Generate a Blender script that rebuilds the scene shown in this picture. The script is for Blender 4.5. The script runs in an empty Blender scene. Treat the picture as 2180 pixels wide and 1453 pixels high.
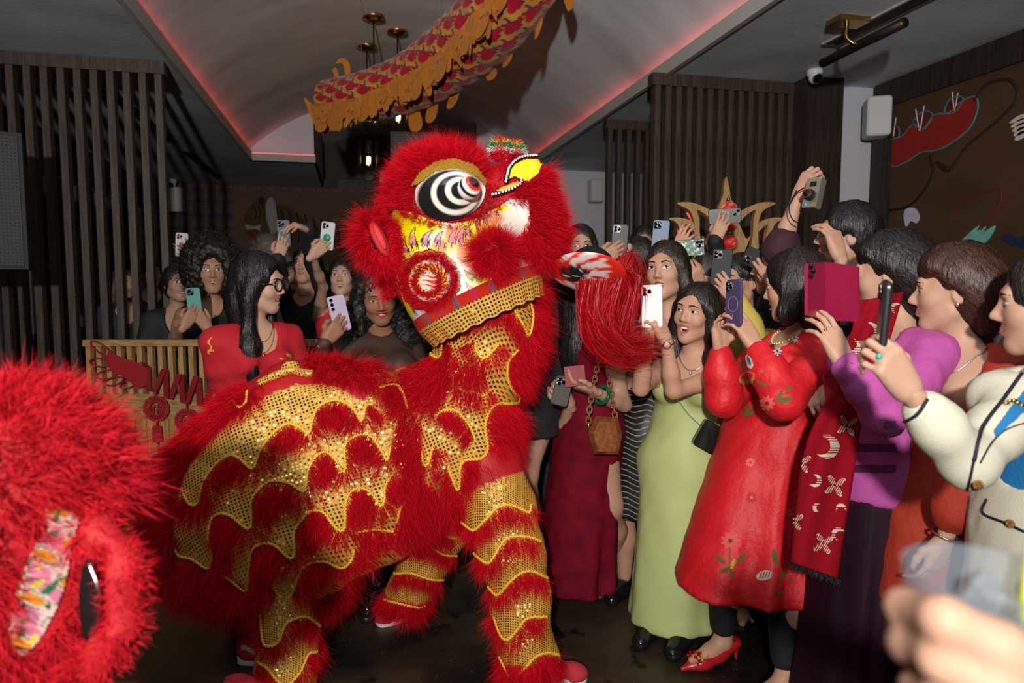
import bpy, math, random
import numpy as np
from mathutils import Matrix, Vector
from mathutils.bvhtree import BVHTree
random.seed(7); RNG = np.random.default_rng(7)
SC = bpy.context.scene; COL = SC.collection
# ---------------- camera, world, light, exposure ----------------
F = 1453.0; IW, IH = 2180, 1453
YAW, PIT, CH = math.radians(13.0), math.radians(4.6), 1.45
CF = np.array([math.sin(YAW)*math.cos(PIT), math.cos(YAW)*math.cos(PIT), -math.sin(PIT)])
CR = np.array([math.cos(YAW), -math.sin(YAW), 0.0]); CU = np.cross(CR, CF); CP = np.array([0, 0, CH])
cam = bpy.data.cameras.new('camera'); camo = bpy.data.objects.new('camera', cam); COL.objects.link(camo)
camo.location = CP; camo.rotation_euler = (math.pi/2-PIT, 0, -YAW)
cam.lens = 36*F/IW; cam.sensor_width = 36; cam.clip_start = .02
cam.dof.use_dof = True; cam.dof.focus_distance = 2.5; cam.dof.aperture_fstop = 3.2
SC.camera = camo
w = bpy.data.worlds.new('world'); SC.world = w; w.use_nodes = True
w.node_tree.nodes['Background'].inputs[0].default_value = (.75, .82, 1, 1)
w.node_tree.nodes['Background'].inputs[1].default_value = 0.
def lamp(name, kind, loc, power, color=(1, 1, 1), size=.05, rot=None, sy=None):
    l = bpy.data.lights.new(name, kind); l.energy = power; l.color = color
    if kind == 'AREA':
        l.size = size
        if sy: l.shape = 'RECTANGLE'; l.size_y = sy
    else: l.shadow_soft_size = size
    o = bpy.data.objects.new(name, l); COL.objects.link(o); o.location = loc
    if rot: o.rotation_euler = rot
    return o
# the photographer's flash, behind and above the camera, its head tilted up: the only light outside the picture
fl_ = lamp('camera_flash_offscreen', 'SPOT', CP - CF*1.6 - CR*.26 + np.array([0, 0, .54]), 570, (1, .965, .92), .07); fl_.data.spot_size = math.radians(150); fl_.data.spot_blend = 1.
fl_.rotation_euler = (math.pi/2+math.radians(22), 0, -YAW)
for sx, xx in ((1, -1.235), (-1, 2.285)):      # red strips hidden in the cove
    lamp('cove_strip', 'AREA', (xx, 5.0, 3.075), 1.5, (1, .05, .04), .03, (0, math.radians(180-sx*-30), 0), 8)
lamp('cove_strip', 'AREA', (-.82, 8.98, 3.075), .2, (1, .05, .04), .75, (math.radians(150), 0, 0), .03)
SC.view_settings.view_transform = 'Standard'; SC.view_settings.look = 'None'
SC.view_settings.exposure = .75; SC.view_settings.gamma = 1.0; SC.view_settings.use_curve_mapping = False
# ---------------- helpers ----------------
def A(*v): return np.array(v, float)
def ray(px, py): return CF + CR*(px-IW/2)/F - CU*(py-IH/2)/F
DSC = 1.
def P(px, py, d): return CP + ray(px, py)*(d*DSC)
def PX(px, py, x): v = ray(px, py); return CP + v*(x/v[0])
def PY(px, py, y): v = ray(px, py); return CP + v*(y/v[1])
def PZ(px, py, z): v = ray(px, py); return CP + v*((z-CH)/v[2])
def nrm(v): v = np.asarray(v, float); return v/(np.linalg.norm(v)+1e-12)
def catmull(pts, n=8, closed=False):
    p = np.asarray(pts, float); m = len(p)
    if closed: q = np.vstack([p[-1:], p, p[:2]])
    else: q = np.vstack([2*p[0]-p[1], p, 2*p[-1]-p[-2]])
    out = []; t = np.linspace(0, 1, n, endpoint=False)[:, None]
    for i in range(len(q)-3):
        a, b, c, d = q[i:i+4]
        out.append(.5*((2*b)+(c-a)*t+(2*a-5*b+4*c-d)*t**2+(3*b-a-3*c+d)*t**3))
    o = np.vstack(out)
    return o if closed else np.vstack([o, p[-1:]])
def resample(p, step, closed=False):
    p = np.asarray(p, float)
    if closed: p = np.vstack([p, p[:1]])
    s = np.r_[0, np.cumsum(np.linalg.norm(np.diff(p, axis=0), axis=1))]
    n = max(2, int(round(s[-1]/step))+1); t = np.linspace(0, s[-1], n)
    o = np.stack([np.interp(t, s, p[:, k]) for k in range(p.shape[1])], 1)
    return o[:-1] if closed else o
# ---------------- materials ----------------
MATS = {}
def mat(name, col=(.5, .5, .5), rough=.6, metal=0., bump=None, attr=False, var=None, emit=None, spec=.5, coat=0., sheen=0., trans=0., alpha=1., sss=0., ior=1.45):
    """Principled material; bump=(scale,strength[,stretch xyz]); var=(scale, amount[, stretch]) mottles the colour."""
    if name in MATS: return MATS[name]
    m = bpy.data.materials.new(name); m.use_nodes = True; MATS[name] = m
    nt = m.node_tree; b = nt.nodes['Principled BSDF']; L = nt.links.new
    b.inputs['Base Color'].default_value = (*col[:3], 1); b.inputs['Roughness'].default_value = rough
    b.inputs['Metallic'].default_value = metal; b.inputs['Specular IOR Level'].default_value = spec
    b.inputs['Coat Weight'].default_value = coat; b.inputs['Sheen Weight'].default_value = sheen
    b.inputs['Transmission Weight'].default_value = trans; b.inputs['Alpha'].default_value = alpha; b.inputs['IOR'].default_value = ior
    if sss: b.inputs['Subsurface Weight'].default_value = sss; b.inputs['Subsurface Radius'].default_value = (.012, .004, .002); b.inputs['Subsurface Scale'].default_value = 1.
    if emit: b.inputs['Emission Color'].default_value = (*emit[0], 1); b.inputs['Emission Strength'].default_value = emit[1]
    src = None
    if attr:
        a = nt.nodes.new('ShaderNodeAttribute'); a.attribute_name = 'paint'; src = a.outputs['Color']; L(src, b.inputs['Base Color'])
    def noise(sc, st=(1, 1, 1), det=4):
        tc = nt.nodes.new('ShaderNodeTexCoord'); mp = nt.nodes.new('ShaderNodeMapping'); mp.inputs['Scale'].default_value = st
        n = nt.nodes.new('ShaderNodeTexNoise'); n.inputs['Scale'].default_value = sc; n.inputs['Detail'].default_value = det
        L(tc.outputs['Object'], mp.inputs[0]); L(mp.outputs[0], n.inputs['Vector']); return n
    if var:
        n = noise(var[0], var[2] if len(var) > 2 else (1, 1, 1), 6)
        mr = nt.nodes.new('ShaderNodeMapRange'); mr.inputs[1].default_value = .25; mr.inputs[2].default_value = .75
        mr.inputs[3].default_value = 1-var[1]; mr.inputs[4].default_value = 1+var[1]; L(n.outputs['Fac'], mr.inputs[0])
        mx = nt.nodes.new('ShaderNodeVectorMath'); mx.operation = 'SCALE'
        if src: L(src, mx.inputs[0])
        else: mx.inputs[0].default_value = col[:3]
        L(mr.outputs[0], mx.inputs['Scale']); L(mx.outputs[0], b.inputs['Base Color'])
    if bump:
        n = noise(bump[0], bump[2] if len(bump) > 2 else (1, 1, 1)); bp = nt.nodes.new('ShaderNodeBump'); bp.inputs['Strength'].default_value = bump[1]
        bp.inputs['Distance'].default_value = .01; L(n.outputs['Fac'], bp.inputs['Height']); L(bp.outputs[0], b.inputs['Normal'])
    return m
def srgb(h):
    if isinstance(h, str): c = np.array([int(h[i:i+2], 16) for i in (0, 2, 4)])/255
    else: c = np.array(h)/255
    return tuple(np.where(c <= .04045, c/12.92, ((c+.055)/1.055)**2.4))
# ---------------- mesh building ----------------
class MB:
    def __init__(s): s.v = []; s.f = []; s.c = []; s.m = []; s.n = 0
    def add(s, v, f, col=None, mi=0):
        v = np.asarray(v, float).reshape(-1, 3); s.v.append(v)
        s.f += [tuple(int(i)+s.n for i in q) for q in f]; s.m += [mi]*len(f)
        c = np.ones((len(v), 3)) if col is None else np.broadcast_to(np.asarray(col, float), (len(v), 3))
        s.c.append(c); s.n += len(v); return s
    def box(s, lo, hi, col=None, mi=0, M=None):
        x0, y0, z0 = lo; x1, y1, z1 = hi
        v = np.array([(x, y, z) for x in (x0, x1) for y in (y0, y1) for z in (z0, z1)], float)
        if M is not None: v = xf(M, v)
        return s.add(v, [(0, 1, 3, 2), (4, 6, 7, 5), (0, 4, 5, 1), (2, 3, 7, 6), (0, 2, 6, 4), (1, 5, 7, 3)], col, mi)
    def rbox(s, lo, hi, r=.004, col=None, mi=0, M=None, n=3):
        """box with rounded vertical (local z) outline corners and a small chamfer"""
        x0, y0, z0 = lo; x1, y1, z1 = hi; o = []
        for cx, cy, a0 in ((x1-r, y1-r, 0), (x0+r, y1-r, 90), (x0+r, y0+r, 180), (x1-r, y0+r, 270)):
            for k in range(n+1):
                a = math.radians(a0+90*k/n); o.append((cx+r*math.cos(a), cy+r*math.sin(a)))
        o = np.array(o); c = o.mean(0); ch = min(r*.35, (z1-z0)*.3); R = []
        for z, q in ((z0, 1), (z0+ch, 0), (z1-ch, 0), (z1, 1)):
            d = o-c; l = np.linalg.norm(d, axis=1, keepdims=True); R.append(np.c_[c+d*(1-q*ch/l), np.full(len(o), z)])
        v = np.vstack(R); m = len(o); f = []
        for k in range(3): f += [(k*m+i, k*m+(i+1) % m, (k+1)*m+(i+1) % m, (k+1)*m+i) for i in range(m)]
        f += [tuple(range(m))[::-1], tuple(range(3*m, 4*m))]
        if M is not None: v = xf(M, v)
        return s.add(v, f, col, mi)
    def tube(s, pts, r, n=8, col=None, mi=0, cap=True, closed=False, flat=1.):
        p = np.asarray(pts, float); m = len(p); r = np.broadcast_to(np.asarray(r, float), (m,))
        t = np.gradient(p, axis=0) if not closed else np.roll(p, -1, 0)-np.roll(p, 1, 0)
        t /= np.linalg.norm(t, axis=1, keepdims=True)+1e-12
        u = np.cross(t[0], (0, 0, 1)); u = nrm(u) if np.linalg.norm(u) > .1 else nrm(np.cross(t[0], (1, 0, 0)))
        V = []; a = np.arange(n)*2*math.pi/n
        for i in range(m):
            u = nrm(u-t[i]*np.dot(u, t[i])); b = np.cross(t[i], u)
            V.append(p[i]+r[i]*(np.cos(a)[:, None]*u+flat*np.sin(a)[:, None]*b))
        f = [(i*n+j, i*n+(j+1) % n, ((i+1) % m)*n+(j+1) % n, ((i+1) % m)*n+j) for i in range(m if closed else m-1) for j in range(n)]
        if cap and not closed: f += [tuple(range(n))[::-1], tuple(range((m-1)*n, m*n))]
        return s.add(np.vstack(V), f, col, mi)
    def lathe(s, prof, c=(0, 0, 0), n=20, col=None, mi=0, M=None):
        a = np.arange(n)*2*math.pi/n; m = len(prof)
        v = np.vstack([np.c_[r*np.cos(a), r*np.sin(a), np.full(n, z)] for r, z in prof])
        f = [(i*n+j, i*n+(j+1) % n, (i+1)*n+(j+1) % n, (i+1)*n+j) for i in range(m-1) for j in range(n)]
        f += [tuple(range(n))[::-1], tuple(range((m-1)*n, m*n))]
        v = xf(M, v) if M is not None else v
        return s.add(v+np.asarray(c), f, col, mi)
    def ball(s, c, r, n=12, col=None, mi=0, M=None):
        k = n//2+1; pr = [(math.sin(math.pi*i/(k-1)), -math.cos(math.pi*i/(k-1))) for i in range(k)]
        pr[0] = (1e-4, -1); pr[-1] = (1e-4, 1); a = np.arange(n)*2*math.pi/n
        v = np.vstack([np.c_[q*np.cos(a), q*np.sin(a), np.full(n, z)] for q, z in pr])*np.asarray(r)
        if M is not None: v = xf(M, v)
        f = [(i*n+j, i*n+(j+1) % n, (i+1)*n+(j+1) % n, (i+1)*n+j) for i in range(k-1) for j in range(n)]
        return s.add(v+np.asarray(c), f, col, mi)
    def prism(s, poly, O, U, V, th, col=None, mi=0):
        """extrude a 2-D outline lying in plane O+U*x+V*y by th along UxV"""
        p = np.asarray(poly, float); O, U, V = map(lambda q: np.asarray(q, float), (O, U, V)); N = nrm(np.cross(U, V))*th; m = len(p)
        b = O+p[:, :1]*U+p[:, 1:]*V
        f = [tuple(range(m))[::-1], tuple(range(m, 2*m))]+[(i, (i+1) % m, m+(i+1) % m, m+i) for i in range(m)]
        return s.add(np.vstack([b, b+N]), f, col, mi)
    def arr(s): return np.vstack(s.v)
    def build(s, name, m, parent=None, smooth=True, paint=False):
        v = np.vstack(s.v); me = bpy.data.meshes.new(name)
        me.from_pydata(v.tolist(), [], s.f); ms = m if isinstance(m, (list, tuple)) else [m]
        for q in ms: me.materials.append(q)
        if len(ms) > 1: me.polygons.foreach_set('material_index', s.m)
        if smooth: me.polygons.foreach_set('use_smooth', [True]*len(me.polygons))
        if paint: setpaint(me, np.vstack(s.c))
        return link(name, me, parent)
def setpaint(me, c):
    a = me.color_attributes.new('paint', 'FLOAT_COLOR', 'POINT')
    a.data.foreach_set('color', np.c_[c, np.ones(len(c))].astype(np.float32).ravel())
def link(name, me, parent=None):
    o = bpy.data.objects.new(name, me); COL.objects.link(o)
    if parent is not None: o.parent = parent
    return o
def xf(M, v): M = np.asarray(M, float); return np.asarray(v, float)@M[:3, :3].T+M[:3, 3]
def frame(O, X, Y, Z): M = np.eye(4); M[:3, 0], M[:3, 1], M[:3, 2], M[:3, 3] = X, Y, Z, O; return M
def fastmesh(name, v, quads, m, parent=None, paint=None, smooth=True, tri=False):
    """numpy arrays straight into a mesh (quads or triangles)"""
    k = 3 if tri else 4; me = bpy.data.meshes.new(name); n = len(quads)
    me.vertices.add(len(v)); me.vertices.foreach_set('co', np.asarray(v, np.float32).ravel())
    me.loops.add(n*k); me.loops.foreach_set('vertex_index', np.asarray(quads, np.int32).ravel())
    me.polygons.add(n); me.polygons.foreach_set('loop_start', np.arange(0, n*k, k, dtype=np.int32)); me.polygons.foreach_set('loop_total', np.full(n, k, np.int32))
    me.polygons.foreach_set('use_smooth', np.full(n, smooth))
    me.update(calc_edges=True)
    for q in (m if isinstance(m, (list, tuple)) else [m]): me.materials.append(q)
    if paint is not None: setpaint(me, paint)
    return link(name, me, parent)
def thing(name, label, cat, loc=(0, 0, 0), group=None):
    o = bpy.data.objects.new(name, None); COL.objects.link(o); o.location = loc; o.empty_display_size = .05
    return tag(o, label, cat, group)
def tag(o, label=None, cat=None, group=None, kind=None):
    for k, q in (('label', label), ('category', cat), ('group', group), ('kind', kind)):
        if q: o[k] = q
    return o
def struct(o): o['kind'] = 'structure'; return o
# children are built in world space; parents sit at the world origin unless a location is given
# ---------------- signed-distance modelling ----------------
BIG = 9.
class SDF:
    """smooth unions of round cones and ellipsoids, sampled only round each primitive, meshed with surface nets"""
    def __init__(s, lo, hi, h):
        s.h = h; s.lo = np.asarray(lo, float); s.n = np.maximum(4, np.ceil((np.asarray(hi)-s.lo)/h).astype(int)+1)
        s.g = np.full(tuple(s.n), BIG, np.float32)
        s.ax = [(s.lo[i]+np.arange(s.n[i])*h).astype(np.float32) for i in range(3)]
    def sl(s, lo, hi):
        a = np.clip(np.floor((np.asarray(lo)-s.lo)/s.h).astype(int)-1, 0, s.n); b = np.clip(np.ceil((np.asarray(hi)-s.lo)/s.h).astype(int)+2, 0, s.n)
        if np.any(b <= a): return None
        S = tuple(slice(a[i], b[i]) for i in range(3))
        return S, s.ax[0][S[0]][:, None, None], s.ax[1][S[1]][None, :, None], s.ax[2][S[2]][None, None, :]
    def put(s, S, d, k, op):
        a = s.g[S]
        if op == 'u':
            if k <= 0: s.g[S] = np.minimum(a, d); return
            q = np.maximum(k-np.abs(a-d), 0)/k; s.g[S] = np.minimum(a, d)-q*q*k*.25
        else:
            d = -d
            if k <= 0: s.g[S] = np.maximum(a, d); return
            q = np.maximum(k-np.abs(a-d), 0)/k; s.g[S] = np.maximum(a, d)+q*q*k*.25
    def cone(s, a, b, ra, rb, k=.02, op='u', flat=None):
        """round cone a-b; flat=(axis, factor) squashes it along a direction"""
        a = np.asarray(a, float); b = np.asarray(b, float); R = max(ra, rb)+k+2*s.h
        r = s.sl(np.minimum(a, b)-R, np.maximum(a, b)+R)
        if r is None: return s
        S, x, y, z = r; ba = b-a; L = float(ba@ba)+1e-9
        px, py, pz = x-a[0], y-a[1], z-a[2]
        t = np.clip((px*ba[0]+py*ba[1]+pz*ba[2])/L, 0, 1)
        qx, qy, qz = px-t*ba[0], py-t*ba[1], pz-t*ba[2]
        if flat is not None:
            w_, fk = flat; q = (qx*w_[0]+qy*w_[1]+qz*w_[2])*(fk-1); qx, qy, qz = qx+q*w_[0], qy+q*w_[1], qz+q*w_[2]
        d = np.sqrt(qx*qx+qy*qy+qz*qz)-(ra+(rb-ra)*t)
        if flat is not None: d = d/max(1., (1+flat[1])/2)
        s.put(S, d, k, op); return s
    def ell(s, c, r, R=None, k=.02, op='u'):
        c = np.asarray(c, float); r = np.broadcast_to(np.asarray(r, float), (3,)); m = max(r)+k+2*s.h; q = s.sl(c-m, c+m)
        if q is None: return s
        S, x, y, z = q; p = [x-c[0], y-c[1], z-c[2]]
        if R is not None: p = [p[0]*R[0][i]+p[1]*R[1][i]+p[2]*R[2][i] for i in range(3)]
        u = [p[i]/r[i] for i in range(3)]; k0 = np.sqrt(u[0]**2+u[1]**2+u[2]**2)
        k1 = np.sqrt((u[0]/r[0])**2+(u[1]/r[1])**2+(u[2]/r[2])**2)+1e-9
        s.put(S, k0*(k0-1)/k1, k, op); return s
    def chain(s, pts, rad, k=.02, op='u', flat=None):
        for i in range(len(pts)-1): s.cone(pts[i], pts[i+1], rad[i], rad[i+1], k, op, flat)
        return s
    def cut(s, p, n):
        """keep only the side behind plane (p, n)"""
        x, y, z = s.ax[0][:, None, None], s.ax[1][None, :, None], s.ax[2][None, None, :]
        s.g = np.maximum(s.g, (x-p[0])*n[0]+(y-p[1])*n[1]+(z-p[2])*n[2]).astype(np.float32); return s
    def mesh(s):
        g = s.g; nx, ny, nz = g.shape; ins = g < 0
        acc = np.zeros((nx-1, ny-1, nz-1, 3), np.float32); cnt = np.zeros((nx-1, ny-1, nz-1), np.float32)
        for ax in range(3):
            i0 = [slice(None)]*3; i1 = [slice(None)]*3; i0[ax] = slice(0, -1); i1[ax] = slice(1, None)
            a, b = g[tuple(i0)], g[tuple(i1)]; cr = np.argwhere((a < 0) != (b < 0))
            if not len(cr): continue
            av = a[tuple(cr.T)]; bv = b[tuple(cr.T)]; t = av/(av-bv); p = cr.astype(np.float32); p[:, ax] += t
            o1, o2 = [q for q in range(3) if q != ax]
            for d1 in (0, 1):
                for d2 in (0, 1):
                    c = cr.copy(); c[:, o1] -= d1; c[:, o2] -= d2
                    ok = (c >= 0).all(1) & (c[:, 0] < nx-1) & (c[:, 1] < ny-1) & (c[:, 2] < nz-1); c = c[ok]
                    np.add.at(acc, tuple(c.T), p[ok]); np.add.at(cnt, tuple(c.T), 1)
        on = cnt > 0; idx = np.full(cnt.shape, -1, np.int64); idx[on] = np.arange(on.sum())
        v = acc[on]/cnt[on][:, None]*s.h+s.lo; Q = []
        for ax in range(3):
            i0 = [slice(None)]*3; i1 = [slice(None)]*3; i0[ax] = slice(0, -1); i1[ax] = slice(1, None)
            A0, B0 = ins[tuple(i0)], ins[tuple(i1)]; cr = np.argwhere(A0 != B0); o1, o2 = (ax+1) % 3, (ax+2) % 3
            ok = (cr[:, o1] > 0) & (cr[:, o2] > 0) & (cr[:, o1] < g.shape[o1]-1) & (cr[:, o2] < g.shape[o2]-1); cr = cr[ok]
            if not len(cr): continue
            q = []
            for d1, d2 in ((1, 1), (0, 1), (0, 0), (1, 0)):
                c = cr.copy(); c[:, o1] -= d1; c[:, o2] -= d2; q.append(idx[tuple(c.T)])
            q = np.stack(q, 1); fl = ~A0[tuple(cr.T)]; q[fl] = q[fl][:, ::-1]; Q.append(q)
        return v, np.vstack(Q)
def smooth_mesh(v, q, it=1, lam=.5):
    for _ in range(it):
        acc = np.zeros_like(v); c = np.zeros(len(v))
        for a, b in ((0, 1), (1, 2), (2, 3), (3, 0)):
            for i, j in ((a, b), (b, a)):
                np.add.at(acc, q[:, i], v[q[:, j]]); np.add.at(c, q[:, i], 1)
        v = v+lam*(acc/np.maximum(c, 1)[:, None]-v)
    return v
def vnormals(v, q):
    n = np.zeros_like(v); fn = np.cross(v[q[:, 2]]-v[q[:, 0]], v[q[:, 3]]-v[q[:, 1]])
    for i in range(4): np.add.at(n, q[:, i], fn)
    return n/(np.linalg.norm(n, axis=1, keepdims=True)+1e-12)
def noise3(p, f, seed=0):
    """cheap smooth pseudo-noise from summed sines"""
    r = np.random.default_rng(seed); o = 0
    for k in range(5):
        d = r.normal(size=3); d /= np.linalg.norm(d); o = o+np.sin(p@d*f*(1+.35*k)*2*math.pi+r.uniform(0, 6.28))/(1+.3*k)
    return o/3.2
def blades(roots, dirs, L, wid, seg=3, droop=.0, curl=.0, seed=1, grav=(0, 0, -1)):
    """tapered fur strands: roots (n,3), directions (n,3); returns verts, tris"""
    r = np.random.default_rng(seed); n = len(roots); L = np.broadcast_to(L, (n,)); wid = np.broadcast_to(wid, (n,))
    s = np.cross(dirs, r.normal(size=(n, 3))); s /= np.linalg.norm(s, axis=1, keepdims=True)+1e-9
    cv = r.normal(size=(n, 3))*curl; g = np.asarray(grav)*droop; V = []
    for i in range(seg):
        t = i/seg; c = roots+(dirs*t+(cv+g)*t*t)*L[:, None]; hw = (wid*(1-t*.75))[:, None]*.5
        V += [c-s*hw, c+s*hw]
    V.append(roots+(dirs+cv+g)*L[:, None]); m = 2*seg+1
    v = np.stack(V, 1).reshape(-1, 3); b = np.arange(n)[:, None]*m; T = []
    for i in range(seg-1):
        a = 2*i; T += [b+np.array([[a, a+1, a+3]]), b+np.array([[a, a+3, a+2]])]
    a = 2*seg-2; T.append(b+np.array([[a, a+1, a+2]]))
    return v, np.concatenate(T, 1).reshape(-1, 3)
# ---------------- room ----------------
def wood(name, c1, c2, sc=(3, 3, .25), rough=.5):
    if name in MATS: return MATS[name]
    m = mat(name, c1, rough); nt = m.node_tree; b = nt.nodes['Principled BSDF']; L = nt.links.new
    tc = nt.nodes.new('ShaderNodeTexCoord'); mp = nt.nodes.new('ShaderNodeMapping'); mp.inputs['Scale'].default_value = sc
    n = nt.nodes.new('ShaderNodeTexNoise'); n.inputs['Scale'].default_value = 12; n.inputs['Detail'].default_value = 5; n.inputs['Distortion'].default_value = .6
    cr = nt.nodes.new('ShaderNodeValToRGB'); cr.color_ramp.elements[0].position = .35; cr.color_ramp.elements[1].position = .68
    cr.color_ramp.elements[0].color = (*c1, 1); cr.color_ramp.elements[1].color = (*c2, 1)
    L(tc.outputs['Object'], mp.inputs[0]); L(mp.outputs[0], n.inputs['Vector']); L(n.outputs['Fac'], cr.inputs[0]); L(cr.outputs[0], b.inputs['Base Color'])
    bp = nt.nodes.new('ShaderNodeBump'); bp.inputs['Strength'].default_value = .15; bp.inputs['Distance'].default_value = .004; L(n.outputs['Fac'], bp.inputs['Height']); L(bp.outputs[0], b.inputs['Normal'])
    return m
M_plaster = mat('plaster', (.64, .67, .69), .8, var=(1.1, .30, (.35, 1.6, 1)), bump=(30, .15))
M_ceil = mat('ceiling_paint', (.55, .61, .65), .85, var=(1.3, .28), bump=(30, .12))
M_trimgrey = mat('fascia_paint', (.42, .40, .37), .7)
M_dark = mat('black_brown', (.012, .010, .009), .6)
M_slat = wood('slat_wood', (.028, .018, .012), (.070, .046, .030), (6, 6, .35), .55)
M_slatL = M_slat
M_panel = wood('panel_wood', (.014, .010, .008), (.040, .026, .019), (5, 5, .3), .5)
M_white = mat('white_wall', (.58, .58, .63), .8, bump=(40, .1), var=(2, .08))
M_greyp = mat('speaker_white', (.55, .55, .54), .5, bump=(200, .1))
M_blackp = mat('black_plastic', (.010, .010, .011), .5, spec=.3)
M_brass = mat('brass', (.45, .29, .10), .3, 1.)
M_oak = wood('oak', (.25, .135, .045), (.42, .25, .095), (6, 6, .5), .45)
M_oakH = wood('oak_h', (.20, .105, .035), (.40, .235, .09), (.35, 5, 6), .45)
M_redfelt = mat('red_felt', (.26, .004, .010), .9, bump=(120, .2))
def floor_mat():
    m = mat('floor_terrazzo', (.02, .016, .012), .33); nt = m.node_tree; b = nt.nodes['Principled BSDF']; L = nt.links.new
    tc = nt.nodes.new('ShaderNodeTexCoord')
    def nz(s, d=5):
        n = nt.nodes.new('ShaderNodeTexNoise'); n.inputs['Scale'].default_value = s; n.inputs['Detail'].default_value = d; L(tc.outputs['Object'], n.inputs['Vector']); return n
    def ramp(src, *e):
        c = nt.nodes.new('ShaderNodeValToRGB'); c.color_ramp.elements[0].position, c.color_ramp.elements[1].position = e[0][0], e[1][0]
        c.color_ramp.elements[0].color, c.color_ramp.elements[1].color = (*e[0][1], 1), (*e[1][1], 1); L(src, c.inputs[0]); return c
    base = ramp(nz(1.6).outputs['Fac'], (.4, (.010, .008, .007)), (.68, (.062, .042, .024)))
    v = nt.nodes.new('ShaderNodeTexVoronoi'); v.inputs['Scale'].default_value = 70; L(tc.outputs['Object'], v.inputs['Vector'])
    sp = ramp(v.outputs['Distance'], (.10, (1, 1, 1)), (.22, (0, 0, 0)))
    g = ramp(nz(22).outputs['Fac'], (.52, (0, 0, 0)), (.62, (1, 1, 1)))
    mu = nt.nodes.new('ShaderNodeMath'); mu.operation = 'MULTIPLY'; L(sp.outputs[0], mu.inputs[0]); L(g.outputs[0], mu.inputs[1])
    mx = nt.nodes.new('ShaderNodeMixRGB'); mx.inputs[2].default_value = (.16, .12, .085, 1); L(mu.outputs[0], mx.inputs[0]); L(base.outputs[0], mx.inputs[1])
    st = ramp(nz(7, 3).outputs['Fac'], (.60, (0, 0, 0)), (.66, (1, 1, 1)))
    m2 = nt.nodes.new('ShaderNodeMixRGB'); m2.inputs[2].default_value = (.006, .005, .005, 1); L(st.outputs[0], m2.inputs[0]); L(mx.outputs[0], m2.inputs[1])
    L(m2.outputs[0], b.inputs['Base Color'])
    rr = nt.nodes.new('ShaderNodeMapRange'); rr.inputs[3].default_value = .22; rr.inputs[4].default_value = .6; L(nz(5).outputs['Fac'], rr.inputs[0]); L(rr.outputs[0], b.inputs['Roughness'])
    return m
XL, XR, YB, YW, ZC = -1.2, 2.25, 9.0, 11.2, 3.0
struct(MB().box((-5, -3, -.1), (6, 12, 0)).build('floor', floor_mat(), smooth=False))
c = MB(); c.box((-5, -3, ZC), (XL-.0, 12, ZC+.06)); c.box((XR, -3, ZC), (6, 12, ZC+.06)); c.box((XL, YB, ZC), (-.44, 12, ZC+.06)); c.box((1.6, YB, ZC), (XR, 12, ZC+.06))
struct(c.build('ceiling', M_ceil, smooth=False))
def vault_z(x): s, a = .8, 1.86; R = (a*a+s*s)/(2*s); return 3.04+np.sqrt(np.maximum(R*R-(x-.525)**2, 0))-(R-s)
xs = np.linspace(.525-1.86, .525+1.86, 49)
vb = MB(); vv = np.array([(x, y, vault_z(x)) for y in (-3, 12) for x in xs]); vb.add(vv, [(i, 49+i, 50+i, i+1) for i in range(48)])
struct(vb.build('ceiling_vault', M_plaster))
for nm, lo, hi in (('trim_1', (XL-.02, -3, ZC-.012), (XL+.016, YB, ZC+.085)), ('trim_2', (XR-.016, -3, ZC-.012), (XR+.02, YB, ZC+.085)), ('trim_3', (XL, YB-.016, ZC-.012), (-.44, YB+.02, ZC+.085)), ('trim_4', (1.6, YB-.016, ZC-.012), (XR, YB+.02, ZC+.085))):
    struct(MB().box(lo, hi).build(nm, M_trimgrey, smooth=False))
for nm, a, b_ in (('wall_lunette_left', -1.36, -.44), ('wall_lunette_right', 1.6, 2.41)):
    x = np.linspace(a, b_, 14); lu = MB(); v = np.vstack([np.c_[x, np.full(14, YB+.13), np.full(14, 3.0)], np.c_[x, np.full(14, YB+.13), vault_z(x)+.02]])
    lu.add(v, [(i, i+1, 15+i, 14+i) for i in range(13)]); lu.box((b_-.02 if a < 0 else a, YB+.13, 3.0), (b_ if a < 0 else a+.02, 12, 4.0)); struct(lu.build(nm, M_white, smooth=False))
struct(MB().box((-5, YW+.02, 0), (6, YW+.2, 4.2)).build('wall_back', mat('brick_mortar', (.06, .05, .045), .9), smooth=False))
wb = bpy.data.objects['wall_back']; M_brick = mat('brick', (.13, .06, .045), .85, var=(9, .5), bump=(40, .5)); M_block = mat('block', (.085, .078, .074), .9, var=(8, .4), bump=(30, .4))
bm_ = None
for r_ in range(9):
    for k in range(9):
        x0 = -2.95+k*.42+(.21 if r_ % 2 else 0); z0 = 1.5+r_*.205
        if z0+.19 > 3.0 and not -.4 < x0 < 1.6: continue
        if bm_ is None: bm_ = MB().box((.008, 0, .008), (.412, .03, .197)).build('brick', M_block, wb, smooth=False); o = bm_
        else: o = bm_.copy(); COL.objects.link(o)
        o.location = (x0, YW-.008-random.random()*.012, z0)
bk = None
for k in range(24):
    if bk is None: bk = MB().box((.006, 0, .005), (.19, .03, .06)).build('brick', M_brick, wb, smooth=False); o = bk
    else: o = bk.copy(); COL.objects.link(o)
    o.location = (-2.95+k*.2, YW-.02-random.random()*.012, 2.92)
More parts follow.
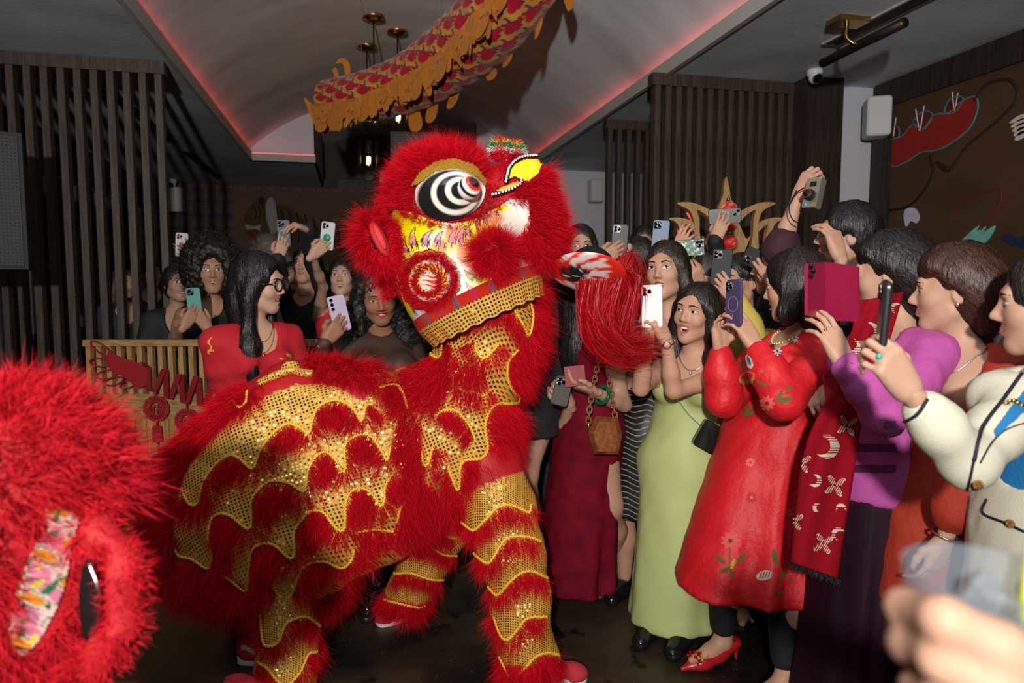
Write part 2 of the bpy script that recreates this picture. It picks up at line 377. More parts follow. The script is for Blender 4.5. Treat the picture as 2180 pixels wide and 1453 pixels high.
# left wall with dark windows
wl = MB(); wl.box((-3.1, -3, 0), (-2.95, YW, .95)); wl.box((-3.1, -3, 2.62), (-2.95, YW, 3.0))
for k in range(11): wl.box((-3.1, -2.6+k*1.25, .95), (-2.95, -2.35+k*1.25, 2.62))
struct(wl.build('wall_left', mat('dark_wall', (.016, .014, .013), .7), smooth=False))
M_pane = mat('night_glass', (.012, .015, .02), .08); M_mull = mat('window_frame_grey', (.10, .11, .115), .5)
for k in range(10):
    y0 = -2.35+k*1.25
    wo = struct(MB().box((-3.06, y0, .95), (-3.04, y0+1.0, 2.62)).build('window_%d' % (k+1), M_pane, smooth=False))
    fr = MB(); [fr.box((-3.04, y0+q, .95), (-2.98, y0+q+.04, 2.62)) for q in (0, .32, .64, .96)]; [fr.box((-3.04, y0, z), (-2.98, y0+1, z+.05)) for z in (.95, 1.62, 2.57)]
    fr.build('window_frame', M_mull, wo, smooth=False)
# right wall, white pier, far white wall, unseen walls behind the camera
struct(MB().box((4.0, -3, 0), (4.15, 4.72, 3.0)).build('wall_right', M_panel, smooth=False))
struct(MB().box((3.62, 4.72, 0), (4.6, 4.9, 3.0)).build('wall_pier', M_white, smooth=False))
struct(MB().box((2.3, 8.9, 0), (6, 9.02, 3.0)).build('wall_far', M_white, smooth=False))
struct(MB().box((-5, -3.2, 0), (6, -3, 4.2)).build('wall_rear', M_dark, smooth=False))
struct(MB().box((5.9, 4.7, 0), (6, 12, 3)).build('wall_side', M_dark, smooth=False))
# mural panel on the right wall: frame, board and painted shapes raised a little
mu = thing('mural_panel', 'large brown painted mural panel with red and teal shapes in dark wood frame', 'mural')
MBD = mat('mural_board', (.070, .031, .013), .65, var=(3, .25), bump=(50, .1))
MB().box((3.955, .2, 1.42), (3.99, 4.44, 2.80)).build('board', MBD, mu, smooth=False)
for lo, hi in (((3.93, .2, 2.80), (4.0, 4.62, 2.985)), ((3.93, 4.44, .3), (4.0, 4.62, 2.80)), ((3.93, .2, 1.28), (4.0, 4.44, 1.42))): MB().box(lo, hi).build('frame_board', M_panel, mu, smooth=False)
def mural(name, pts, col, th=.006, closed=True, wd=None, off=0.):
    q = np.array([PX(x, y, 3.955)[1:] for x, y in pts])
    m_ = mat('mural_'+name, srgb(col), .7, var=(14, .2))
    if wd is None:
        c_ = catmull(q, 6, True)
        MB().prism(c_[::-1] if 0 else c_, (3.955-off, 0, 0), (0, 1, 0), (0, 0, 1), -th).build(name, m_, mu, smooth=False)
    else:
        c_ = catmull(q, 8, closed); MB().tube(np.c_[np.full(len(c_), 3.949-off+wd*.7), c_], wd, 8, flat=1).build(name, m_, mu)
red = [(1896, 300), (1920, 290), (1945, 265), (1965, 275), (1990, 245), (2020, 240), (2050, 215), (2075, 205), (2083, 225), (2070, 265), (2040, 295), (2000, 318), (1960, 325), (1930, 345), (1897, 352)]
mural('painted_shape', red, '8c1a14'); mural('painted_outline', red, '2c7f80', wd=.006)
for b in ([(1896, 275), (1912, 270), (1914, 290), (1897, 296)], [(1945, 262), (1960, 240), (1980, 238), (1985, 250), (1968, 275)], [(2012, 240), (2020, 215), (2040, 205), (2052, 212), (2035, 238)]):
    mural('painted_bud', b, '5c1210', .003); mural('painted_outline', b, '2c7f80', wd=.005)
for b in ([(1958, 278), (1950, 232)], [(1960, 278), (1968, 225)], [(2032, 236), (2028, 195)], [(2034, 236), (2040, 198)], [(1903, 290), (1908, 250)]): mural('painted_stroke', b, 'd8cfc4', closed=False, wd=.004)
mural('painted_heart', [(2020, 360), (1995, 345), (2020, 362), (2060, 310), (2120, 260), (2165, 210), (2150, 170), (2100, 180), (2075, 215)], '2a1a12', closed=False, wd=.012)
mural('painted_stem', [(1895, 447), (1930, 440), (1960, 415), (1985, 370), (1980, 330)], '140d0a', closed=False, wd=.009)
mural('painted_stroke_red', [(2020, 470), (2040, 440), (2090, 410), (2130, 405), (2125, 440), (2090, 490)], '6a1a12', closed=False, wd=.006)
mural('painted_petal', [(1925, 460), (1930, 445), (1948, 443), (1958, 460), (1952, 475), (1940, 470), (1930, 482)], 'b8b6cc')
mural('painted_wing', [(2038, 525), (2060, 500), (2085, 480), (2080, 492), (2100, 482), (2095, 494), (2120, 480), (2105, 510), (2075, 528)], '6fb3a6')
mural('painted_wing_blue', [(2130, 505), (2150, 497), (2165, 505), (2200, 500), (2200, 530), (2165, 525)], '1a2440')
for a in range(5): mural('painted_feather', [(2150+a*3, 262+a*9), (2172, 245+a*9), (2196, 242+a*9), (2176, 256+a*10)], 'c9b4b4')
# slat screens (each slat is a part)
def screen(nm, label, x0, x1, y, n, m, z0, z1, w_=.045, dp=.07):
    t = thing(nm, label, 'screen', (x0, y, 0))
    MB().box((-.02, -.045, z1-.09), (x1-x0+.02, .055, z1-.004)).build('top_rail', m, t, smooth=False)
    MB().box((-.02, -.045, z0-.06), (x1-x0+.02, .055, z0)).build('bottom_rail', m, t, smooth=False)
    s0 = None
    for k in range(n):
        if s0 is None: s0 = o = MB().box((0, -dp/2, z0), (w_, dp/2, z1-.09)).build('slat', m, t, smooth=False)
        else: o = s0.copy(); COL.objects.link(o)
        o.location.x = (x1-x0-w_)*k/(n-1)
    return t
screen('slat_screen', 'brown vertical slat screen by the dark windows', -2.92, -1.27, 5.3, 17, M_slatL, .86, ZC)
sA = screen('slat_screen', 'dark vertical slat screen behind the carved lotus backrest', 2.16, 3.30, 4.76, 14, M_slat, .86, ZC)
screen('slat_screen', 'far dark slat screen beside the white end wall', 2.33, 3.6, 6.15, 14, M_slat, .86, ZC)
lw = MB(); lw.box((-2.95, 5.18, 0), (-1.25, 5.42, .80)); struct(lw.build('wall_low', mat('low_wall', (.22, .23, .23), .8), smooth=False))
struct(MB().box((2.14, 4.68, 0), (3.62, 4.84, .80)).build('wall_low_right', M_panel, smooth=False))
struct(MB().box((2.3, 6.05, 0), (6, 6.22, .80)).build('wall_low_far', M_panel, smooth=False))
struct(MB().box((3.30, 4.55, 0), (3.60, 4.9, ZC)).build('trim_5', M_panel, smooth=False))
wp = MB(); wp.box((5.0, 6.9, 0), (5.1, 8.9, 2.6)); struct(wp.build('wall_corridor', M_dark, smooth=False))
# small wall and ceiling fittings
def wallspeaker(c, w_, h, label, rz=0, d=.16):
    t = thing('wall_speaker', label, 'speaker', c); t.rotation_euler.z = rz
    MB().rbox((-w_/2, -h/2, 0), (w_/2, h/2, d), .025, M=np.array([[1, 0, 0, 0], [0, 0, -1, 0], [0, 1, 0, 0], [0, 0, 0, 1.]])).build('cabinet', M_greyp, t, smooth=False)
    MB().rbox((-w_/2+.012, -h/2+.012, d-.004), (w_/2-.012, h/2-.012, d+.006), .02, M=np.array([[1, 0, 0, 0], [0, 0, -1, 0], [0, 1, 0, 0], [0, 0, 0, 1.]])).build('grille', mat('grille_white', (.62, .62, .61), .5, bump=(400, .3)), t, smooth=False)
    MB().box((-.02, 0, -.03), (.02, .06, .03)).build('bracket', M_blackp, t, smooth=False)
q = PX(1866, 250, 3.84); wallspeaker((q[0]+.05, q[1]+.08, q[2]), .17, .29, 'white wall speaker beside the mural', -.5)
wallspeaker((3.16, 8.84, 2.72), .17, .30, 'white speaker on the far white wall', 0)
wallspeaker((-2.52, 11.1, 2.72), .19, .36, 'dim white speaker on the brick wall', 0)
cb = catmull([(3.97, 4.5, 2.88), (3.93, 4.46, 2.93), (3.96, 4.35, 2.95), (3.94, 4.25, 2.99)], 6); tag(MB().tube(cb, .006, 6).build('speaker_cable', M_blackp), 'thin black cable above the mural speaker', 'cable')
def dome(c, label, s=1.):
    t = thing('security_camera', label, 'camera', c); MB().lathe([(.05*s, 0), (.055*s, -.01*s), (.055*s, -.04*s), (.03*s, -.05*s)], n=18).build('base', mat('cam_white', (.62, .62, .66), .35), t)
    MB().ball((0, -.01, -.055*s), .048*s, 16).build('housing', mat('cam_white'), t); MB().ball((0, -.032*s, -.067*s), .034*s, 14).build('lens', mat('lens_black', (.006, .006, .007), .08), t)
dome((3.25, 4.42, ZC), 'white dome security camera on the ceiling by the dark pillar'); dome((-2.55, 10.9, ZC), 'small white security camera on the ceiling by the brick wall', 1.3)
bl = thing('track_light', 'brass bar picture light hanging from the ceiling', 'light')
MB().box((2.73, 3.50, ZC-.03), (2.93, 3.62, ZC-.0)).build('ceiling_plate', M_brass, bl, smooth=False)
MB().tube(catmull([(2.82, 3.56, ZC-.02), (2.82, 3.56, 2.90), (2.85, 3.54, 2.86), (2.89, 3.53, 2.85)], 6), .012, 8).build('arm', M_brass, bl)
MB().tube([(2.9, 3.87, 2.85), (2.88, 3.19, 2.85)], .028, 12).build('lamp_bar', mat('dark_bronze', (.055, .040, .028), .4, .8), bl)
def vent(x0, x1, y0, y1, label):
    t = thing('ceiling_vent', label, 'vent'); MB().box((x0, y0, ZC-.012), (x1, y1, ZC-.001)).build('frame', M_trimgrey if x0 > 0 else M_dark, t, smooth=False)
    wd = (x1-x0)
    for k in range(2): MB().box((x0+wd*(.12+.42*k), y0+.03, ZC-.016), (x0+wd*(.42+.42*k), y1-.03, ZC-.011)).build('slot', M_dark, t, smooth=False)
vent(2.94, 3.06, 2.6, 3.94, 'linear slot vent above the picture light'); vent(-1.92, -1.82, 6.0, 8.05, 'near slot vent beyond the left slat screen'); vent(-1.9, -1.8, 8.6, 10.6, 'far slot vent near the brick wall')
# painted tiger board on the brick wall
tg = thing('tiger_board', 'brown board with a painted tiger on the brick wall', 'painting')
MB().box((-1.74, 11.10, 1.3), (.6, 11.18, 2.88)).build('board', mat('tiger_board_wood', (.085, .042, .016), .7, var=(3, .2)), tg, smooth=False)
def tig(nm, pts, col, off=.0, wd=None):
    q = np.array([PY(x, y, 11.09)[[0, 2]] for x, y in pts]); m_ = mat('tiger_'+col, srgb(col), .8, var=(10, .25))
    if wd: MB().tube(np.insert(catmull(q, 6), 1, 11.095-off, axis=1), wd, 5).build(nm, m_, tg); return
    MB().prism(catmull(q, 5, True), (0, 11.098-off, 0), (1, 0, 0), (0, 0, 1), .012).build(nm, m_, tg, smooth=False)
tig('tiger_head', [(518, 468), (530, 440), (550, 425), (575, 425), (590, 445), (590, 490), (570, 500), (545, 515), (528, 500), (538, 485)], '4a3418')
tig('tiger_back', [(588, 440), (615, 440), (650, 470), (690, 485), (745, 482), (760, 490), (760, 560), (600, 560), (590, 500)], '43301a')
tig('tiger_mane', [(568, 430), (578, 420), (586, 432), (590, 460), (592, 485), (580, 500), (572, 480), (566, 455)], '8e8a86', .012)
tig('tiger_jaw', [(522, 478), (540, 482), (556, 478), (550, 495), (535, 500)], '8e8880', .012)
tig('tiger_mouth', [(527, 490), (545, 488), (552, 495), (540, 505), (530, 500)], '5a1c16', .018)
tig('tiger_ear', [(550, 425), (556, 418), (563, 422), (562, 434), (553, 436)], '1c1713', .012)
for a in range(9): tig('tiger_stripe', [(598+a*17, 445+a*4 if a < 6 else 480), (604+a*17, 480+a*3), (600+a*17, 520)], '17110c', .006, .012)
for a in range(4): tig('tiger_stripe', [(540+a*9, 440-a*2), (546+a*9, 452), (543+a*9, 466)], '17110c', .008, .01)
# pendant lamps under the vault
def pendant(x, y, zb, label):
    z0 = float(vault_z(x)); t = thing('pendant_lamp', label, 'lamp')
    MB().lathe([(.10, z0+.01), (.10, z0-.02), (.03, z0-.035)], (x, y, 0), 20).build('canopy', M_brass, t)
    MB().tube([(x, y, z0-.02), (x, y, zb+.2)], .008, 6).build('cord', M_blackp, t)
    MB().tube([(x, y, zb+.08), (x, y, zb+.2)], .022, 10).build('socket', M_blackp, t)
    MB().ball((x, y, zb), (.028, .028, .06), 12).build('bulb', mat('bulb_glass', (1, .8, .5), .05, trans=1., alpha=.5), t)
    MB().tube(catmull([(x-.012, y, zb-.03), (x-.005, y, zb+.04), (x+.005, y, zb-.03), (x+.012, y, zb+.04)], 6), .0035, 5).build('filament', mat('filament', (1, .5, .1), emit=((1, .45, .08), 60)), t)
    cg = MB()
    for k in range(10): a = k*.628; MB().tube([(x+.09*math.cos(a), y+.09*math.sin(a), zb+.19), (x+.10*math.cos(a), y+.10*math.sin(a), zb-.12)], .004, 4).build('cage_wire', M_blackp, t)
pendant(.21, 6.35, 2.96, 'caged filament pendant with its bulb just under the dragon tail'); pendant(.44, 6.7, 3.05, 'caged pendant hidden behind the dragon body'); pendant(.165, 7.1, 2.70, 'caged filament pendant hanging lowest above the lion head')
gl = thing('globe_sconce', 'clear globe wall lamp with white square plate on the brick wall', 'lamp'); q = PY(785, 374, 11.0)
MB().ball(q, .085, 16).build('globe', mat('clear_globe', (.75, .75, .75), .1, trans=.6, alpha=.5), gl); MB().tube([q+A(.08, 0, 0), q+A(.2, 0, 0)], .014, 8).build('arm', M_brass, gl); MB().box(q+A(.17, 0, -.09), q+A(.3, .12, .09)).build('plate', M_greyp, gl, smooth=False)
# loudspeakers on stands
def paspeaker(x, y, z0, z1, w_, label, rz):
    t = thing('loudspeaker', label, 'speaker', (x, y, 0)); t.rotation_euler.z = rz
    MB().box((-w_/2, 0, z0), (w_/2, .38, z1)).build('cabinet', mat('speaker_black', (.012, .012, .013), .6, spec=.3), t, smooth=False)
    g = mat('grille_black', (.02, .02, .022), .6, 0., spec=.3); nt = g.node_tree
    if 'Voronoi Texture' not in nt.nodes:
        v = nt.nodes.new('ShaderNodeTexVoronoi'); v.inputs['Scale'].default_value = 55; v.inputs['Randomness'].default_value = 0; tc = nt.nodes.new('ShaderNodeTexCoord'); nt.links.new(tc.outputs['Object'], v.inputs['Vector'])
        r_ = nt.nodes.new('ShaderNodeMath'); r_.operation = 'GREATER_THAN'; r_.inputs[1].default_value = .42; nt.links.new(v.outputs['Distance'], r_.inputs[0])
        mx = nt.nodes.new('ShaderNodeMixRGB'); mx.inputs[1].default_value = (.004, .004, .004, 1); mx.inputs[2].default_value = (.03, .03, .032, 1); nt.links.new(r_.outputs[0], mx.inputs[0]); nt.links.new(mx.outputs[0], nt.nodes['Principled BSDF'].inputs['Base Color'])
    MB().box((-w_/2+.02, -.012, z0+.02), (w_/2-.02, .0, z1-.02)).build('grille', g, t, smooth=False)
    MB().tube([(0, .19, 0.02), (0, .19, z0)], .02, 10).build('stand_pole', M_blackp, t)
    for k in range(3): a = k*2.094+.5; MB().tube([(0, .19, .55), (.4*math.cos(a), .19+.4*math.sin(a), .012)], .012, 8).build('stand_leg', M_blackp, t)
q = P(885, 300, 5.2); paspeaker(q[0], q[1], 1.75, P(885, 281, 5.2)[2], .38, 'black loudspeaker on a stand behind the lion head', -.1)
q = P(5, 300, 3.7); paspeaker(q[0]-.08, q[1], P(5, 572, 3.7)[2], P(5, 278, 3.7)[2], .32, 'tall black loudspeaker in front of the left slat screen', .35)
# banquette back with slats, at the left
RA, RB = P(190, 725, 3.75), P(712, 712, 3.75); RA[2] = RB[2] = 1.155
rl = thing('slatted_booth_back', 'oak booth back with open slats above wide boards', 'partition')
ru = nrm(RB-RA); rn = nrm(np.cross(ru, A(0, 0, 1))); RL = np.linalg.norm(RB-RA)
def rbx(a0, a1, z0, z1, n0, n1, nm, m): MB().box((a0, n0, z0), (a1, n1, z1), M=frame(A(RA[0], RA[1], 0), ru, -rn, A(0, 0, 1))).build(nm, m, rl, smooth=False)
rbx(-.02, RL+.02, 1.125, 1.16, -.03, .03, 'top_rail', M_oakH); rbx(0, RL, .72, .86, -.02, .02, 'middle_board', M_oakH)
n_ = 25
for k in range(n_): rbx(RL*k/(n_-1)-.012, RL*k/(n_-1)+.014, .86, 1.125, -.018, .018, 'slat', M_oak)
for k in range(22): rbx(RL*k/22+.003, RL*(k+1)/22-.003, .05, .72, -.016-.004*(k % 2), .016, 'plank', M_oak)
rbx(0, RL, 0, .06, -.01, .01, 'bottom_rail', M_oakH)
# red felt decorations hung on the booth back
def RP(px, py, off=.04):
    v = ray(px, py); o = A(RA[0], RA[1], 0)-rn*0; n = rn; t = ((o+n*off-CP)@n)/(v@n); return CP+v*t
if (CP-RA)@rn < 0: rn = -rn
dc = thing('felt_wing', 'dark red felt wing cut-out hung on the oak booth back', 'decoration')
def RQ(pts, off): q = np.array([RP(x, y, off) for x, y in pts]); return q
def feltpoly(nm, pts, off, par, th=.006):
    q = RQ(pts, off); ux = nrm(q[1]-q[0]) if 0 else ru; o = q[0]; uv = np.c_[(q-o)@ru, (q-o)[:, 2]]
    MB().prism(uv, o, ru, A(0, 0, 1), th).build(nm, M_redfelt, par, smooth=False)
feltpoly('wing_body', catmull([(233, 748), (258, 760), (295, 772), (318, 790), (321, 805), (310, 820), (293, 826), (280, 815), (262, 800), (240, 790), (228, 772)], 4, True), .035, dc)
for (x, y, l, w_, a) in ((215, 742, 26, 9, 35), (213, 771, 22, 9, 5), (227, 797, 22, 9, -10), (243, 811, 20, 8, -15), (273, 817, 18, 8, -20)):
    t_ = np.arange(20)*2*math.pi/20; ca, sa = math.cos(math.radians(a)), math.sin(math.radians(a))
    e = [(x+l*math.cos(q)*ca-w_*math.sin(q)*sa, y+l*math.cos(q)*sa+w_*math.sin(q)*ca) for q in t_]
    MB().tube(RQ(e, .038), .010, 6, closed=True, flat=.4).build('feather_loop', M_redfelt, dc)
rbn = thing('felt_ribbon', 'dark red accordion felt garland with cut paper medallions on the oak booth', 'decoration')
zz = [(305, 770), (318, 780), (320, 830), (332, 833), (352, 785), (355, 785), (357, 845), (365, 848), (384, 795), (388, 795), (392, 855), (400, 858), (420, 800), (425, 802), (428, 862), (436, 864), (455, 815), (458, 812)]
q0, q1 = RQ(zz, .03), RQ([(x, y) for x, y in zz], .03); rb_ = MB(); m_ = len(zz); hw = ru*.022
rb_.add(np.vstack([q0-hw, q1+hw+rn*.03, q0-hw+rn*.003, q1+hw+rn*.033]), [(i, i+1, m_+i+1, m_+i) for i in range(m_-1)]+[(2*m_+i, 3*m_+i, 3*m_+i+1, 2*m_+i+1) for i in range(m_-1)]); rb_.build('ribbon', M_redfelt, rbn, smooth=False)
def medal(px, py, r, tassel):
    c = RP(px, py, .045); M = frame(c, ru, A(0, 0, 1), rn); R = r/1453*3.7; a = np.linspace(0, 2*math.pi, 96, endpoint=False)
    ro = R*(1+.06*np.abs(np.sin(a*7))); mb = MB(); Q = []
    for rr, z in ((ro, 0), (np.full(96, R*.86), 0), (np.full(96, R*.86), .005), (ro, .005)): Q.append(np.c_[rr*np.cos(a), rr*np.sin(a), np.full(96, z)])
    f = [(k*96+i, k*96+(i+1) % 96, ((k+1) % 4)*96+(i+1) % 96, ((k+1) % 4)*96+i) for k in range(4) for i in range(96)]; mb.add(xf(M, np.vstack(Q)), f); mb.build('medallion_rim', M_redfelt, rbn, smooth=False)
    sp = MB()
    for k in range(24): b = k*2*math.pi/24; sp.box((R*.58, -.004, 0), (R*.9, .004, .004), M=M@frame(A(0, 0, 0), A(math.cos(b), math.sin(b), 0), A(-math.sin(b), math.cos(b), 0), A(0, 0, 1)))
    tag(sp.build('medallion_spokes', M_redfelt, rbn, smooth=False), kind='stuff')
    MB().tube(xf(M, np.c_[.54*R*np.cos(a), .54*R*np.sin(a), np.full(96, .002)]), R*.07, 5, closed=True).build('medallion_ring', M_redfelt, rbn)
    g = MB()   # the cut-paper character: short strokes
    for (x0, y0, x1, y1) in ((-.3, .3, -.1, .22), (-.35, .12, -.08, .12), (-.2, .1, -.35, -.15), (-.2, 0, -.2, -.38), (.05, .32, .4, .32), (.08, .2, .36, .2), (.08, .2, .08, .08), (.36, .2, .36, .08), (.08, .08, .36, .08), (.04, -.05, .4, -.05), (.04, -.05, .04, -.36), (.4, -.05, .4, -.36), (.22, -.05, .22, -.36), (.04, -.2, .4, -.2), (.04, -.36, .4, -.36)):
        g.tube(xf(M, [(x0*R*1.1, y0*R*1.1, .002), (x1*R*1.1, y1*R*1.1, .002)]), R*.05, 5)
    tag(g.build('medallion_character', M_redfelt, rbn), kind='stuff')
    MB().tube([c+A(0, 0, R), c+A(0, 0, R+.05)], .005, 5).build('hanger', M_redfelt, rbn)
    if tassel:
        for s in (-1, 1): MB().prism([(0, 0), (s*.025, -.01), (s*.028, -.1), (s*.012, -.09), (0, -.11)][::s], c-A(0, 0, R+.02), ru, A(0, 0, 1), .008).build('tassel', M_redfelt, rbn, smooth=False)
        MB().tube([c-A(0, 0, R-.005), c-A(0, 0, R+.03)], .005, 5).build('hanger', M_redfelt, rbn)
medal(333, 869, 27, True); medal(399, 895, 26, True)
# carved lotus backrest and lanterns at the right
D_ = 4.15
lo_ = thing('lotus_backrest', 'carved oak lotus shaped backrest against the dark slat screen', 'backrest')
def lot(nm, pts, d=D_, th=.05, n=5):
    q = np.array([P(x, y, d) for x, y in pts]); c = q[0]; uv = np.c_[(q-c)@CR, (q-c)@CU]; s = catmull(uv, n, True)
    MB().prism(s, c, CR, CU, th).build(nm, M_oak, lo_, smooth=False)
for s, fx in ((1, lambda x: x), (-1, lambda x: 2*1541-x)):
    lot('petal', [(fx(x), y) for x, y in ((1437, 436), (1465, 434), (1490, 442), (1510, 452), (1520, 462), (1518, 480), (1500, 462), (1480, 450), (1484, 470), (1485, 500), (1490, 550), (1473, 550), (1474, 500), (1472, 470), (1462, 450))][::s])
    lot('petal', [(fx(x), y) for x, y in ((1420, 468), (1440, 466), (1465, 472), (1473, 482), (1474, 496), (1455, 480), (1458, 510), (1462, 560), (1446, 560), (1448, 520), (1443, 490), (1435, 476))][::s])
    lot('petal', [(fx(x), y) for x, y in ((1515, 480), (1520, 520), (1528, 560), (1512, 560), (1500, 530), (1490, 505), (1500, 510))][::s])
lot('petal', [(1541, 380), (1548, 410), (1550, 425), (1560, 445), (1566, 480), (1562, 520), (1550, 560), (1541, 566), (1530, 556), (1520, 520), (1516, 480), (1524, 445), (1534, 420), (1536, 400)])
for s, fx in ((1, lambda x: x), (-1, lambda x: 2*1541-x)):
    for pts in ([(1443, 480), (1446, 510), (1448, 545)], [(1463, 452), (1474, 475), (1476, 520)], [(1508, 505), (1512, 545)]):
        MB().tube(catmull([P(fx(x), y, D_+.04) for x, y in pts], 5), .006, 6).build('led_strip', mat('red_led', (1, .05, .03), emit=((1, .04, .02), 1.4)), lo_)
ln = thing('lantern_string', 'string of three small red gold-printed lanterns on the lotus backrest', 'lantern')
M_lan = mat('lantern_red', (.55, .008, .008), .5, sheen=.3, attr=True)
for y in (444, 476, 516):
    c = P(1550+(y-440)*.04, y, D_-.12); mb = MB(); mb.ball(c, (.052, .052, .043), 24); v = mb.arr()
    ph = noise3(v-c, 18, y); cc = np.where(((ph > .28) & (np.abs(v[:, 2]-c[2]) < .025))[:, None], A(*srgb('d9a441')), A(.62, .008, .008)); mb.c = [cc]; mb.build('lantern', M_lan, ln, paint=True)
    MB().ball(c+A(0, 0, .055), .012, 10).build('gold_bead', M_brass, ln); MB().ball(c-A(0, 0, .055), .012, 10).build('gold_bead', M_brass, ln)
MB().tube([P(1550, 405, D_-.02), P(1550, 440, D_-.12), P(1553, 545, D_-.12)], .003, 5).build('cord', M_redfelt, ln)
# low grey sofa back at the right and a dark bar ledge at the left
so = thing('sofa', 'pale grey upholstered bench back below the mural', 'sofa')
MB().rbox((3.45, 1.0, .05), (3.9, 3.4, .45), .05).build('seat', mat('sofa_grey', (.32, .31, .29), .8, bump=(80, .2)), so, smooth=False); MB().rbox((3.78, 1.0, .45), (3.93, 3.4, 1.25), .05).build('backrest', mat('sofa_grey'), so, smooth=False)
# ---------------- lion dance costume ----------------
M_fur = mat('red_fur', (.54, .003, .012), .75, attr=True, spec=.08)
M_ric = mat('yellow_rickrack', (.78, .45, .035), .6)
M_satin = mat('red_satin', (.42, .004, .008), .38, bump=(25, .5, (1, 1, .3)), sheen=.3)
M_paint = mat('painted_paper', (.8, .8, .8), .38, attr=True, coat=.25)
M_gloss = mat('painted_gloss', (.8, .8, .8), .12, attr=True, coat=.6)
def sequin(name, sp, cloth, disc, rad=.30, tilt=.55):
    m = mat(name, cloth, .6, 0.); nt = m.node_tree; b = nt.nodes['Principled BSDF']; L = nt.links.new; N = nt.nodes.new
    a = N('ShaderNodeAttribute'); a.attribute_name = 'suv'
    v = N('ShaderNodeTexVoronoi'); v.voronoi_dimensions = '2D'; v.inputs['Scale'].default_value = 1/sp; v.inputs['Randomness'].default_value = 0.; L(a.outputs['Vector'], v.inputs['Vector'])
    lt = N('ShaderNodeMath'); lt.operation = 'LESS_THAN'; lt.inputs[1].default_value = rad; L(v.outputs['Distance'], lt.inputs[0])
    at = N('ShaderNodeAttribute'); at.attribute_name = 'paint'
    g = N('ShaderNodeMixRGB'); g.inputs[1].default_value = (*cloth, 1); g.inputs[2].default_value = (.40, .004, .008, 1); L(at.outputs['Fac'], g.inputs[0])
    inv = N('ShaderNodeMath'); inv.operation = 'SUBTRACT'; inv.inputs[0].default_value = 1.; L(at.outputs['Fac'], inv.inputs[1])
    mk = N('ShaderNodeMath'); mk.operation = 'MULTIPLY'; L(lt.outputs[0], mk.inputs[0]); L(inv.outputs[0], mk.inputs[1])
    cx = N('ShaderNodeMixRGB'); cx.inputs[2].default_value = (*disc, 1); L(mk.outputs[0], cx.inputs[0]); L(g.outputs[0], cx.inputs[1]); L(cx.outputs[0], b.inputs['Base Color'])
    L(mk.outputs[0], b.inputs['Metallic'])
    ro = N('ShaderNodeMapRange'); ro.inputs[3].default_value = .6; ro.inputs[4].default_value = .22; L(mk.outputs[0], ro.inputs[0]); L(ro.outputs[0], b.inputs['Roughness'])
    ge = N('ShaderNodeNewGeometry'); sb = N('ShaderNodeVectorMath'); sb.operation = 'SUBTRACT'; sb.inputs[1].default_value = (.5, .5, .5); L(v.outputs['Color'], sb.inputs[0])
    sc_ = N('ShaderNodeVectorMath'); sc_.operation = 'SCALE'; L(sb.outputs[0], sc_.inputs[0]); tm = N('ShaderNodeMath'); tm.operation = 'MULTIPLY'; tm.inputs[1].default_value = tilt; L(mk.outputs[0], tm.inputs[0]); L(tm.outputs[0], sc_.inputs['Scale'])
    ad = N('ShaderNodeVectorMath'); L(ge.outputs['Normal'], ad.inputs[0]); L(sc_.outputs[0], ad.inputs[1]); nn = N('ShaderNodeVectorMath'); nn.operation = 'NORMALIZE'; L(ad.outputs[0], nn.inputs[0]); L(nn.outputs[0], b.inputs['Normal'])
    return m
M_seq = sequin('gold_sequin', .0135, (.60, .33, .05), (.72, .42, .10))
M_seqL = sequin('gold_sequin_fine', .0095, (.57, .30, .045), (.72, .44, .10))
def setvec(me, name, v):
    a = me.attributes.new(name, 'FLOAT_VECTOR', 'POINT'); a.data.foreach_set('vector', np.asarray(v, np.float32).ravel())
def proj(p):
    q = np.asarray(p)-CP; d = q@CF; return np.stack([IW/2+F*(q@CR)/d, IH/2-F*(q@CU)/d, d], -1)
def inpoly(px, poly):
    poly = np.asarray(poly, float); x, y = px[:, 0], px[:, 1]; r = np.zeros(len(px), bool); j = len(poly)-1
    for i in range(len(poly)):
        xi, yi = poly[i]; xj, yj = poly[j]
        r ^= ((yi > y) != (yj > y)) & (x < (xj-xi)*(y-yi)/(yj-yi+1e-12)+xi); j = i
    return r
def inell(px, cx, cy, rx, ry, ang=0.):
    a = math.radians(ang); dx, dy = px[:, 0]-cx, px[:, 1]-cy; u = dx*math.cos(a)+dy*math.sin(a); v = -dx*math.sin(a)+dy*math.cos(a); return np.sqrt((u/rx)**2+(v/ry)**2)
def bvh(v, q): return BVHTree.FromPolygons([tuple(x) for x in v], [tuple(int(i) for i in f) for f in q])
def cast(tree, pts):
    """camera rays through pixels onto a surface: points and normals (nan where missed)"""
    o = []; n = []; C = Vector(CP)
    for x, y in pts:
        h, nn, _, _ = tree.ray_cast(C, Vector(nrm(ray(x, y))))
        o.append(tuple(h) if h else (np.nan,)*3); n.append(tuple(nn) if h else (np.nan,)*3)
    return np.array(o), np.array(n)
def snap(tree, p):
    o = np.empty_like(p); n = np.empty_like(p)
    for i, q in enumerate(p): h, nn, _, _ = tree.find_nearest(Vector(q)); o[i] = h; n[i] = nn
    return o, n
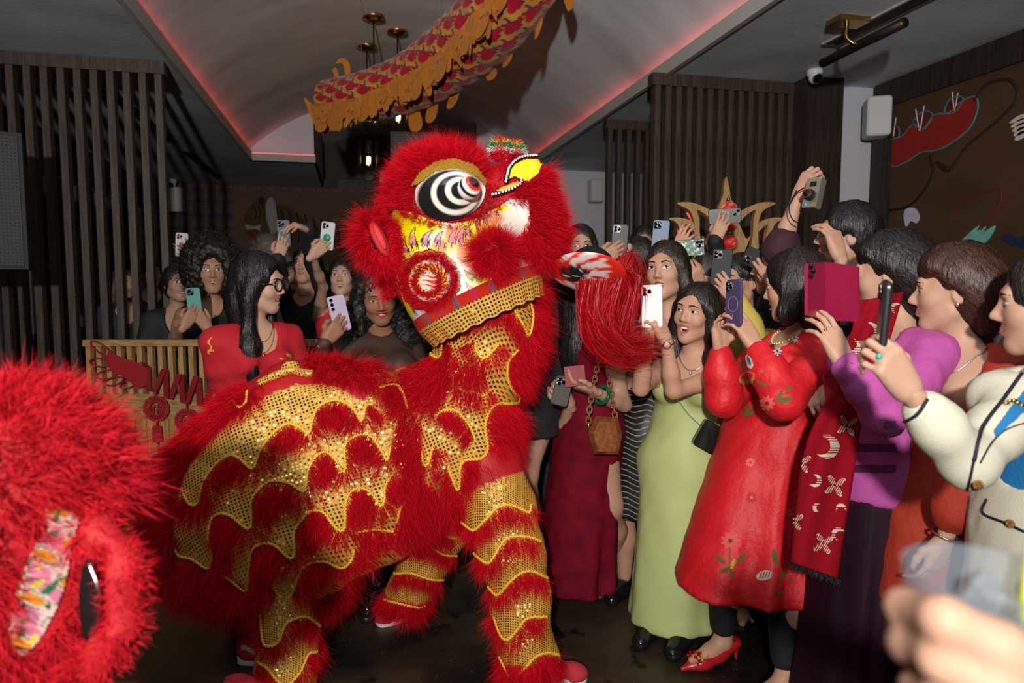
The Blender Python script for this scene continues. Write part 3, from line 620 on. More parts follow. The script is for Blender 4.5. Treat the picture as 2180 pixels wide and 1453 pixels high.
def sample_surf(v, q, dens, rng):
    t = np.vstack([q[:, [0, 1, 2]], q[:, [0, 2, 3]]]); a, b, c = v[t[:, 0]], v[t[:, 1]], v[t[:, 2]]; cr = np.cross(b-a, c-a); ar = np.linalg.norm(cr, axis=1)/2
    n = int(ar.sum()*dens); i = rng.choice(len(t), n, p=ar/ar.sum()); u, w_ = rng.random((2, n)); f = u+w_ > 1; u[f], w_[f] = 1-u[f], 1-w_[f]
    return a[i]+(b-a)[i]*u[:, None]+(c-a)[i]*w_[:, None], cr[i]/(2*ar[i][:, None]+1e-12)
class Fur:
    def __init__(s): s.v = []; s.t = []; s.c = []; s.n = 0
    def grow(s, roots, dirs, L, wid=.0022, col=(.54, .003, .012), droop=.25, curl=.32, seg=2, clump=.02, spread=.30, seed=1, k=1):
        r = np.random.default_rng(seed)
        if len(roots) == 0: return s
        if k > 1 and np.ndim(L): L = np.repeat(L, k)
        if k > 1: roots = np.repeat(roots, k, 0)+r.normal(size=(len(roots)*k, 3))*.004; dirs = np.repeat(dirs, k, 0)
        cell = np.floor(roots/clump).astype(np.int64); h = (cell[:, 0]*73856093 ^ cell[:, 1]*19349663 ^ cell[:, 2]*83492791) % 9973
        tab = r.normal(size=(9973, 3)); d = dirs+tab[h]*spread+r.normal(size=dirs.shape)*spread*.45; d /= np.linalg.norm(d, axis=1, keepdims=True)
        ln = L*(.7+.25*r.random(9973)[h]+.3*r.random(len(roots))); v, t = blades(roots, d, ln, wid*(.7+.6*r.random(len(roots))), seg, droop, curl, seed+5)
        tint = (.72+.5*r.random(len(roots)))[:, None]; c = np.broadcast_to(np.asarray(col, float), (len(roots), 3))*tint
        s.v.append(v); s.t.append(t+s.n); s.c.append(np.repeat(c, 2*seg+1, 0)); s.n += len(v); return s
    def build(s, name, parent, m=None):
        if not s.v: return None
        return tag(fastmesh(name, np.vstack(s.v), np.vstack(s.t), m or M_fur, parent, np.clip(np.vstack(s.c), 0, 1), tri=True), kind='stuff')
lion = thing('lion_dance_costume', 'red and gold lion dance costume with furry head raised', 'lion costume')
BAX = nrm(CR); MIDP = P(700, 900, 2.62); MIDN = nrm(A(CF[0], CF[1], 0))
def mirror(p, o=None, n=None):
    o = MIDP if o is None else o; n = MIDN if n is None else n; p = np.asarray(p, float); return p-2*((p-o)@n)[..., None]*n
# --- cloth body and neck
lo = P(280, 1320, 2.3).min(), ; B = [P(x, y, d) for x in (290, 1260) for y in (600, 1330) for d in (2.05, 3.0)]
S = SDF(np.min(B, 0), np.max(B, 0), .0125)
fl = (MIDN, .9)
S.chain([P(1030, 625, 2.5), P(1040, 700, 2.52), P(1000, 830, 2.55), P(985, 960, 2.57), P(1000, 1010, 2.57)], [.20, .165, .165, .17, .13], .06)
S.chain([P(985, 900, 2.58), P(860, 900, 2.6), P(740, 880, 2.6), P(640, 880, 2.6), P(540, 940, 2.6), P(440, 1030, 2.6), P(390, 1130, 2.6)], [.16, .16, .17, .18, .18, .16, .10], .1)
S.chain([P(930, 1000, 2.58), P(800, 1020, 2.6), P(650, 1050, 2.6), P(530, 1090, 2.6), P(420, 1140, 2.6)], [.13, .22, .27, .25, .15], .1)
S.chain([P(800, 1090, 2.6), P(640, 1130, 2.6), P(520, 1170, 2.6)], [.19, .24, .20], .1)
S.cut(P(700, 1285, 2.6), A(0, 0, -1))
bv, bq = S.mesh(); bv = smooth_mesh(bv, bq, 2)
bv = bv+vnormals(bv, bq)*(noise3(bv, 4.0, 3)*.012)[:, None]
btree = bvh(bv, bq)
def ZB(pts): return [(290+x/1.982, 720+y/1.982) for x, y in pts]       # photo zoom coordinates
def ZN(pts): return [(840+x/2.905, 560+y/2.905) for x, y in pts]
satin = ZB([(100, 760), (190, 640), (200, 580), (300, 440), (420, 330), (560, 240), (680, 195), (780, 190), (860, 210), (960, 270), (1010, 200), (980, 60), (600, 0), (0, 300)])
def bodyuv(p): return np.c_[(p-MIDP)@BAX*.93+(p[:, 2]-MIDP[2])*.36, (p[:, 2]-MIDP[2])*.93-(p-MIDP)@BAX*.36-np.abs((p-MIDP)@MIDN)*.8, np.zeros(len(p))]
def satmask(p):
    q = np.where((((p-MIDP)@MIDN) < 0)[:, None], p, mirror(p)); return inpoly(proj(q)[:, :2], satin).astype(float)
ob = fastmesh('body_cloth', bv, bq, M_seq, lion, np.repeat(satmask(bv)[:, None], 3, 1)); setvec(ob.data, 'suv', bodyuv(bv))
# --- scalloped trims traced along the cloth, each with its rickrack and fur band
rows = [ZB(t) for t in (
 [(205, 655), (235, 700), (270, 690), (285, 620), (330, 545), (395, 495), (440, 510), (485, 550), (505, 540), (530, 470), (580, 400), (640, 360), (690, 375), (730, 400), (745, 350), (770, 290), (830, 262), (880, 270), (920, 300), (945, 340), (960, 335), (968, 285), (1000, 275)],
 [(310, 850), (320, 770), (350, 740), (400, 745), (470, 800), (490, 780), (490, 690), (520, 640), (570, 605), (640, 610), (690, 640), (715, 640), (725, 560), (760, 500), (800, 480), (840, 510), (870, 560), (885, 545), (880, 460), (910, 420), (960, 405), (1000, 420), (1040, 480), (1060, 515), (1072, 470), (1078, 430)],
 [(478, 960), (490, 890), (540, 860), (590, 870), (650, 920), (670, 900), (665, 820), (700, 760), (740, 725), (790, 730), (830, 780), (860, 805), (880, 790), (885, 690), (910, 645), (950, 630), (990, 650), (1030, 705), (1045, 680), (1050, 620), (1090, 560)],
 [(170, 880), (190, 915), (240, 925), (305, 965), (325, 935), (330, 860)],
 [(325, 970), (400, 1010), (465, 1058), (476, 1000), (482, 940)],
 [(700, 960), (740, 938), (800, 935), (865, 960), (905, 930), (918, 885)],
 [(935, 812), (1010, 800), (1085, 808)],
 [(1098, 770), (1110, 720), (1140, 680), (1195, 655)],
 [(570, 990), (590, 1060), (615, 1085), (650, 1080), (680, 1010), (702, 955)],
 [(1025, 215), (1095, 200), (1130, 240), (1148, 300)],
 [(415, 265), (440, 295), (470, 270), (475, 225)])]
rows += [ZN(t) for t in (
 [(205, 480), (215, 540), (255, 582), (292, 578), (310, 480)],
 [(400, 330), (430, 355), (470, 300), (560, 260), (640, 255), (720, 280), (770, 350), (800, 410), (825, 440), (845, 330), (830, 240), (812, 180), (815, 90)],
 [(505, 490), (512, 540), (550, 585), (600, 545), (645, 490)],
 [(410, 1240), (440, 1210), (530, 1200), (570, 1140), (555, 1000), (590, 900), (640, 865), (700, 868), (785, 850), (730, 790), (692, 700), (700, 600), (758, 530)],
 [(260, 940), (300, 910), (370, 905), (420, 940), (470, 1010), (500, 1100)],
 [(175, 1150), (178, 1235), (210, 1240), (242, 1130)],
 [(330, 1250), (360, 1330), (395, 1392), (405, 1260), (420, 1200)],
 [(390, 760), (440, 790), (500, 795), (545, 820), (590, 780)])]
allfur = Fur(); LN = A(0, 0, -1)
def ric(pts, nrmls, amp=.0035, wl=.011, r=.0032):
    p = np.asarray(pts); t = np.gradient(p, axis=0); t /= np.linalg.norm(t, axis=1, keepdims=True)+1e-12; b = np.cross(nrmls, t)
    s = np.r_[0, np.cumsum(np.linalg.norm(np.diff(p, axis=0), axis=1))]; return p+b*(amp*np.sin(s/wl*2*math.pi))[:, None]+nrmls*.009
def band(tree, curve, normals, wid, L, dens, fur, seed, down=.42, out=.42, side=1., base=None):
    """fur rooted on a strip of the cloth along one side of a curve"""
    t = np.gradient(curve, axis=0); t /= np.linalg.norm(t, axis=1, keepdims=True)+1e-12
    for _ in range(2): t[1:-1] = (t[:-2]+t[1:-1]+t[2:])/3
    per = np.cross(t, normals)*side; per /= np.linalg.norm(per, axis=1, keepdims=True)+1e-9
    ln = np.linalg.norm(np.diff(curve, axis=0), axis=1).sum(); r = np.random.default_rng(seed); n = int(ln*wid*dens)
    if n < 2: return
    u = r.random(n)*(len(curve)-1); i = u.astype(int); f = (u-i)[:, None]; i2 = np.minimum(i+1, len(curve)-1)
    p = curve[i]*(1-f)+curve[i2]*f; pr = per[i]; off = .003+r.random(n)**1.6*wid
    h, nn = snap(tree, p+pr*off[:, None]); d = pr*.85+LN*down+nn*(out+.5*(1-off/wid).clip(0, 1))[:, None]; d /= np.linalg.norm(d, axis=1, keepdims=True)
    fur.grow(h, d, L, droop=.35, seed=seed, k=3, clump=.014, spread=.22, wid=.0015)
tr_n = 0; ricrac = []
def do_rows(tree, rws, wid, L, far=True, dens=34000, parent=None):
    global tr_n
    for rw in rws:
        px = resample(catmull(rw, 6), 4.); p, n = cast(tree, px); ok = ~np.isnan(p[:, 0])
        if ok.sum() < 6: continue
        p, n = p[ok], n[ok]
        cut = np.r_[0, np.where(np.linalg.norm(np.diff(p, axis=0), axis=1) > .06)[0]+1, len(p)]
        for a, b in zip(cut[:-1], cut[1:]):
            if b-a < 6: continue
            q = resample(p[a:b], .003); q, nn = snap(tree, q)
            for _ in range(3): nn[1:-1] = (nn[:-2]+nn[1:-1]+nn[2:]); nn /= np.linalg.norm(nn, axis=1, keepdims=True)
            MB().tube(ric(q, nn), .0042, 5).build('rickrack_trim', M_ric, parent or lion); tr_n += 1
            qc = resample(p[a:b], .012); qc, nc = snap(tree, qc); band(tree, qc, nc, wid, L, dens, allfur, 100+tr_n)
            if far:
                qm, nm = snap(tree, mirror(qc)); band(tree, qm, nm, wid, L, dens*.35, allfur, 300+tr_n, side=-1.)
do_rows(btree, rows[:11], .058, .054); do_rows(btree, rows[11:], .040, .046)
# loose fur along the back, tail end, neck edges and hem
rp, rn_ = sample_surf(bv, bq, 26000, RNG); q = proj(np.where((((rp-MIDP)@MIDN) < 0)[:, None], rp, mirror(rp)))[:, :2]
near = ((rp-MIDP)@MIDN) < .05
furreg = [ZB([(0, 720), (30, 540), (170, 400), (300, 310), (390, 220), (470, 180), (480, 270), (400, 340), (290, 440), (190, 580), (180, 700), (160, 780), (180, 960), (330, 1010), (480, 1060), (560, 1100), (600, 1140), (0, 1250), (0, 700)]),
          ZB([(690, 80), (1000, 120), (1180, 240), (1150, 300), (1010, 230), (860, 185), (760, 170)]), ZB([(1110, 300), (1190, 320), (1200, 420), (1210, 600), (1300, 640), (1400, 640), (1380, 760), (1080, 860), (1120, 700), (1100, 450)]),
          ZN([(40, 640), (110, 490), (190, 490), (220, 590), (300, 600), (340, 500), (390, 600), (400, 700), (330, 800), (260, 900), (150, 900), (30, 760)]), ZN([(400, 600), (560, 620), (560, 760), (420, 760)]),
          ZN([(860, 90), (1100, 200), (1100, 700), (860, 560), (850, 300)]), ZN([(770, 480), (900, 420), (1000, 640), (860, 800), (800, 800), (720, 690)]), ZN([(650, 900), (880, 870), (760, 1000), (740, 1320), (540, 1420), (430, 1380), (450, 1240), (600, 1200)])]
m = np.zeros(len(rp), bool)
for pl in furreg: m |= inpoly(q, pl)
low = rp[:, 2] < P(700, 1235, 2.6)[2]; m |= low
m &= near | (RNG.random(len(rp)) < .4)
ax_ = nrm(P(300, 1150, 2.6)-P(700, 950, 2.6)); d = rn_*.75+LN*.6; dl = (q[:, 0] < 480)[:, None]; d = d+np.where(dl, ax_*.6, 0)
d += np.where((q[:, 0] > 1130)[:, None], CR*.5, 0); d /= np.linalg.norm(d, axis=1, keepdims=True)
allfur.grow(rp[m], d[m], np.where(q[m][:, 0] < 420, .075, .062), droop=.45, seed=11, k=3, clump=.022, spread=.26, wid=.0017, seg=2, curl=.32)
# --- gold collar piece on the saddle, raised above the satin
sp, sn = cast(btree, resample(catmull(ZB([(520, 205), (570, 180), (620, 160), (660, 150), (700, 160), (745, 165)]), 6), 3))
ok = ~np.isnan(sp[:, 0]); sp, sn = sp[ok]+A(0, 0, .014), sn[ok]; o = MB().tube(sp, .015, 10).build('saddle_trim', M_seqL, lion); setvec(o.data, 'suv', bodyuv(np.array([v.co[:] for v in o.data.vertices])))
pk = P(630, 775, 2.58); o = MB().tube([sp[len(sp)*3//5], sp[len(sp)*3//5]*.4+pk*.6, pk], [.035, .022, .012], 10).build('saddle_point', M_seqL, lion); setvec(o.data, 'suv', bodyuv(np.array([v.co[:] for v in o.data.vertices])))
# --- legs
def leg(pts, rad, rws, topmask=None, far=False, dens=34000, seed=0):
    global tr_n
    p3 = [P(*a) for a in pts]; b = np.array(p3); s = SDF(b.min(0)-.2, b.max(0)+.2, .010); s.chain(p3, rad, .05)
    s.cut(p3[-1]+nrm(p3[-1]-p3[-2])*.012, nrm(p3[-1]-p3[-2])); v, qd = s.mesh(); v = smooth_mesh(v, qd, 2); v = v+vnormals(v, qd)*(noise3(v, 6, 5+seed)*.006)[:, None]; t = bvh(v, qd)
    pm = np.zeros(len(v)) if topmask is None else inpoly(proj(v)[:, :2], topmask).astype(float)
    o = fastmesh('leg_cloth', v, qd, M_seqL, lion, np.repeat(pm[:, None], 3, 1)); c = (v-b[0])@BAX; ang = np.c_[c*1.15, v[:, 2]+.3*c-np.abs((v-b[0])@MIDN), 0*c]; setvec(o.data, 'suv', ang)
    do_rows(t, rws, .038, .046, far=False, parent=lion, dens=dens)
    for rw in rws:     # carry the fur bands round the hidden side
        p, n = cast(t, resample(rw, 6)); ok = ~np.isnan(p[:, 0]); p = p[ok]
        if len(p) < 4: continue
        i = np.abs(np.linalg.norm(b-p.mean(0), axis=1)).argmin(); cz = np.interp(p[:, 2], b[::-1, 2], b[::-1, 0]), np.interp(p[:, 2], b[::-1, 2], b[::-1, 1])
        c = np.c_[cz[0], cz[1], p[:, 2]]; h, nn = snap(t, mirror(p, c.mean(0))); band(t, h, nn, .045, .05, dens*.5, allfur, 500+tr_n, side=-1.)
legF = [ZB(t) for t in ([(1350, 750), (1390, 780), (1430, 805), (1470, 770), (1520, 715), (1570, 700), (1620, 720), (1652, 735), (1658, 700)], [(1385, 840), (1430, 900), (1490, 945), (1530, 890), (1560, 845), (1600, 835), (1660, 840), (1700, 858)],
        [(1490, 1040), (1530, 1080), (1570, 1030), (1620, 985), (1670, 980), (1728, 1012)], [(1515, 1170), (1545, 1250), (1575, 1265), (1610, 1220), (1650, 1175), (1728, 1170)], [(1540, 1340), (1570, 1400), (1595, 1430), (1630, 1400), (1680, 1340), (1730, 1325), (1776, 1335)])]
leg([(1035, 985, 2.52), (1062, 1080, 2.5), (1090, 1180, 2.47), (1108, 1280, 2.45), (1118, 1370, 2.43), (1135, 1420, 2.42)], [.13, .125, .115, .10, .094, .10], legF, ZB([(1300, 400), (1700, 400), (1640, 560), (1600, 568), (1420, 640), (1340, 680)]), seed=1)
legB = [ZB(t) for t in ([(1235, 785), (1290, 820), (1352, 840)], [(1165, 850), (1240, 870), (1300, 905), (1372, 910)], [(1095, 992), (1160, 985), (1240, 1010), (1315, 1015)], [(1035, 1095), (1100, 1110), (1190, 1130), (1215, 1120)])]
leg([(985, 1060, 2.72), (945, 1120, 2.78), (905, 1190, 2.84), (872, 1255, 2.88), (862, 1285, 2.89)], [.11, .10, .095, .088, .09], legB, seed=2)
legR = [ZB(t) for t in ([(530, 1160), (540, 1260), (555, 1292), (600, 1280), (630, 1205), (670, 1180), (715, 1175), (768, 1215)], [(520, 1365), (560, 1390), (600, 1440), (640, 1455), (690, 1400), (720, 1330), (756, 1320)])]
leg([(590, 1150, 2.52), (600, 1240, 2.5), (615, 1330, 2.48), (610, 1420, 2.46), (605, 1500, 2.45)], [.14, .12, .10, .10, .11], legR+[[(555, 1495), (600, 1520), (655, 1490)]], seed=3)
leg([(600, 1180, 2.8), (620, 1290, 2.85), (615, 1380, 2.86)], [.12, .1, .095], [[(570, 1330), (610, 1350), (655, 1330)]], seed=4, dens=12000)
# ankle fringe over the shoes
for c, L_ in (((1128, 1412, 2.40), .06), ((862, 1278, 2.87), .055)):
    k = P(*c); a = RNG.random(700)*6.283; r_ = .085; rt = k+np.c_[r_*np.cos(a), r_*np.sin(a), RNG.random(700)*.05-.01]; dd = np.c_[np.cos(a)*.5, np.sin(a)*.5, np.full(700, -.7)]
    allfur.grow(rt, dd/np.linalg.norm(dd, axis=1, keepdims=True), L_, seed=77, k=5, spread=.2)
allfur.build('body_fur', lion)
# ---------------- lion head ----------------
HO = P(985, 500, 2.47); HX = nrm(CR*.900+CU*.425-CF*.16); HS = nrm(-CF-HX*(-CF@HX)); HU = np.cross(HX, -HS)
if HU[2] < 0: HU = -HU
HM = frame(HO, HX, HS, HU)
def HL(px, py, s=0.):
    v = ray(px, py); t = ((HO+HS*s-CP)@HS)/(v@HS); q = CP+v*t-HO; return A(q@HX, s, q@HU)
S = SDF((-.42, -.42, -.38), (.50, .42, .44), .008)
cb_ = (HL(885, 690, .0)+HL(1160, 565, .0))/2; cb_ = cb_+A(.004, 0, -.028); zc = cb_[2]
S.cone(cb_+A(-.008, 0, -.03), cb_+A(-.022, 0, .17), .238, .250, .02, flat=(A(0, 1, 0), .95))
S.ell(HL(955, 440), (.190, .235, .195), k=.08)
S.ell(HL(1085, 440), (.13, .19, .135), k=.06); S.ell(HL(1128, 470), (.085, .17, .15), k=.05)
S.ell(HL(1112, 388), (.085, .12, .075), k=.04)
for s in (-1, 1): S.ell(HL(962, 418, .0)+A(.0, s*.2, 0), (.13, .07, .11), k=.05)
S.cut((0, 0, zc), A(0, 0, -1)) if False else None
S.cut(A(cb_[0], 0, zc), nrm(A(.0, 0, -1)))
hv, hq = S.mesh(); hv = smooth_mesh(hv, hq, 1); hw = xf(HM, hv)
if np.linalg.det(HM[:3, :3]) < 0: hq = hq[:, ::-1]
hw = hw; htree = bvh(hw, hq)
head = fastmesh('head_shell', hw, hq, mat('red_base', (.40, .004, .010), .7), lion); head['label'] = 'furry painted lion head'
def hmir(p): return mirror(p, HO, HS)
def patch(name, poly, step, fn, off=.003, m=None, both=True, bulge=None, parent=head, flip=False):
    """a painted sheet laid on the head: pixels inside an outline cast on the shell"""
    poly = np.asarray(poly, float); x0, y0 = poly.min(0); x1, y1 = poly.max(0); xs_ = np.arange(x0, x1+step, step); ys_ = np.arange(y0, y1+step, step)
    gx, gy = np.meshgrid(xs_, ys_); pts = np.c_[gx.ravel(), gy.ravel()]; ins = inpoly(pts, poly)
    p = np.full((len(pts), 3), np.nan); n = p.copy(); p[ins], n[ins] = cast(htree, pts[ins]); ok = ~np.isnan(p[:, 0])
    if bulge is None: p = p+n*off
    else: p = p+nrm(-CF+HX*.25)*(off+bulge(pts))[:, None]
    idx = np.full(len(pts), -1); idx[ok] = np.arange(ok.sum()); I = idx.reshape(gx.shape)
    qd = np.stack([I[:-1, :-1], I[1:, :-1], I[1:, 1:], I[:-1, 1:]], -1).reshape(-1, 4); qd = qd[(qd >= 0).all(1)]
    P_ = p[ok]; col = fn(pts[ok]); ln = np.linalg.norm(P_[qd[:, 0]]-P_[qd[:, 2]], axis=1); qd = qd[ln < step*.012+.01]
    o = fastmesh(name, hmir(P_) if flip else P_, qd[:, ::-1] if flip else qd, m or M_paint, parent, col)
    if both: patch(name, poly, step*2.2, fn, off, m, False, bulge, parent, flip=True)
    return o
def ZH(pts): return np.array([(820+x/4.843, 420+y/4.843) for x, y in pts])
def segd(p, a, b):
    ba = b-a; t = np.clip(((p-a)@ba)/(ba@ba+1e-9), 0, 1); return np.linalg.norm(p-a-t[:, None]*ba, axis=1), t
def stroke(p, line, w0, w1=None):
    l = np.asarray(line, float); d = np.full(len(p), 1e9); n = len(l)-1; w1 = w0 if w1 is None else w1
    for i in range(n): e, t = segd(p, l[i], l[i+1]); d = np.minimum(d, e-(w0+(w1-w0)*(i+t)/n))
    return d < 0
def cheek(p):
    c = np.empty((len(p), 3)); c[:] = srgb('efe6da'); Y, O_, R_, G_, PK = map(lambda h: A(*srgb(h)), ('f7e600', 'ff8a4c', 'e8281e', '59c81e', 'd86a9c'))
    def blend(cx, cy, rx, ry, col, pw=1.6):
        nonlocal c
        w_ = np.clip(1.5-inell(p, cx, cy, rx, ry)*1.0, 0, 1)[:, None]; w_ = np.clip(w_*pw, 0, 1); c = c*(1-w_)+col*w_
    blend(855, 505, 45, 60, Y); blend(850, 600, 20, 60, Y); blend(890, 480, 50, 16, Y); blend(957, 535, 45, 12, Y); blend(970, 520, 26, 20, Y); blend(1015, 485, 38, 14, Y); blend(1000, 505, 30, 20, Y, 1.)
    blend(968, 498, 18, 16, O_); blend(995, 540, 24, 22, O_); blend(940, 522, 16, 12, O_, 1.2); blend(1045, 462, 22, 12, O_); blend(865, 655, 14, 40, Y); blend(852, 612, 10, 20, R_, .8); blend(1022, 595, 24, 10, Y); blend(1005, 590, 14, 12, G_, .8); blend(1060, 442, 20, 8, Y)
    tips = ZH([(125, 490), (210, 400), (318, 300), (497, 335), (605, 345), (745, 315), (835, 290), (880, 275), (995, 185), (1060, 150), (740, 620), (810, 740), (830, 875)])
    base = ZH([(150, 660), (225, 570), (300, 500), (400, 490), (540, 480), (690, 480), (770, 460), (850, 400), (950, 300), (1030, 230), (890, 620), (930, 830), (900, 945)])
    for i, (t, b) in enumerate(zip(tips, base)):
        ax = b-t; L_ = np.linalg.norm(ax); ax = ax/L_; pe = A(-ax[1], ax[0]); wd = L_*.24
        s = (p-t)@ax/L_; u = (p-t)@pe-np.sin(s*3.2)*L_*.12; prof = wd*np.clip(s, 0, 1)**.8; ins = (s > 0) & (s < 1) & (np.abs(u) < prof)
        w_ = np.clip(s, 0, 1)[:, None]; cc = (Y if i < 3 else A(*srgb('f0e2dc')) if i in (3, 4) else O_)*(1-w_)+(PK if i < 9 else G_)*w_*.9+.0
        c = np.where(ins[:, None], cc, c); c[ins & (np.abs(np.sin(u*2.2)) < .18) & (s > .35)] = (PK if i < 9 else R_)*.8
        c[(s > 0) & (s < 1) & (np.abs(np.abs(u)-prof) < 1.0)] = .01
    drops = ZH([(163, 700), (207, 650), (247, 580), (285, 530), (335, 505), (392, 480), (453, 495), (540, 500), (615, 525), (685, 520), (770, 480), (836, 430), (890, 380), (950, 335), (1022, 265), (1092, 210), (1160, 180), (955, 850), (120, 745), (183, 840), (150, 880), (228, 930), (195, 970), (247, 1055), (290, 1030), (345, 1115), (293, 1140), (318, 1190)])
    for i, q in enumerate(drops):
        ang = A(.25, 1.) if i < 6 else A(.0, 1.) if i < 10 else A(.35, 1) if i < 17 else A(.7, .75); ang = ang/np.linalg.norm(ang); top = q-ang*8
        c[stroke(p, [top+A(4, -4), top, q-ang*3, q, q+ang*4], .9, 3.1)] = .008
        for k in (-2.5, .8, 4.): c[np.linalg.norm(p-q-ang*k, axis=1) < 1.05+.18*k] = .9
    mc = A(915.5, 597); dd = p-mc; r = np.linalg.norm(dd, axis=1); a = np.arctan2(dd[:, 1], dd[:, 0])   # scalloped petals round the medallion
    sc_ = 62+4*np.abs(np.sin(a*7)); pet = (r < sc_) & (r > 44); w_ = np.clip((r-46)/18, 0, 1)[:, None]; c = np.where(pet[:, None], R_*(1-w_)+A(*srgb('f0643c'))*w_, c); c[pet & (np.abs(((a*14/math.pi+r*.06) % 1)-.5) < .10)] = R_*.55; c[(np.abs(r-sc_) < 1.2)] = .01
    ye = (r < 37) & (r > 20); c[ye] = np.where((((a*9/math.pi/2*2+r*.11) % 1) < .45)[ye][:, None], Y, R_*.9); c[ye & (np.abs(((a*9/math.pi+r*.11) % 1)-.45) < .06)] = .02
    ce = r < 23; c[ce] = srgb('f3ead6')
    for y_, h in ((-9, 2.4), (1, 3.4), (10, 2.6)): c[ce & (np.abs(dd[:, 1]-y_-2.5*np.sin(dd[:, 0]*.16)) < h*np.clip((dd[:, 0]+18)/22, 0, 1.3))] = srgb('f04a32')
    for x_, y_ in RNG.random((60, 2))*A(60, 55)+A(832, 468): c[np.linalg.norm(p-A(x_, y_), axis=1) < .9] = srgb('e8641e')
    return c*.78
patch('painted_cheek', [(822, 480), (835, 445), (880, 450), (920, 468), (960, 475), (1000, 470), (1050, 445), (1085, 425), (1125, 425), (1130, 480), (1110, 530), (1165, 556), (1168, 566), (888, 696), (870, 670), (845, 600), (832, 540)], 1.35, cheek)
# eye: painted rings on a bulging oval, then the ball
def eyecol(p):
    c = np.empty((len(p), 3)); c[:] = .012; e0 = inell(p, 958, 415, 76, 60, -12); W_ = A(*srgb('e8dfd0')); mixw = lambda r, a, b, s: np.clip(np.minimum((r-a)/s, (b-r)/s)+.5, 0, 1)[:, None]
    w_ = mixw(inell(p, 954, 422, 70, 56, -10), .98, 1.4, .12); c = c*(1-w_)+W_*w_
    w_ = mixw(inell(p, 967, 417, 52, 45, -6), .80, 1.0, .07); c = c*(1-w_)+W_*w_
    w_ = mixw(inell(p, 978, 414, 34, 29, -2), .66, 1.0, .09); c = c*(1-w_)+W_*w_
    return c
a_ = np.linspace(0, 2*math.pi, 40, endpoint=False); ca, sa = math.cos(math.radians(-10)), math.sin(math.radians(-10))
eyeo = np.c_[957+76*np.cos(a_)*ca-58*np.sin(a_)*sa, 414+76*np.cos(a_)*sa+58*np.sin(a_)*ca]
eye = patch('eye', eyeo, 1.6, eyecol, .014, M_gloss, bulge=lambda p: .035*np.clip(1-inell(p, 957, 414, 78, 60, -10)**2, 0, 1))
ec, _ = cast(htree, [(993, 411)]); ec = ec[0]+nrm(-CF+HX*.25)*.052
def eyeball(c, s):
    ez = nrm(HX*.75+HS*s*.55+HU*.12); ex = nrm(np.cross(HU, ez)); M = frame(A(0, 0, 0), ex, np.cross(ez, ex), ez); mb = MB(); mb.ball(c, .037, 40, M=M); v = mb.arr()-c; h = v@ez/.037
    col = np.full((len(v), 3), .85); col[(h > .15) & (h < .45)] = .012; col[h > .62] = srgb('e8321e'); col[h > .88] = .01; mb.c = [col]; mb.build('eyeball', M_gloss, head, paint=True)
eyeball(ec, 1); eyeball(hmir(ec), -1)
def gold(p): c = np.empty((len(p), 3)); c[:] = srgb('c9962a'); c *= (.85+RNG.random((len(p), 1))*.2); return np.clip(c, 0, 1)
M_glit = mat('gold_glitter', (.7, .45, .1), .35, .25, attr=True, bump=(350, 1.))
patch('gold_eyelid', [(880, 402), (900, 372), (930, 352), (965, 346), (1000, 358), (1024, 392), (1020, 402), (1000, 378), (965, 366), (930, 372), (900, 395)], 2.2, gold, .028, M_glit)
# nose panel, nostril scroll and upper lip with teeth
def nosec(p): c = np.empty((len(p), 3)); c[:] = srgb('f5e11a'); c[p[:, 0]*.45+p[:, 1] < 845-2] = srgb('f5e11a'); return c
nose = [(1078, 392), (1084, 372), (1096, 358), (1112, 349), (1128, 346), (1140, 347), (1147, 356), (1140, 372), (1122, 392), (1110, 394), (1095, 384)]
patch('nose_panel', nose, 2., nosec, .018)
def beadline(pts, off, r=.0045, wd=.009):
    p, n = cast(htree, resample(catmull(pts, 6), 2.)); ok = ~np.isnan(p[:, 0]); p, n = p[ok]+n[ok]*off, n[ok]; MB().tube(p, wd, 6, flat=.5).build('black_trim', M_blackp, head); MB().tube(hmir(p), wd, 6).build('black_trim', M_blackp, head)
    b = resample(p, .0115); mb = MB(); [mb.ball(x+nrm(-CF)*wd*.8, r, 8) for x in b]; tag(mb.build('white_beads', mat('bead_white', (.85, .85, .85), .2), head), kind='stuff')
beadline([(1077, 396), (1082, 374), (1096, 356), (1114, 346), (1140, 344)], .022); beadline([(1055, 419), (1072, 415), (1092, 408), (1104, 400), (1104, 394)], .03)
patch('nostril_panel', [(1056, 414), (1068, 405), (1088, 398), (1102, 394), (1102, 402), (1088, 408), (1068, 414)], 2., lambda p: np.tile(A(*srgb('f2a21a')), (len(p), 1)), .026)
patch('tooth_panel', [(1062, 485), (1072, 472), (1088, 464), (1092, 478), (1092, 510), (1082, 520), (1068, 512), (1064, 500)], 2., lambda p: np.tile(A(*srgb('efe6da'))*.78, (len(p), 1))*np.where((np.abs(p[:, 1]-500) < 1.5)[:, None], .6, 1), .02, M_gloss)
# fur on the head
hf = Fur(); hp, hn = sample_surf(hw, hq, 60000, RNG); side = ((hp-HO)@HS) > -.02; q = proj(np.where(side[:, None], hp, hmir(hp)))[:, :2]
panel = inpoly(q, [(815, 490), (826, 462), (850, 450), (880, 466), (915, 482), (960, 487), (1000, 480), (1040, 462), (1066, 446), (1100, 430), (1125, 425), (1125, 470), (1095, 520), (1110, 545), (1175, 560), (890, 705), (860, 690), (830, 560)])
eyeh = inell(q, 957, 414, 72, 55, -10) < 1; lid = inpoly(q, [(884, 402), (900, 376), (930, 358), (965, 352), (1000, 364), (1022, 394), (1000, 380), (965, 370), (930, 376), (900, 395)])
nos = inpoly(q, nose) | inpoly(q, [(1058, 412), (1070, 404), (1100, 394), (1100, 402), (1070, 414)]); tee = inpoly(q, [(1064, 486), (1074, 474), (1088, 468), (1090, 508), (1080, 516), (1068, 508)])
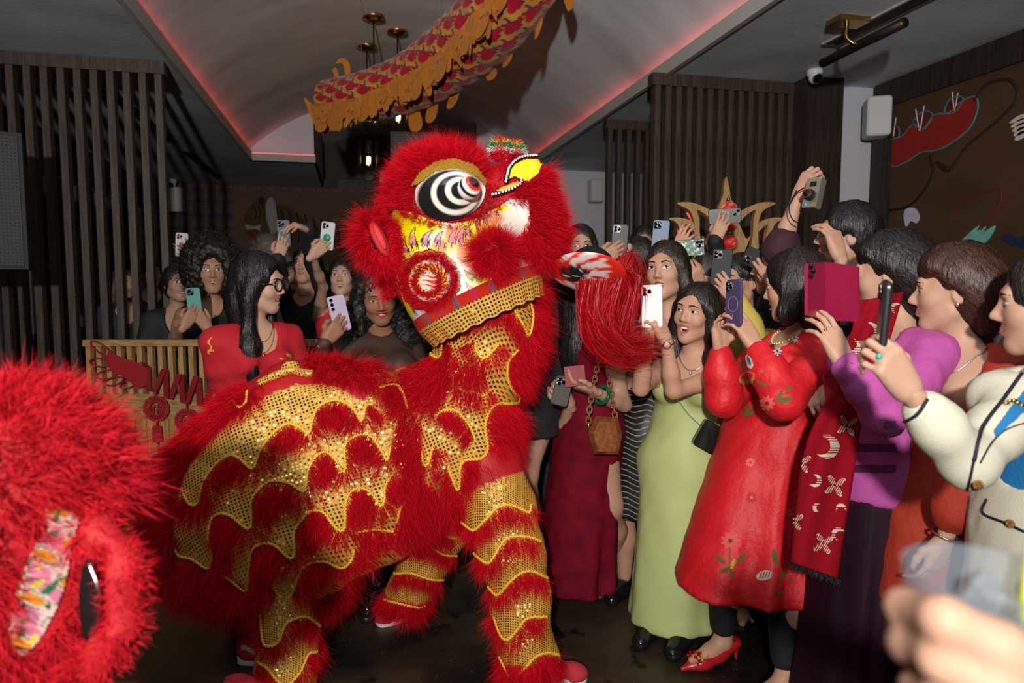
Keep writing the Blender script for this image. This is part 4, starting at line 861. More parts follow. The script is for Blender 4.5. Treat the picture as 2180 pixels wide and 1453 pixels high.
crack = inpoly(q, [(1044, 398), (1054, 366), (1064, 364), (1056, 390), (1052, 402)])
ring = inell(q, 955, 425, 118, 105, -10) < 1
below = (hp-HO)@HU < zc+.02
ok = ~(panel | eyeh | lid | nos | tee | crack | below) & (side | (RNG.random(len(hp)) < .3))
fr0 = (inpoly(q, [(820, 455), (850, 440), (870, 480), (840, 560), (820, 560)])); ok &= ~fr0; und = ok & (inell(q, 957, 414, 112, 92, -10) < 1) & (q[:, 1] > 395); mz = ok & (q[:, 0] > 1095) & (q[:, 1] > 360) & ~und; br = ok & (q[:, 0] > 1030) & (q[:, 1] < 440) & ~mz & ~und; fr = ok & ~und & ~mz & ~br
def nd(d): return d/(np.linalg.norm(d, axis=1, keepdims=True)+1e-9)
hf.grow(hp[fr], nd(hn[fr]*.8+HU*.35-HX*.25), .054, seed=21, k=2, clump=.022, spread=.25, droop=.1, wid=.0019)
hf.grow(hp[und], nd(hn[und]*1.-HU*.05), .021, seed=22, k=3, clump=.014, spread=.25, droop=.05, wid=.0013)
hf.grow(hp[mz], nd(hn[mz]*.8+HX*.35-A(0, 0, .3)), .056, seed=23, k=2, clump=.022, spread=.25, droop=.2, wid=.0019)
hf.grow(hp[br], nd(hn[br]*.6+HX*.3), .018, seed=24, k=1, clump=.02, spread=.3, wid=.0018)
def furring(cx, cy, r0, r1, L, n, seed, sweep=1.):
    rr = r0+(r1-r0)*np.sqrt(RNG.random(n)); a = RNG.random(n)*6.283; p, nn = cast(htree, np.c_[cx+rr*np.cos(a), cy+rr*np.sin(a)]); o = ~np.isnan(p[:, 0]); p, nn, a, rr = p[o], nn[o], a[o], rr[o]
    d = nn*.9+(CR*np.cos(a)[:, None]-CU*np.sin(a)[:, None])*((rr-(r0+r1)/2)/(r1-r0)*1.2)[:, None]+(CR*-np.sin(a)[:, None]-CU*np.cos(a)[:, None])*.3*sweep
    hf.grow(p, nd(d), L, seed=seed, k=2, spread=.18, droop=.05, wid=.0016); hf.grow(hmir(p), nd(hmir(d+HO)-HO), L, seed=seed, k=1, spread=.2)
furring(915, 598, 38, 56, .022, 2600, 31); furring(912, 598, 20, 30, .016, 1100, 32)
def furball(c, r, L, n, seed, bias=(0, 0, -.15), sq=None, col=(.54, .003, .012)):
    d = RNG.normal(size=(n, 3)); d /= np.linalg.norm(d, axis=1, keepdims=True); hf.grow(c+d*r*(np.ones(3) if sq is None else sq), nd(d+A(*bias)), L, seed=seed, k=4, spread=.22, clump=.018, droop=.15, col=col, wid=.0013)
bc, _ = cast(htree, [(1052, 540)]); bc = bc[0]+HS*.02; bc2, _ = cast(htree, [(1040, 548)])
for c in (bc, hmir(bc)): MB().ball(c, .055, 14).build('cheek_pompom', mat('red_base'), head); furball(c, .05, .055, 3000, 41)
bm2 = bc+HX*.055+HU*.06
# ears
def ear(c, s, n):
    e = MB(); M = frame(A(0, 0, 0), nrm(HX*.5-HS*s*.6), nrm(np.cross(HU, HX*.5-HS*s*.6)), HU); e.ball(c, (.026, .014, .066), 16, M=M); e.build('ear', mat('red_base'), head)
    a = RNG.random(n)*6.283; rr = np.sqrt(RNG.random(n))*.4+.6; nrmv = nrm(HS*s*.9+HX*.4); b1 = HU; b2 = np.cross(nrmv, b1); ov = c+b1*(np.sin(a)*.082*rr)[:, None]+b2*(np.cos(a)*.048*rr)[:, None]-nrmv*.01
    back = RNG.random(n) < .4; d = b1*np.sin(a)[:, None]+b2*np.cos(a)[:, None]+nrmv*np.where(back, -.7, .5)[:, None]; hf.grow(ov, nd(d), .058, seed=50+int(s), k=3, spread=.25, clump=.02, droop=.25, wid=.0015)
    MB().ball(c+nrmv*.022, (.011, .007, .046), 14, M=frame(A(0, 0, 0), b2, nrmv, b1)).build('ear_lining', mat('ear_pink', (.50, .025, .03), .75, bump=(30, .6)), head)
ec_ = P(808, 508, 2.27); ear(ec_, 1, 2600); ear(hmir(ec_), -1, 1200)
# pompoms on springs
for (x, y, s) in ((1066, 318, .06), (1096, 322, -.12)):
    v = HL(x, y, s); c = xf(HM, v[None])[0]; r_ = .034; mb = MB(); mb.ball(c, r_, 20); pts_, nn_ = c+0, 0
    dd = RNG.normal(size=(1500, 3)); dd /= np.linalg.norm(dd, axis=1, keepdims=True); z = dd[:, 2]+RNG.normal(size=1500)*.07
    col = np.where((z > .75)[:, None], A(.62, .01, .02), np.where((z > .55)[:, None], A(.8, .6, .05), np.where((z > .1)[:, None], A(.0, .28, .09), np.where((z > -.2)[:, None], A(.8, .78, .72), A(.6, .008, .02)))))
    mb.build('pompom', mat('red_base'), head); hf.grow(c+dd*r_*.95, dd, .012, seed=60, k=3, spread=.1, col=np.repeat(col, 3, 0), wid=.0018)
    b = c-HU*.10; t_ = np.linspace(0, 1, 60); MB().tube(c+(b-c)*t_[:, None]+np.c_[np.cos(t_*40), np.sin(t_*40), 0*t_]*.006, .002, 4).build('spring', mat('steel', (.6, .6, .6), .25, 1.), head)
# collar band and jaw
th = np.linspace(0, 2*math.pi, 120, endpoint=False); bnd = MB(); Q = []; lo_r = []
for z in (zc+.038, zc-.002):
    for t_ in th:
        dr = A(math.cos(t_), math.sin(t_), 0); h, n_, _, _ = htree.ray_cast(Vector(xf(HM, (A(cb_[0], 0, max(z, zc+.012))+dr*.6)[None])[0]), Vector(-(HM[:3, :3]@dr))); g = xf(np.linalg.inv(HM), np.array(h)[None])[0]; Q.append(xf(HM, (A(g[0], g[1], z)+dr*.006)[None])[0])
bc_ = np.array([A(*srgb('d8301c')) if (k % 10) not in (3, 8) else A(*srgb('1f6f80')) if k % 10 == 3 else A(*srgb('e0285c')) for k in range(120)])
bnd.add(np.array(Q), [(i, (i+1) % 120, 120+(i+1) % 120, 120+i) for i in range(120)], np.vstack([bc_, bc_])); bnd.build('collar_band', mat('collar_glitter', (.6, .1, .05), .35, .3, attr=True, bump=(400, .8)), head, paint=True)
# bib of gold cloth under the band
bib = MB(); Q = []; K = 7
for k in range(K):
    for i, t_ in enumerate(th): b_ = np.array(Q[i]) if k else None; Q.append(bnd.arr()[120+i]*1.0-A(0, 0, .0)-HU*(.012*k)+(HO+HX*cb_[0]+HU*zc-bnd.arr()[120+i])*(.02*k)+np.array(HS)*0+nrm(bnd.arr()[120+i]-HO)*.006*math.sin(i*1.3)*(k/K))
bib.add(np.array(Q), [(k*120+i, k*120+(i+1) % 120, (k+1)*120+(i+1) % 120, (k+1)*120+i) for k in range(K-1) for i in range(120)]); o = bib.build('bib', M_seq, lion); setvec(o.data, 'suv', np.array([((i % 120)*.0135*1.0, (i//120)*.013, 0) for i in range(120*K)]))
setpaint(o.data, np.zeros((120*K, 3)))
jm = MB(); jc = P(1252, 580, 2.42); JX = nrm(CR*.98-CU*.14); JN = nrm(CU*.86+(-CF)*-.5+JX*.1); JS = np.cross(JN, JX)
jm.ball(jc, 1., 40, M=frame(A(0, 0, 0), JX*.135, JS*.115, JN*.016)); v = jm.arr()-jc; u_ = v@JX/.135; w2 = v@JS/.115
cj = np.full((len(v), 3), 0.); cj[:] = srgb('d82a20'); an = np.arctan2(w2, u_+.9); rr = np.hypot(u_+.9, w2); cj[(np.abs(np.sin(an*9)) > .45) & (rr > .55) & (rr < 1.45)] = srgb('d8cfc8'); bl_ = (np.hypot(u_+.35, w2*.9) < .38); cj[bl_] = .015; cj[bl_ & (np.abs(np.sin(u_*12+3*w2)) < .2)] = .6
jm.c = [cj]; jm.build('lower_jaw', M_gloss, head, paint=True)
tg_ = MB(); tg_.ball(P(1165, 562, 2.45), 1., 16, M=frame(A(0, 0, 0), JX*.06, JS*.1, JN*.03)); tg_.build('tongue', mat('tongue_red', (.5, .05, .04), .25), head)
hf.build('head_fur', head)
# beard of long strands falling from the jaw
paths = [[(1255, 600), (1248, 660), (1262, 720), (1310, 758), (1370, 752)], [(1285, 602), (1280, 650), (1300, 705), (1345, 740), (1395, 728)], [(1318, 592), (1300, 640), (1288, 690), (1320, 735), (1385, 748)], [(1330, 580), (1345, 610), (1335, 660), (1325, 720), (1360, 750)], [(1325, 572), (1338, 545), (1345, 560), (1348, 600), (1335, 640)], [(1240, 600), (1252, 670), (1270, 700), (1290, 722), (1300, 740)]]
bd = MB(); V = []; T = []; n0 = 0; r_ = np.random.default_rng(5); wts = [.24, .24, .2, .16, .06, .1]
cps = [np.array([P(x, y, 2.42+.02*k) for k, (x, y) in enumerate(p)]) for p in paths]
for i in range(1900):
    k = r_.choice(6, p=wts); k2 = (k+r_.integers(0, 2)) % 3 if k < 3 else k; a = r_.random(); c = cps[k]*(1-a*.8)+cps[k2]*a*.8; sp_ = np.linspace(.012, .045, 5)[:, None]
    c = c+r_.normal(size=(1, 3))*sp_*.7+r_.normal(size=(5, 3))*.002; c[4] += (c[4]-c[3])*(r_.random()*.5-.4); q = catmull(c, 5); m_ = len(q); t = np.gradient(q, axis=0); s = np.cross(t, r_.normal(size=3)); s /= np.linalg.norm(s, axis=1, keepdims=True)+1e-9
    w_ = .0010*np.linspace(1, .3, m_)[:, None]; V.append(np.vstack([q-s*w_, q+s*w_])); T.append(np.array([(n0+j, n0+j+1, n0+m_+j+1, n0+m_+j) for j in range(m_-1)])); n0 += 2*m_
V = np.vstack(V); tag(fastmesh('beard', V, np.vstack(T), mat('beard_red', (.42, .003, .008), .4, spec=.35, attr=True), head, np.repeat(np.tile(A(.36, .002, .006), (1900, 1))*(.6+.8*r_.random((1900, 1))), len(V)//1900, 0)), kind='stuff')
# shoes of the dancers
def sneaker(toe, heel, label, roll=0, hgt=.10):
    toe, heel = np.asarray(toe, float), np.asarray(heel, float); X = nrm(toe-heel); Z = A(0, 0, 1); Yv = np.cross(Z, X); L_ = np.linalg.norm(toe-heel); M = frame(heel, X, Yv, Z); t = thing('sneaker', label, 'shoe')
    s = SDF((-.06, -.08, -.01), (L_+.06, .08, .16), .005); s.chain([(.035, 0, .055), (.10, 0, .055), (L_-.05, 0, .035)], [.042, .042, .030], .04, flat=(A(0, 1, 0), .95)); s.ell((L_-.045, 0, .028), (.055, .045, .035), k=.02); s.ell((.045, 0, .09), (.045, .036, .05), k=.03); s.ell((.05, 0, .15), (.042, .03, .05), k=.01, op='s'); s.cut((0, 0, .014), A(0, 0, -1))
    v, qd = s.mesh(); v = smooth_mesh(v, qd, 1); c = np.empty((len(v), 3)); c[:] = A(.52, .03, .045); sw = (np.abs(v[:, 1]) > .02) & (np.abs(v[:, 2]-(.022+.05*np.clip((L_*.62-v[:, 0])/(L_*.5), 0, 1)**1.5)-.012) < .006+.012*np.clip(v[:, 0]/L_, 0, 1)) & (v[:, 0] < L_*.62) & (v[:, 0] > .02); c[sw] = srgb('e6e0d8')
    fastmesh('upper', xf(M, v), qd, mat('suede', (.5, .03, .04), .8, attr=True, bump=(300, .3)), t, c)
    a = np.linspace(0, 2*math.pi, 40, endpoint=False); ox = L_/2+(L_/2+.006)*np.sign(np.cos(a))*np.abs(np.cos(a))**.7; oy = (.042+.008*np.cos(a-.3))*np.sign(np.sin(a))*np.abs(np.sin(a))**.8; mb = MB(); Vv = np.vstack([np.c_[ox, oy*k_, np.full(40, z)] for k_, z in ((.97, 0), (1.04, .006), (1.04, .026), (.98, .030))])
    mb.add(xf(M, Vv), [(k*40+i, k*40+(i+1) % 40, (k+1)*40+(i+1) % 40, (k+1)*40+i) for k in range(3) for i in range(40)]+[tuple(range(40))[::-1], tuple(range(120, 160))]); mb.build('sole', mat('rubber_white', (.78, .76, .73), .5), t)
    for k in range(4): MB().tube(xf(M, [(L_*.5+k*.016, -.022, .066-k*.004), (L_*.5+k*.016, 0, .078-k*.006), (L_*.5+k*.016, .022, .066-k*.004)]), .003, 5).build('lace', mat('lace_red', (.5, .06, .06), .8), t)
def ZF(px, py): return PZ(px, py, 0.0)
f1 = ZF(1246, 1446); f1h = f1+nrm(A(-1, .12, 0))*.30; sneaker(f1, f1h, 'red suede sneaker with white side stripe under the near front leg')
f2 = ZF(806, 1332); sneaker(f2, f2+nrm(A(1, .55, 0))*.28, 'red and white sneaker on the far front leg'); f3 = ZF(655, 1500); sneaker(f3, f3+nrm(A(-1, .1, 0))*.28, 'sneaker under the near rear leg'); f4 = ZF(668, 1400); sneaker(f4, f4+nrm(A(-1, .1, 0))*.28, 'sneaker under the far rear leg')
# ---------------- people ----------------
CFH = nrm(A(CF[0], CF[1], 0)); UP = A(0, 0, 1)
def fdir(a): a = math.radians(a); return nrm(-CFH*math.cos(a)+CR*math.sin(a))     # 0 faces the camera, 90 faces picture right
def rotv(v, ax, deg):
    ax = nrm(ax); a = math.radians(deg); v = np.asarray(v, float); return v*math.cos(a)+np.cross(ax, v)*math.sin(a)+ax*(ax@v)*(1-math.cos(a))
def skinmat(col): 
    col = tuple(c*.97 for c in col); k = 'skin_%d' % int(sum(c*1000*(i+1) for i, c in enumerate(col))); return mat(k, col, .5, bump=(160, .06), var=(9, .06), sss=.04, spec=.3)
HEADC = {}
def head_mesh(h, wide=1., open_=0., smile=0., male=False, old=0., nose=1.):
    """a head in its own frame: x to its right... y forward, z up, origin between the ears"""
    key = (h, wide, open_, smile, male, old, nose)
    if key in HEADC: return HEADC[key]
    s = SDF((-.10, -.13, -.20), (.10, .14, .14), h); k = .02
    s.ell((0, -.012, .035), (.074*wide, .092, .084), k=k); s.ell((0, .022, -.018), (.061*wide, .067, .083), k=.03)
    s.cone((0, .058, -.096-open_*.012), (0, .03, -.07), .017+(.006 if male else 0), .040*wide, .03)
    for x in (-1, 1):
        s.ell((x*.035*wide, .056, -.022), (.022, .020, .022+smile*.002), k=.025); s.cone((x*.050*wide, .0, -.058), (x*.016, .052, -.096), .017, .015, .03)
        if smile: s.ell((x*.036*wide, .062, -.032), (.015, .012, .012), k=.02)
    s.cone((-.034, .079, .030), (.034, .079, .030), .011+(.003 if male else 0), .011+(.003 if male else 0), .022)
    for x in (-1, 1):
        s.ell((x*.0315, .094, .007), (.017, .012, .0095), k=.012, op='s'); s.ell((x*.0315, .0705, .006), (.0165, .0145, .012), k=.006)
    s.cone((0, .083, .014), (0, .101*nose**.3, -.024), .0065, .0088*nose, .014); s.ell((0, .1005, -.029), (.0100*nose, .009, .008), k=.006)
    for x in (-1, 1): s.ell((x*.0112*nose, .092, -.032), (.0075*nose, .0100, .0068), k=.007); s.ell((x*.0060, .100, -.038), (.003, .005, .0028), k=.003, op='s')
    w = .021+smile*.006; zu, zl = -.0545, -.0655-open_*.018; yy = .081
    for x in (-1, 1): s.cone((x*w, yy-.012, -.058+smile*.007-open_*.006), (x*.004, yy+.003, zu), .0028, .0050, .006); s.cone((x*w, yy-.012, -.058+smile*.007-open_*.006), (0, yy+.002, zl), .0030, .0060, .006)
    if open_ > 0: s.ell((0, yy+.004, (zu+zl)/2-.001), (.015+smile*.006, .018, .003+open_*.010), k=.004, op='s')
    if old: 
        for x in (-1, 1): s.cone((x*.022, .094, -.036), (x*.034, .080, -.066), .0022, .0022, .006, op='s')
    for x in (-1, 1): s.ell((x*.074*wide, -.012, -.004), (.011, .019, .031), k=.008); s.ell((x*.082*wide, -.006, -.002), (.006, .011, .019), k=.004, op='s')
    s.cone((0, -.022, -.06), (0, -.030, -.19), .045+(.007 if male else 0), .046+(.009 if male else 0), .03)
    v, q = s.mesh(); v = smooth_mesh(v, q, 1, .35); HEADC[key] = (v, q, bvh(v, q)); return HEADC[key]
def facepatch(tree, pts, off=.0009):
    o = np.full((len(pts), 3), np.nan)
    for i, (x, z) in enumerate(pts):
        h, n, _, _ = tree.ray_cast(Vector((x, .2, z)), Vector((0, -1, 0)))
        if h: o[i] = np.array(h)+A(0, off, 0)
    return o
def gridpatch(tree, fn, nu, nv, off):
    u, v = np.meshgrid(np.linspace(0, 1, nu), np.linspace(-1, 1, nv)); xy = fn(u.ravel(), v.ravel()); p = facepatch(tree, xy, off); I = np.arange(nu*nv).reshape(nv, nu)
    q = np.stack([I[:-1, :-1], I[:-1, 1:], I[1:, 1:], I[1:, :-1]], -1).reshape(-1, 4); ok = ~np.isnan(p[:, 0]); q = q[ok[q].all(1)]; p[~ok] = 0; return p, q, u.ravel(), v.ravel()
HAIRD = srgb('1a1414')
def face(par, M, hm, lip, brow=HAIRD, iris=(.02, .012, .008), gaze=(0, 0), closed=0., liner=.0, open_=0., smile=0., far=False):
    v, q, tree = hm; n = 1 if far else 2
    for x in (-1, 1):
        def almond(u, w): xx = (u-.5)*.033; hgt = (.0066*(1-closed)+.0008)*np.sqrt(np.clip(1-(2*u-1)**2, 0, 1))**.8; return np.c_[x*.0315+xx, .0065+w*hgt+x*xx*.10+.0006]
        p, qd, u, w = gridpatch(tree, almond, 15, 9, .0012); px_, pz_ = p[:, 0]-x*.0315-gaze[0]*.006, p[:, 2]-.0070-gaze[1]*.003
        rr = np.hypot(px_, pz_); c = np.full((len(p), 3), .62); c[rr < .0068] = iris; c[rr < .0034] = .004; c[(w > .72)] = .01; c[(w < -.8)] = A(.10, .05, .04)
        if liner: c[(u*x > x*.5+.32) & (w > .2)] = .01
        fastmesh('eye', xf(M, p), qd if np.linalg.det(M[:3, :3]) > 0 else qd[:, ::-1], M_gloss, par, c)
        def br(u, w): return np.c_[x*(.013+u*.035), .0265+.006*np.sin(u*2.6)-.003*u+w*(.0032*(1-.75*u**2)+.0003)]
        p, qd, u, w = gridpatch(tree, br, 11, 4, .0010); fastmesh('eyebrow', xf(M, p), qd, mat('brow_%d' % int(brow[0]*1e4), brow, .8), par)
    w_ = .0225+smile*.006; zc_ = -.058+smile*.007-open_*.006; zu, zl = -.0545, -.0655-open_*.018
    def upper(u, k): s = 2*u-1; c = zu+(zc_-zu)*s**2*.9; return np.c_[s*w_, c+(k*.0042+.0010)*(1-s**2)**.7+.0012*np.abs(np.sin(s*3.1))*(k > 0)]
    def lower(u, k): s = 2*u-1; c = zl+(zc_-zl)*s**2; return np.c_[s*w_*.97, c+k*.0048*(1-s**2)**.7]
    for f_ in (upper, lower): p, qd, _, _ = gridpatch(tree, f_, 13, 5, .0008); fastmesh('lip', xf(M, p), qd, mat('lip_%d' % int(lip[0]*1e4+lip[1]*1e3), lip, .3), par)
    if open_ > .2 or smile > .5:
        def teeth(u, k): s = 2*u-1; zt = zu-.002; zb = zu-.0055-open_*.004-smile*.0015; return np.c_[s*(w_-.005), (zt+zb)/2+k*(zt-zb)/2+smile*.005*s**2]
        u, k = np.meshgrid(np.linspace(0, 1, 13), np.linspace(-1, 1, 3)); xy = teeth(u.ravel(), k.ravel()); p = np.c_[xy[:, 0], .0815-.35*xy[:, 0]**2/.02, xy[:, 1]]; I = np.arange(39).reshape(3, 13)
        fastmesh('teeth', xf(M, p), np.stack([I[:-1, :-1], I[:-1, 1:], I[1:, 1:], I[1:, :-1]], -1).reshape(-1, 4), mat('teeth', (.72, .66, .56), .25), par)
        MB().ball(xf(M, [(0, .064, (zu+zl)/2)])[0], 1, 10, M=frame(A(0, 0, 0), M[:3, 0]*.020, M[:3, 1]*.010, M[:3, 2]*(.004+open_*.007))).build('mouth', mat('mouth_dark', (.10, .01, .012), .5), par)
HANDC = {}
POSES = {'phone': ((12, 22, 14), (14, 24, 16), (16, 28, 18), (22, 34, 20), 'wrap'), 'grip': ((40, 60, 35), (45, 65, 35), (48, 68, 35), (50, 70, 35), 'wrap'), 'relax': ((18, 28, 18), (22, 32, 20), (26, 36, 22), (30, 40, 24), 'side'),
         'pinch': ((48, 42, 25), (30, 40, 20), (26, 36, 20), (22, 30, 18), 'pinch'), 'fist': ((70, 85, 45), (74, 88, 45), (76, 88, 45), (78, 88, 45), 'fist'), 'glass': ((26, 40, 26), (28, 42, 26), (30, 44, 28), (36, 46, 30), 'wrap'), 'two': ((30, 55, 30), (34, 60, 30), (36, 60, 30), (40, 60, 30), 'press')}
def hand_mesh(pose, h=.0036):
    if (pose, h) in HANDC: return HANDC[pose, h]
    s = SDF((-.06, -.09, -.075), (.085, .215, .12), h); fx = (.0285, .0095, -.0095, -.0275); fy = (.086, .090, .086, .077); seg = ((.042, .027, .021), (.047, .030, .022), (.043, .028, .021), (.033, .021, .018)); C = POSES[pose]; tips = []
    s.cone((0, -.028, 0), (0, .004, 0), .0225, .0245, .02, flat=(A(0, 0, 1), 1.2))
    for i in range(4):
        x = fx[i]; s.cone((x*.55, .004, 0), (x, fy[i], 0), .0145, .0125-(.001 if i == 3 else 0), .012); p = A(x, fy[i], 0); a = 0; r = (.0092, .0095, .0090, .0078)[i]
        sp = (.10, .02, -.05, -.13)[i]
        for j in range(3):
            a += math.radians(C[i][j]); d = nrm(A(sp*(1-.3*j), math.cos(a), math.sin(a))); n = p+d*seg[i][j]; s.cone(p, n, r, r*.9, .004); r *= .9; p = n
        tips.append((p, d, r))
    s.ell((.018, .035, .010), (.020, .032, .015), k=.02); s.ell((-.02, .035, .006), (.012, .034, .012), k=.015)
    tp = {'wrap': [(.020, .022, .008), (.046, .048, .026), (.050, .076, .044), (.040, .098, .056)], 'side': [(.020, .020, .006), (.046, .046, .014), (.056, .076, .018), (.058, .102, .018)], 'pinch': [(.020, .020, .008), (.044, .045, .030), (.046, .078, .048), (.036, .104, .056)], 'fist': [(.020, .022, .008), (.040, .048, .030), (.022, .064, .050), (-.002, .070, .054)], 'press': [(.020, .022, .008), (.042, .050, .026), (.034, .082, .036), (.016, .104, .040)]}[C[4]]
    s.chain([A(*t) for t in tp], [.0135, .0125, .0108, .0085], .008); d = nrm(A(*tp[3])-A(*tp[2])); tips.append((A(*tp[3]), d, .0085))
    v, q = s.mesh(); v = smooth_mesh(v, q, 1, .3); HANDC[pose, h] = (v, q, tips); return HANDC[pose, h]
class Person:
    pass
def ik(S, W_, l1, l2, pole):
    d = W_-S; L = np.linalg.norm(d)
    if L > (l1+l2)*.995: k = L/((l1+l2)*.995); l1 *= k; l2 *= k
    a = (l1*l1-l2*l2+L*L)/(2*L); h = math.sqrt(max(l1*l1-a*a, 0)); n = nrm(d); p = pole-n*(pole@n); return S+n*a+nrm(p)*h
def person(label, head, d, yaw, pitch=0., roll=0., body=None, H=None, scale=1., skin=(.50, .27, .18), lean=0., tors=None, vox=.014, male=False, armR=None, armL=None, hip=None, far=False, fargs=None, margs=None, lip=(.40, .10, .09), legs=True, sh=.156, bust=.0, heavy=1., noface=False, neckl=.0):
    """stand a person so that the head sits at a pixel and depth; returns joints and the Empty that carries the parts"""
    o = Person(); o.e = thing('person', label, 'person'); s = scale; fargs = dict(fargs or {}); margs = dict(margs or {})
    va = math.degrees(math.atan((head[0]-IW/2)/F)); body = yaw if body is None else body; yaw = yaw-va; body = body-va*.6
    f = fdir(body); r = np.cross(f, UP); o.f, o.r, o.s = f, r, s     # r: the person's right
    hc = P(head[0], head[1], d) if H is None else H; o.head = hc
    hf_ = fdir(yaw); hr = np.cross(hf_, UP); hf_ = rotv(hf_, hr, pitch); hu = np.cross(hr, hf_); hr, hu = rotv(hr, hf_, roll), rotv(hu, hf_, roll)
    o.M = frame(hc, hr*s, hf_*s, hu*s); t = rotv(UP, r, -lean); o.t = t
    o.N = hc-UP*(.185-neckl)*s-hf_*.035*s+f*0 if True else 0
    o.sR, o.sL = o.N+r*sh*s-t*.048*s, o.N-r*sh*s-t*.048*s
    o.pel = (o.N-t*.50*s) if hip is None else np.asarray(hip, float); o.waist = o.N*.34+o.pel*.66; o.chest = o.N*.68+o.pel*.32
    hh = max(o.pel[2], .3); o.hR, o.hL = o.pel+r*.088*s-A(0, 0, .03), o.pel-r*.088*s-A(0, 0, .03)
    if not hasattr(o, 'aR'): pass
    o.ank = {k: A((o.hR if k == 'R' else o.hL)[0]+f[0]*.01, (o.hR if k == 'R' else o.hL)[1]+f[1]*.01, .085) for k in 'RL'}
    o.knee = {k: (o.ank[k]+(o.hR if k == 'R' else o.hL))/2+f*.025 for k in 'RL'}; o.arm = {}; o.skin = skin; o.far = far; o.male = male; o.vox = vox; o.heavy = heavy; o.bust = bust; o.legs = legs; o.sh = sh
    for k, a in (('R', armR), ('L', armL)):
        S = o.sR if k == 'R' else o.sL; sg = 1 if k == 'R' else -1
        if a is None: W_ = S-UP*.50*s+r*sg*.06+f*.10; E_ = S-UP*.27*s+r*sg*.06; a = {}
        else:
            W_ = np.asarray(a['w'], float); E_ = np.asarray(a['e'], float) if 'e' in a else ik(S, W_, .275*s, .245*s, -UP*1.+r*sg*.5+f*.1)
        o.arm[k] = [S, E_, W_, a]
    o.hm = head_mesh(.0085 if far or noface else .0050, male=male, open_=margs.get('open_', 0.), smile=margs.get('smile', 0.), wide=margs.get('wide', 1.), old=margs.get('old', 0.), nose=margs.get('nose', 1.))
    if not noface: face(o.e, o.M, o.hm, lip, open_=margs.get('open_', 0.), smile=margs.get('smile', 0.), far=far, **fargs)
    return o
def handframe(W_, Y, Z): Y = nrm(Y); Z = nrm(Z-Y*(Z@Y)); return frame(W_, np.cross(Y, Z), Y, Z)
def finish(o, feet='bare', hands=True, nails=None, arms=True):
    """skin: head, neck, trunk, arms, hands and legs joined in one mesh"""
    s = o.s; hv_, hq_, _ = o.hm; V = [xf(o.M, hv_)]; Q = [hq_]; n = len(hv_); pts = [o.N, o.pel, o.sR, o.sL, o.head, o.hR, o.hL]+[x for k in 'RL' for x in o.arm[k][:3]]
    b = np.array(pts); S = SDF(b.min(0)-.22, b.max(0)+.22, max(o.vox*1.25, .015)); hv = o.heavy; fl_ = (o.f, 1.25/max(hv, 1)**.3)
    nk = xf(o.M, [(0, -.022, -.06), (0, -.030, -.13)]); S.chain([nk[0], nk[1], o.N-o.t*.02], [.040*s*(1.15 if o.male else 1), .040*s*(1.15 if o.male else 1), .046*s], .03)
    torso(S, o, 0.)
    for k in 'RL':
        a, e, w_, _ = o.arm[k]; m = 1.12 if o.male else 1.; S.chain([a, (a+e)/2, e, e*.65+w_*.35, w_], [.045*s*m, .038*s*m*hv**.5, .031*s*m, .032*s*m, .0225*s*m], .02)
    v, q = S.mesh(); v = smooth_mesh(v, q, 1); V.append(v); Q.append(q+n); n += len(v); o.skinv, o.skinq = v, q
    if o.legs:
        lb = np.array([o.hR, o.hL, o.pel]+[o.knee[k] for k in 'RL']+[o.ank[k] for k in 'RL']); S = SDF(lb.min(0)-.22, lb.max(0)+.22, .016 if feet == 'bare' else .026)
        for k in 'RL':
            h_ = o.hR if k == 'R' else o.hL; S.chain([h_, o.knee[k], o.knee[k]*.6+o.ank[k]*.4+(-o.f)*.012, o.ank[k]], [.085*s*hv, .052*s, .052*s, .034*s], .04)
            if feet == 'bare': S.chain([o.ank[k]-A(0, 0, .03), o.ank[k]-A(0, 0, .055)+o.foot(k)*.06, o.ank[k]-A(0, 0, .068)+o.foot(k)*.15] if hasattr(o, 'foot') else [o.ank[k]-A(0, 0, .03), o.ank[k]-A(0, 0, .055)+o.f*.06, o.ank[k]-A(0, 0, .068)+o.f*.15], [.036, .030, .018], .03)
        v, q = S.mesh(); v = smooth_mesh(v, q, 1); V.append(v); Q.append(q+n); n += len(v)
    for k in 'RL':
        a, e, w_, A_ = o.arm[k]
        if not hands or A_.get('nohand'): continue
        hm_v, hm_q, tips = hand_mesh(A_.get('pose', 'relax'), .0072 if o.far else .0046); Mh = A_.get('M')
        if Mh is None: Y = nrm(w_-e); Mh = handframe(w_, A_.get('Y', Y), A_.get('Z', -o.r if k == 'R' else o.r))
        sc_ = A_.get('hs', s*(.98 if o.male else .92)); fx_ = 1 if k == 'R' else -1; G = Mh@np.diag([fx_*sc_, sc_, sc_, 1]); V.append(xf(G, hm_v)); Q.append((hm_q if fx_ > 0 else hm_q[:, ::-1])+n); n += len(hm_v); A_['G'] = G
        if nails is not None:
            for p, d_, r_ in tips:
                up = nrm(np.cross(A(1, 0, 0), d_)); up = up if up[2] < 0 else -up; c = xf(G, (p+d_*r_*.2+up*r_*.72)[None])[0]; MB().ball(c, 1, 8, M=frame(A(0, 0, 0), G[:3, 0]*.0052, G[:3, :3]@d_*.0085, G[:3, :3]@up*.0024)).build('fingernail', nails, o.e)
    o.body = fastmesh('body', np.vstack(V), np.vstack(Q), skinmat(o.skin), o.e); return o
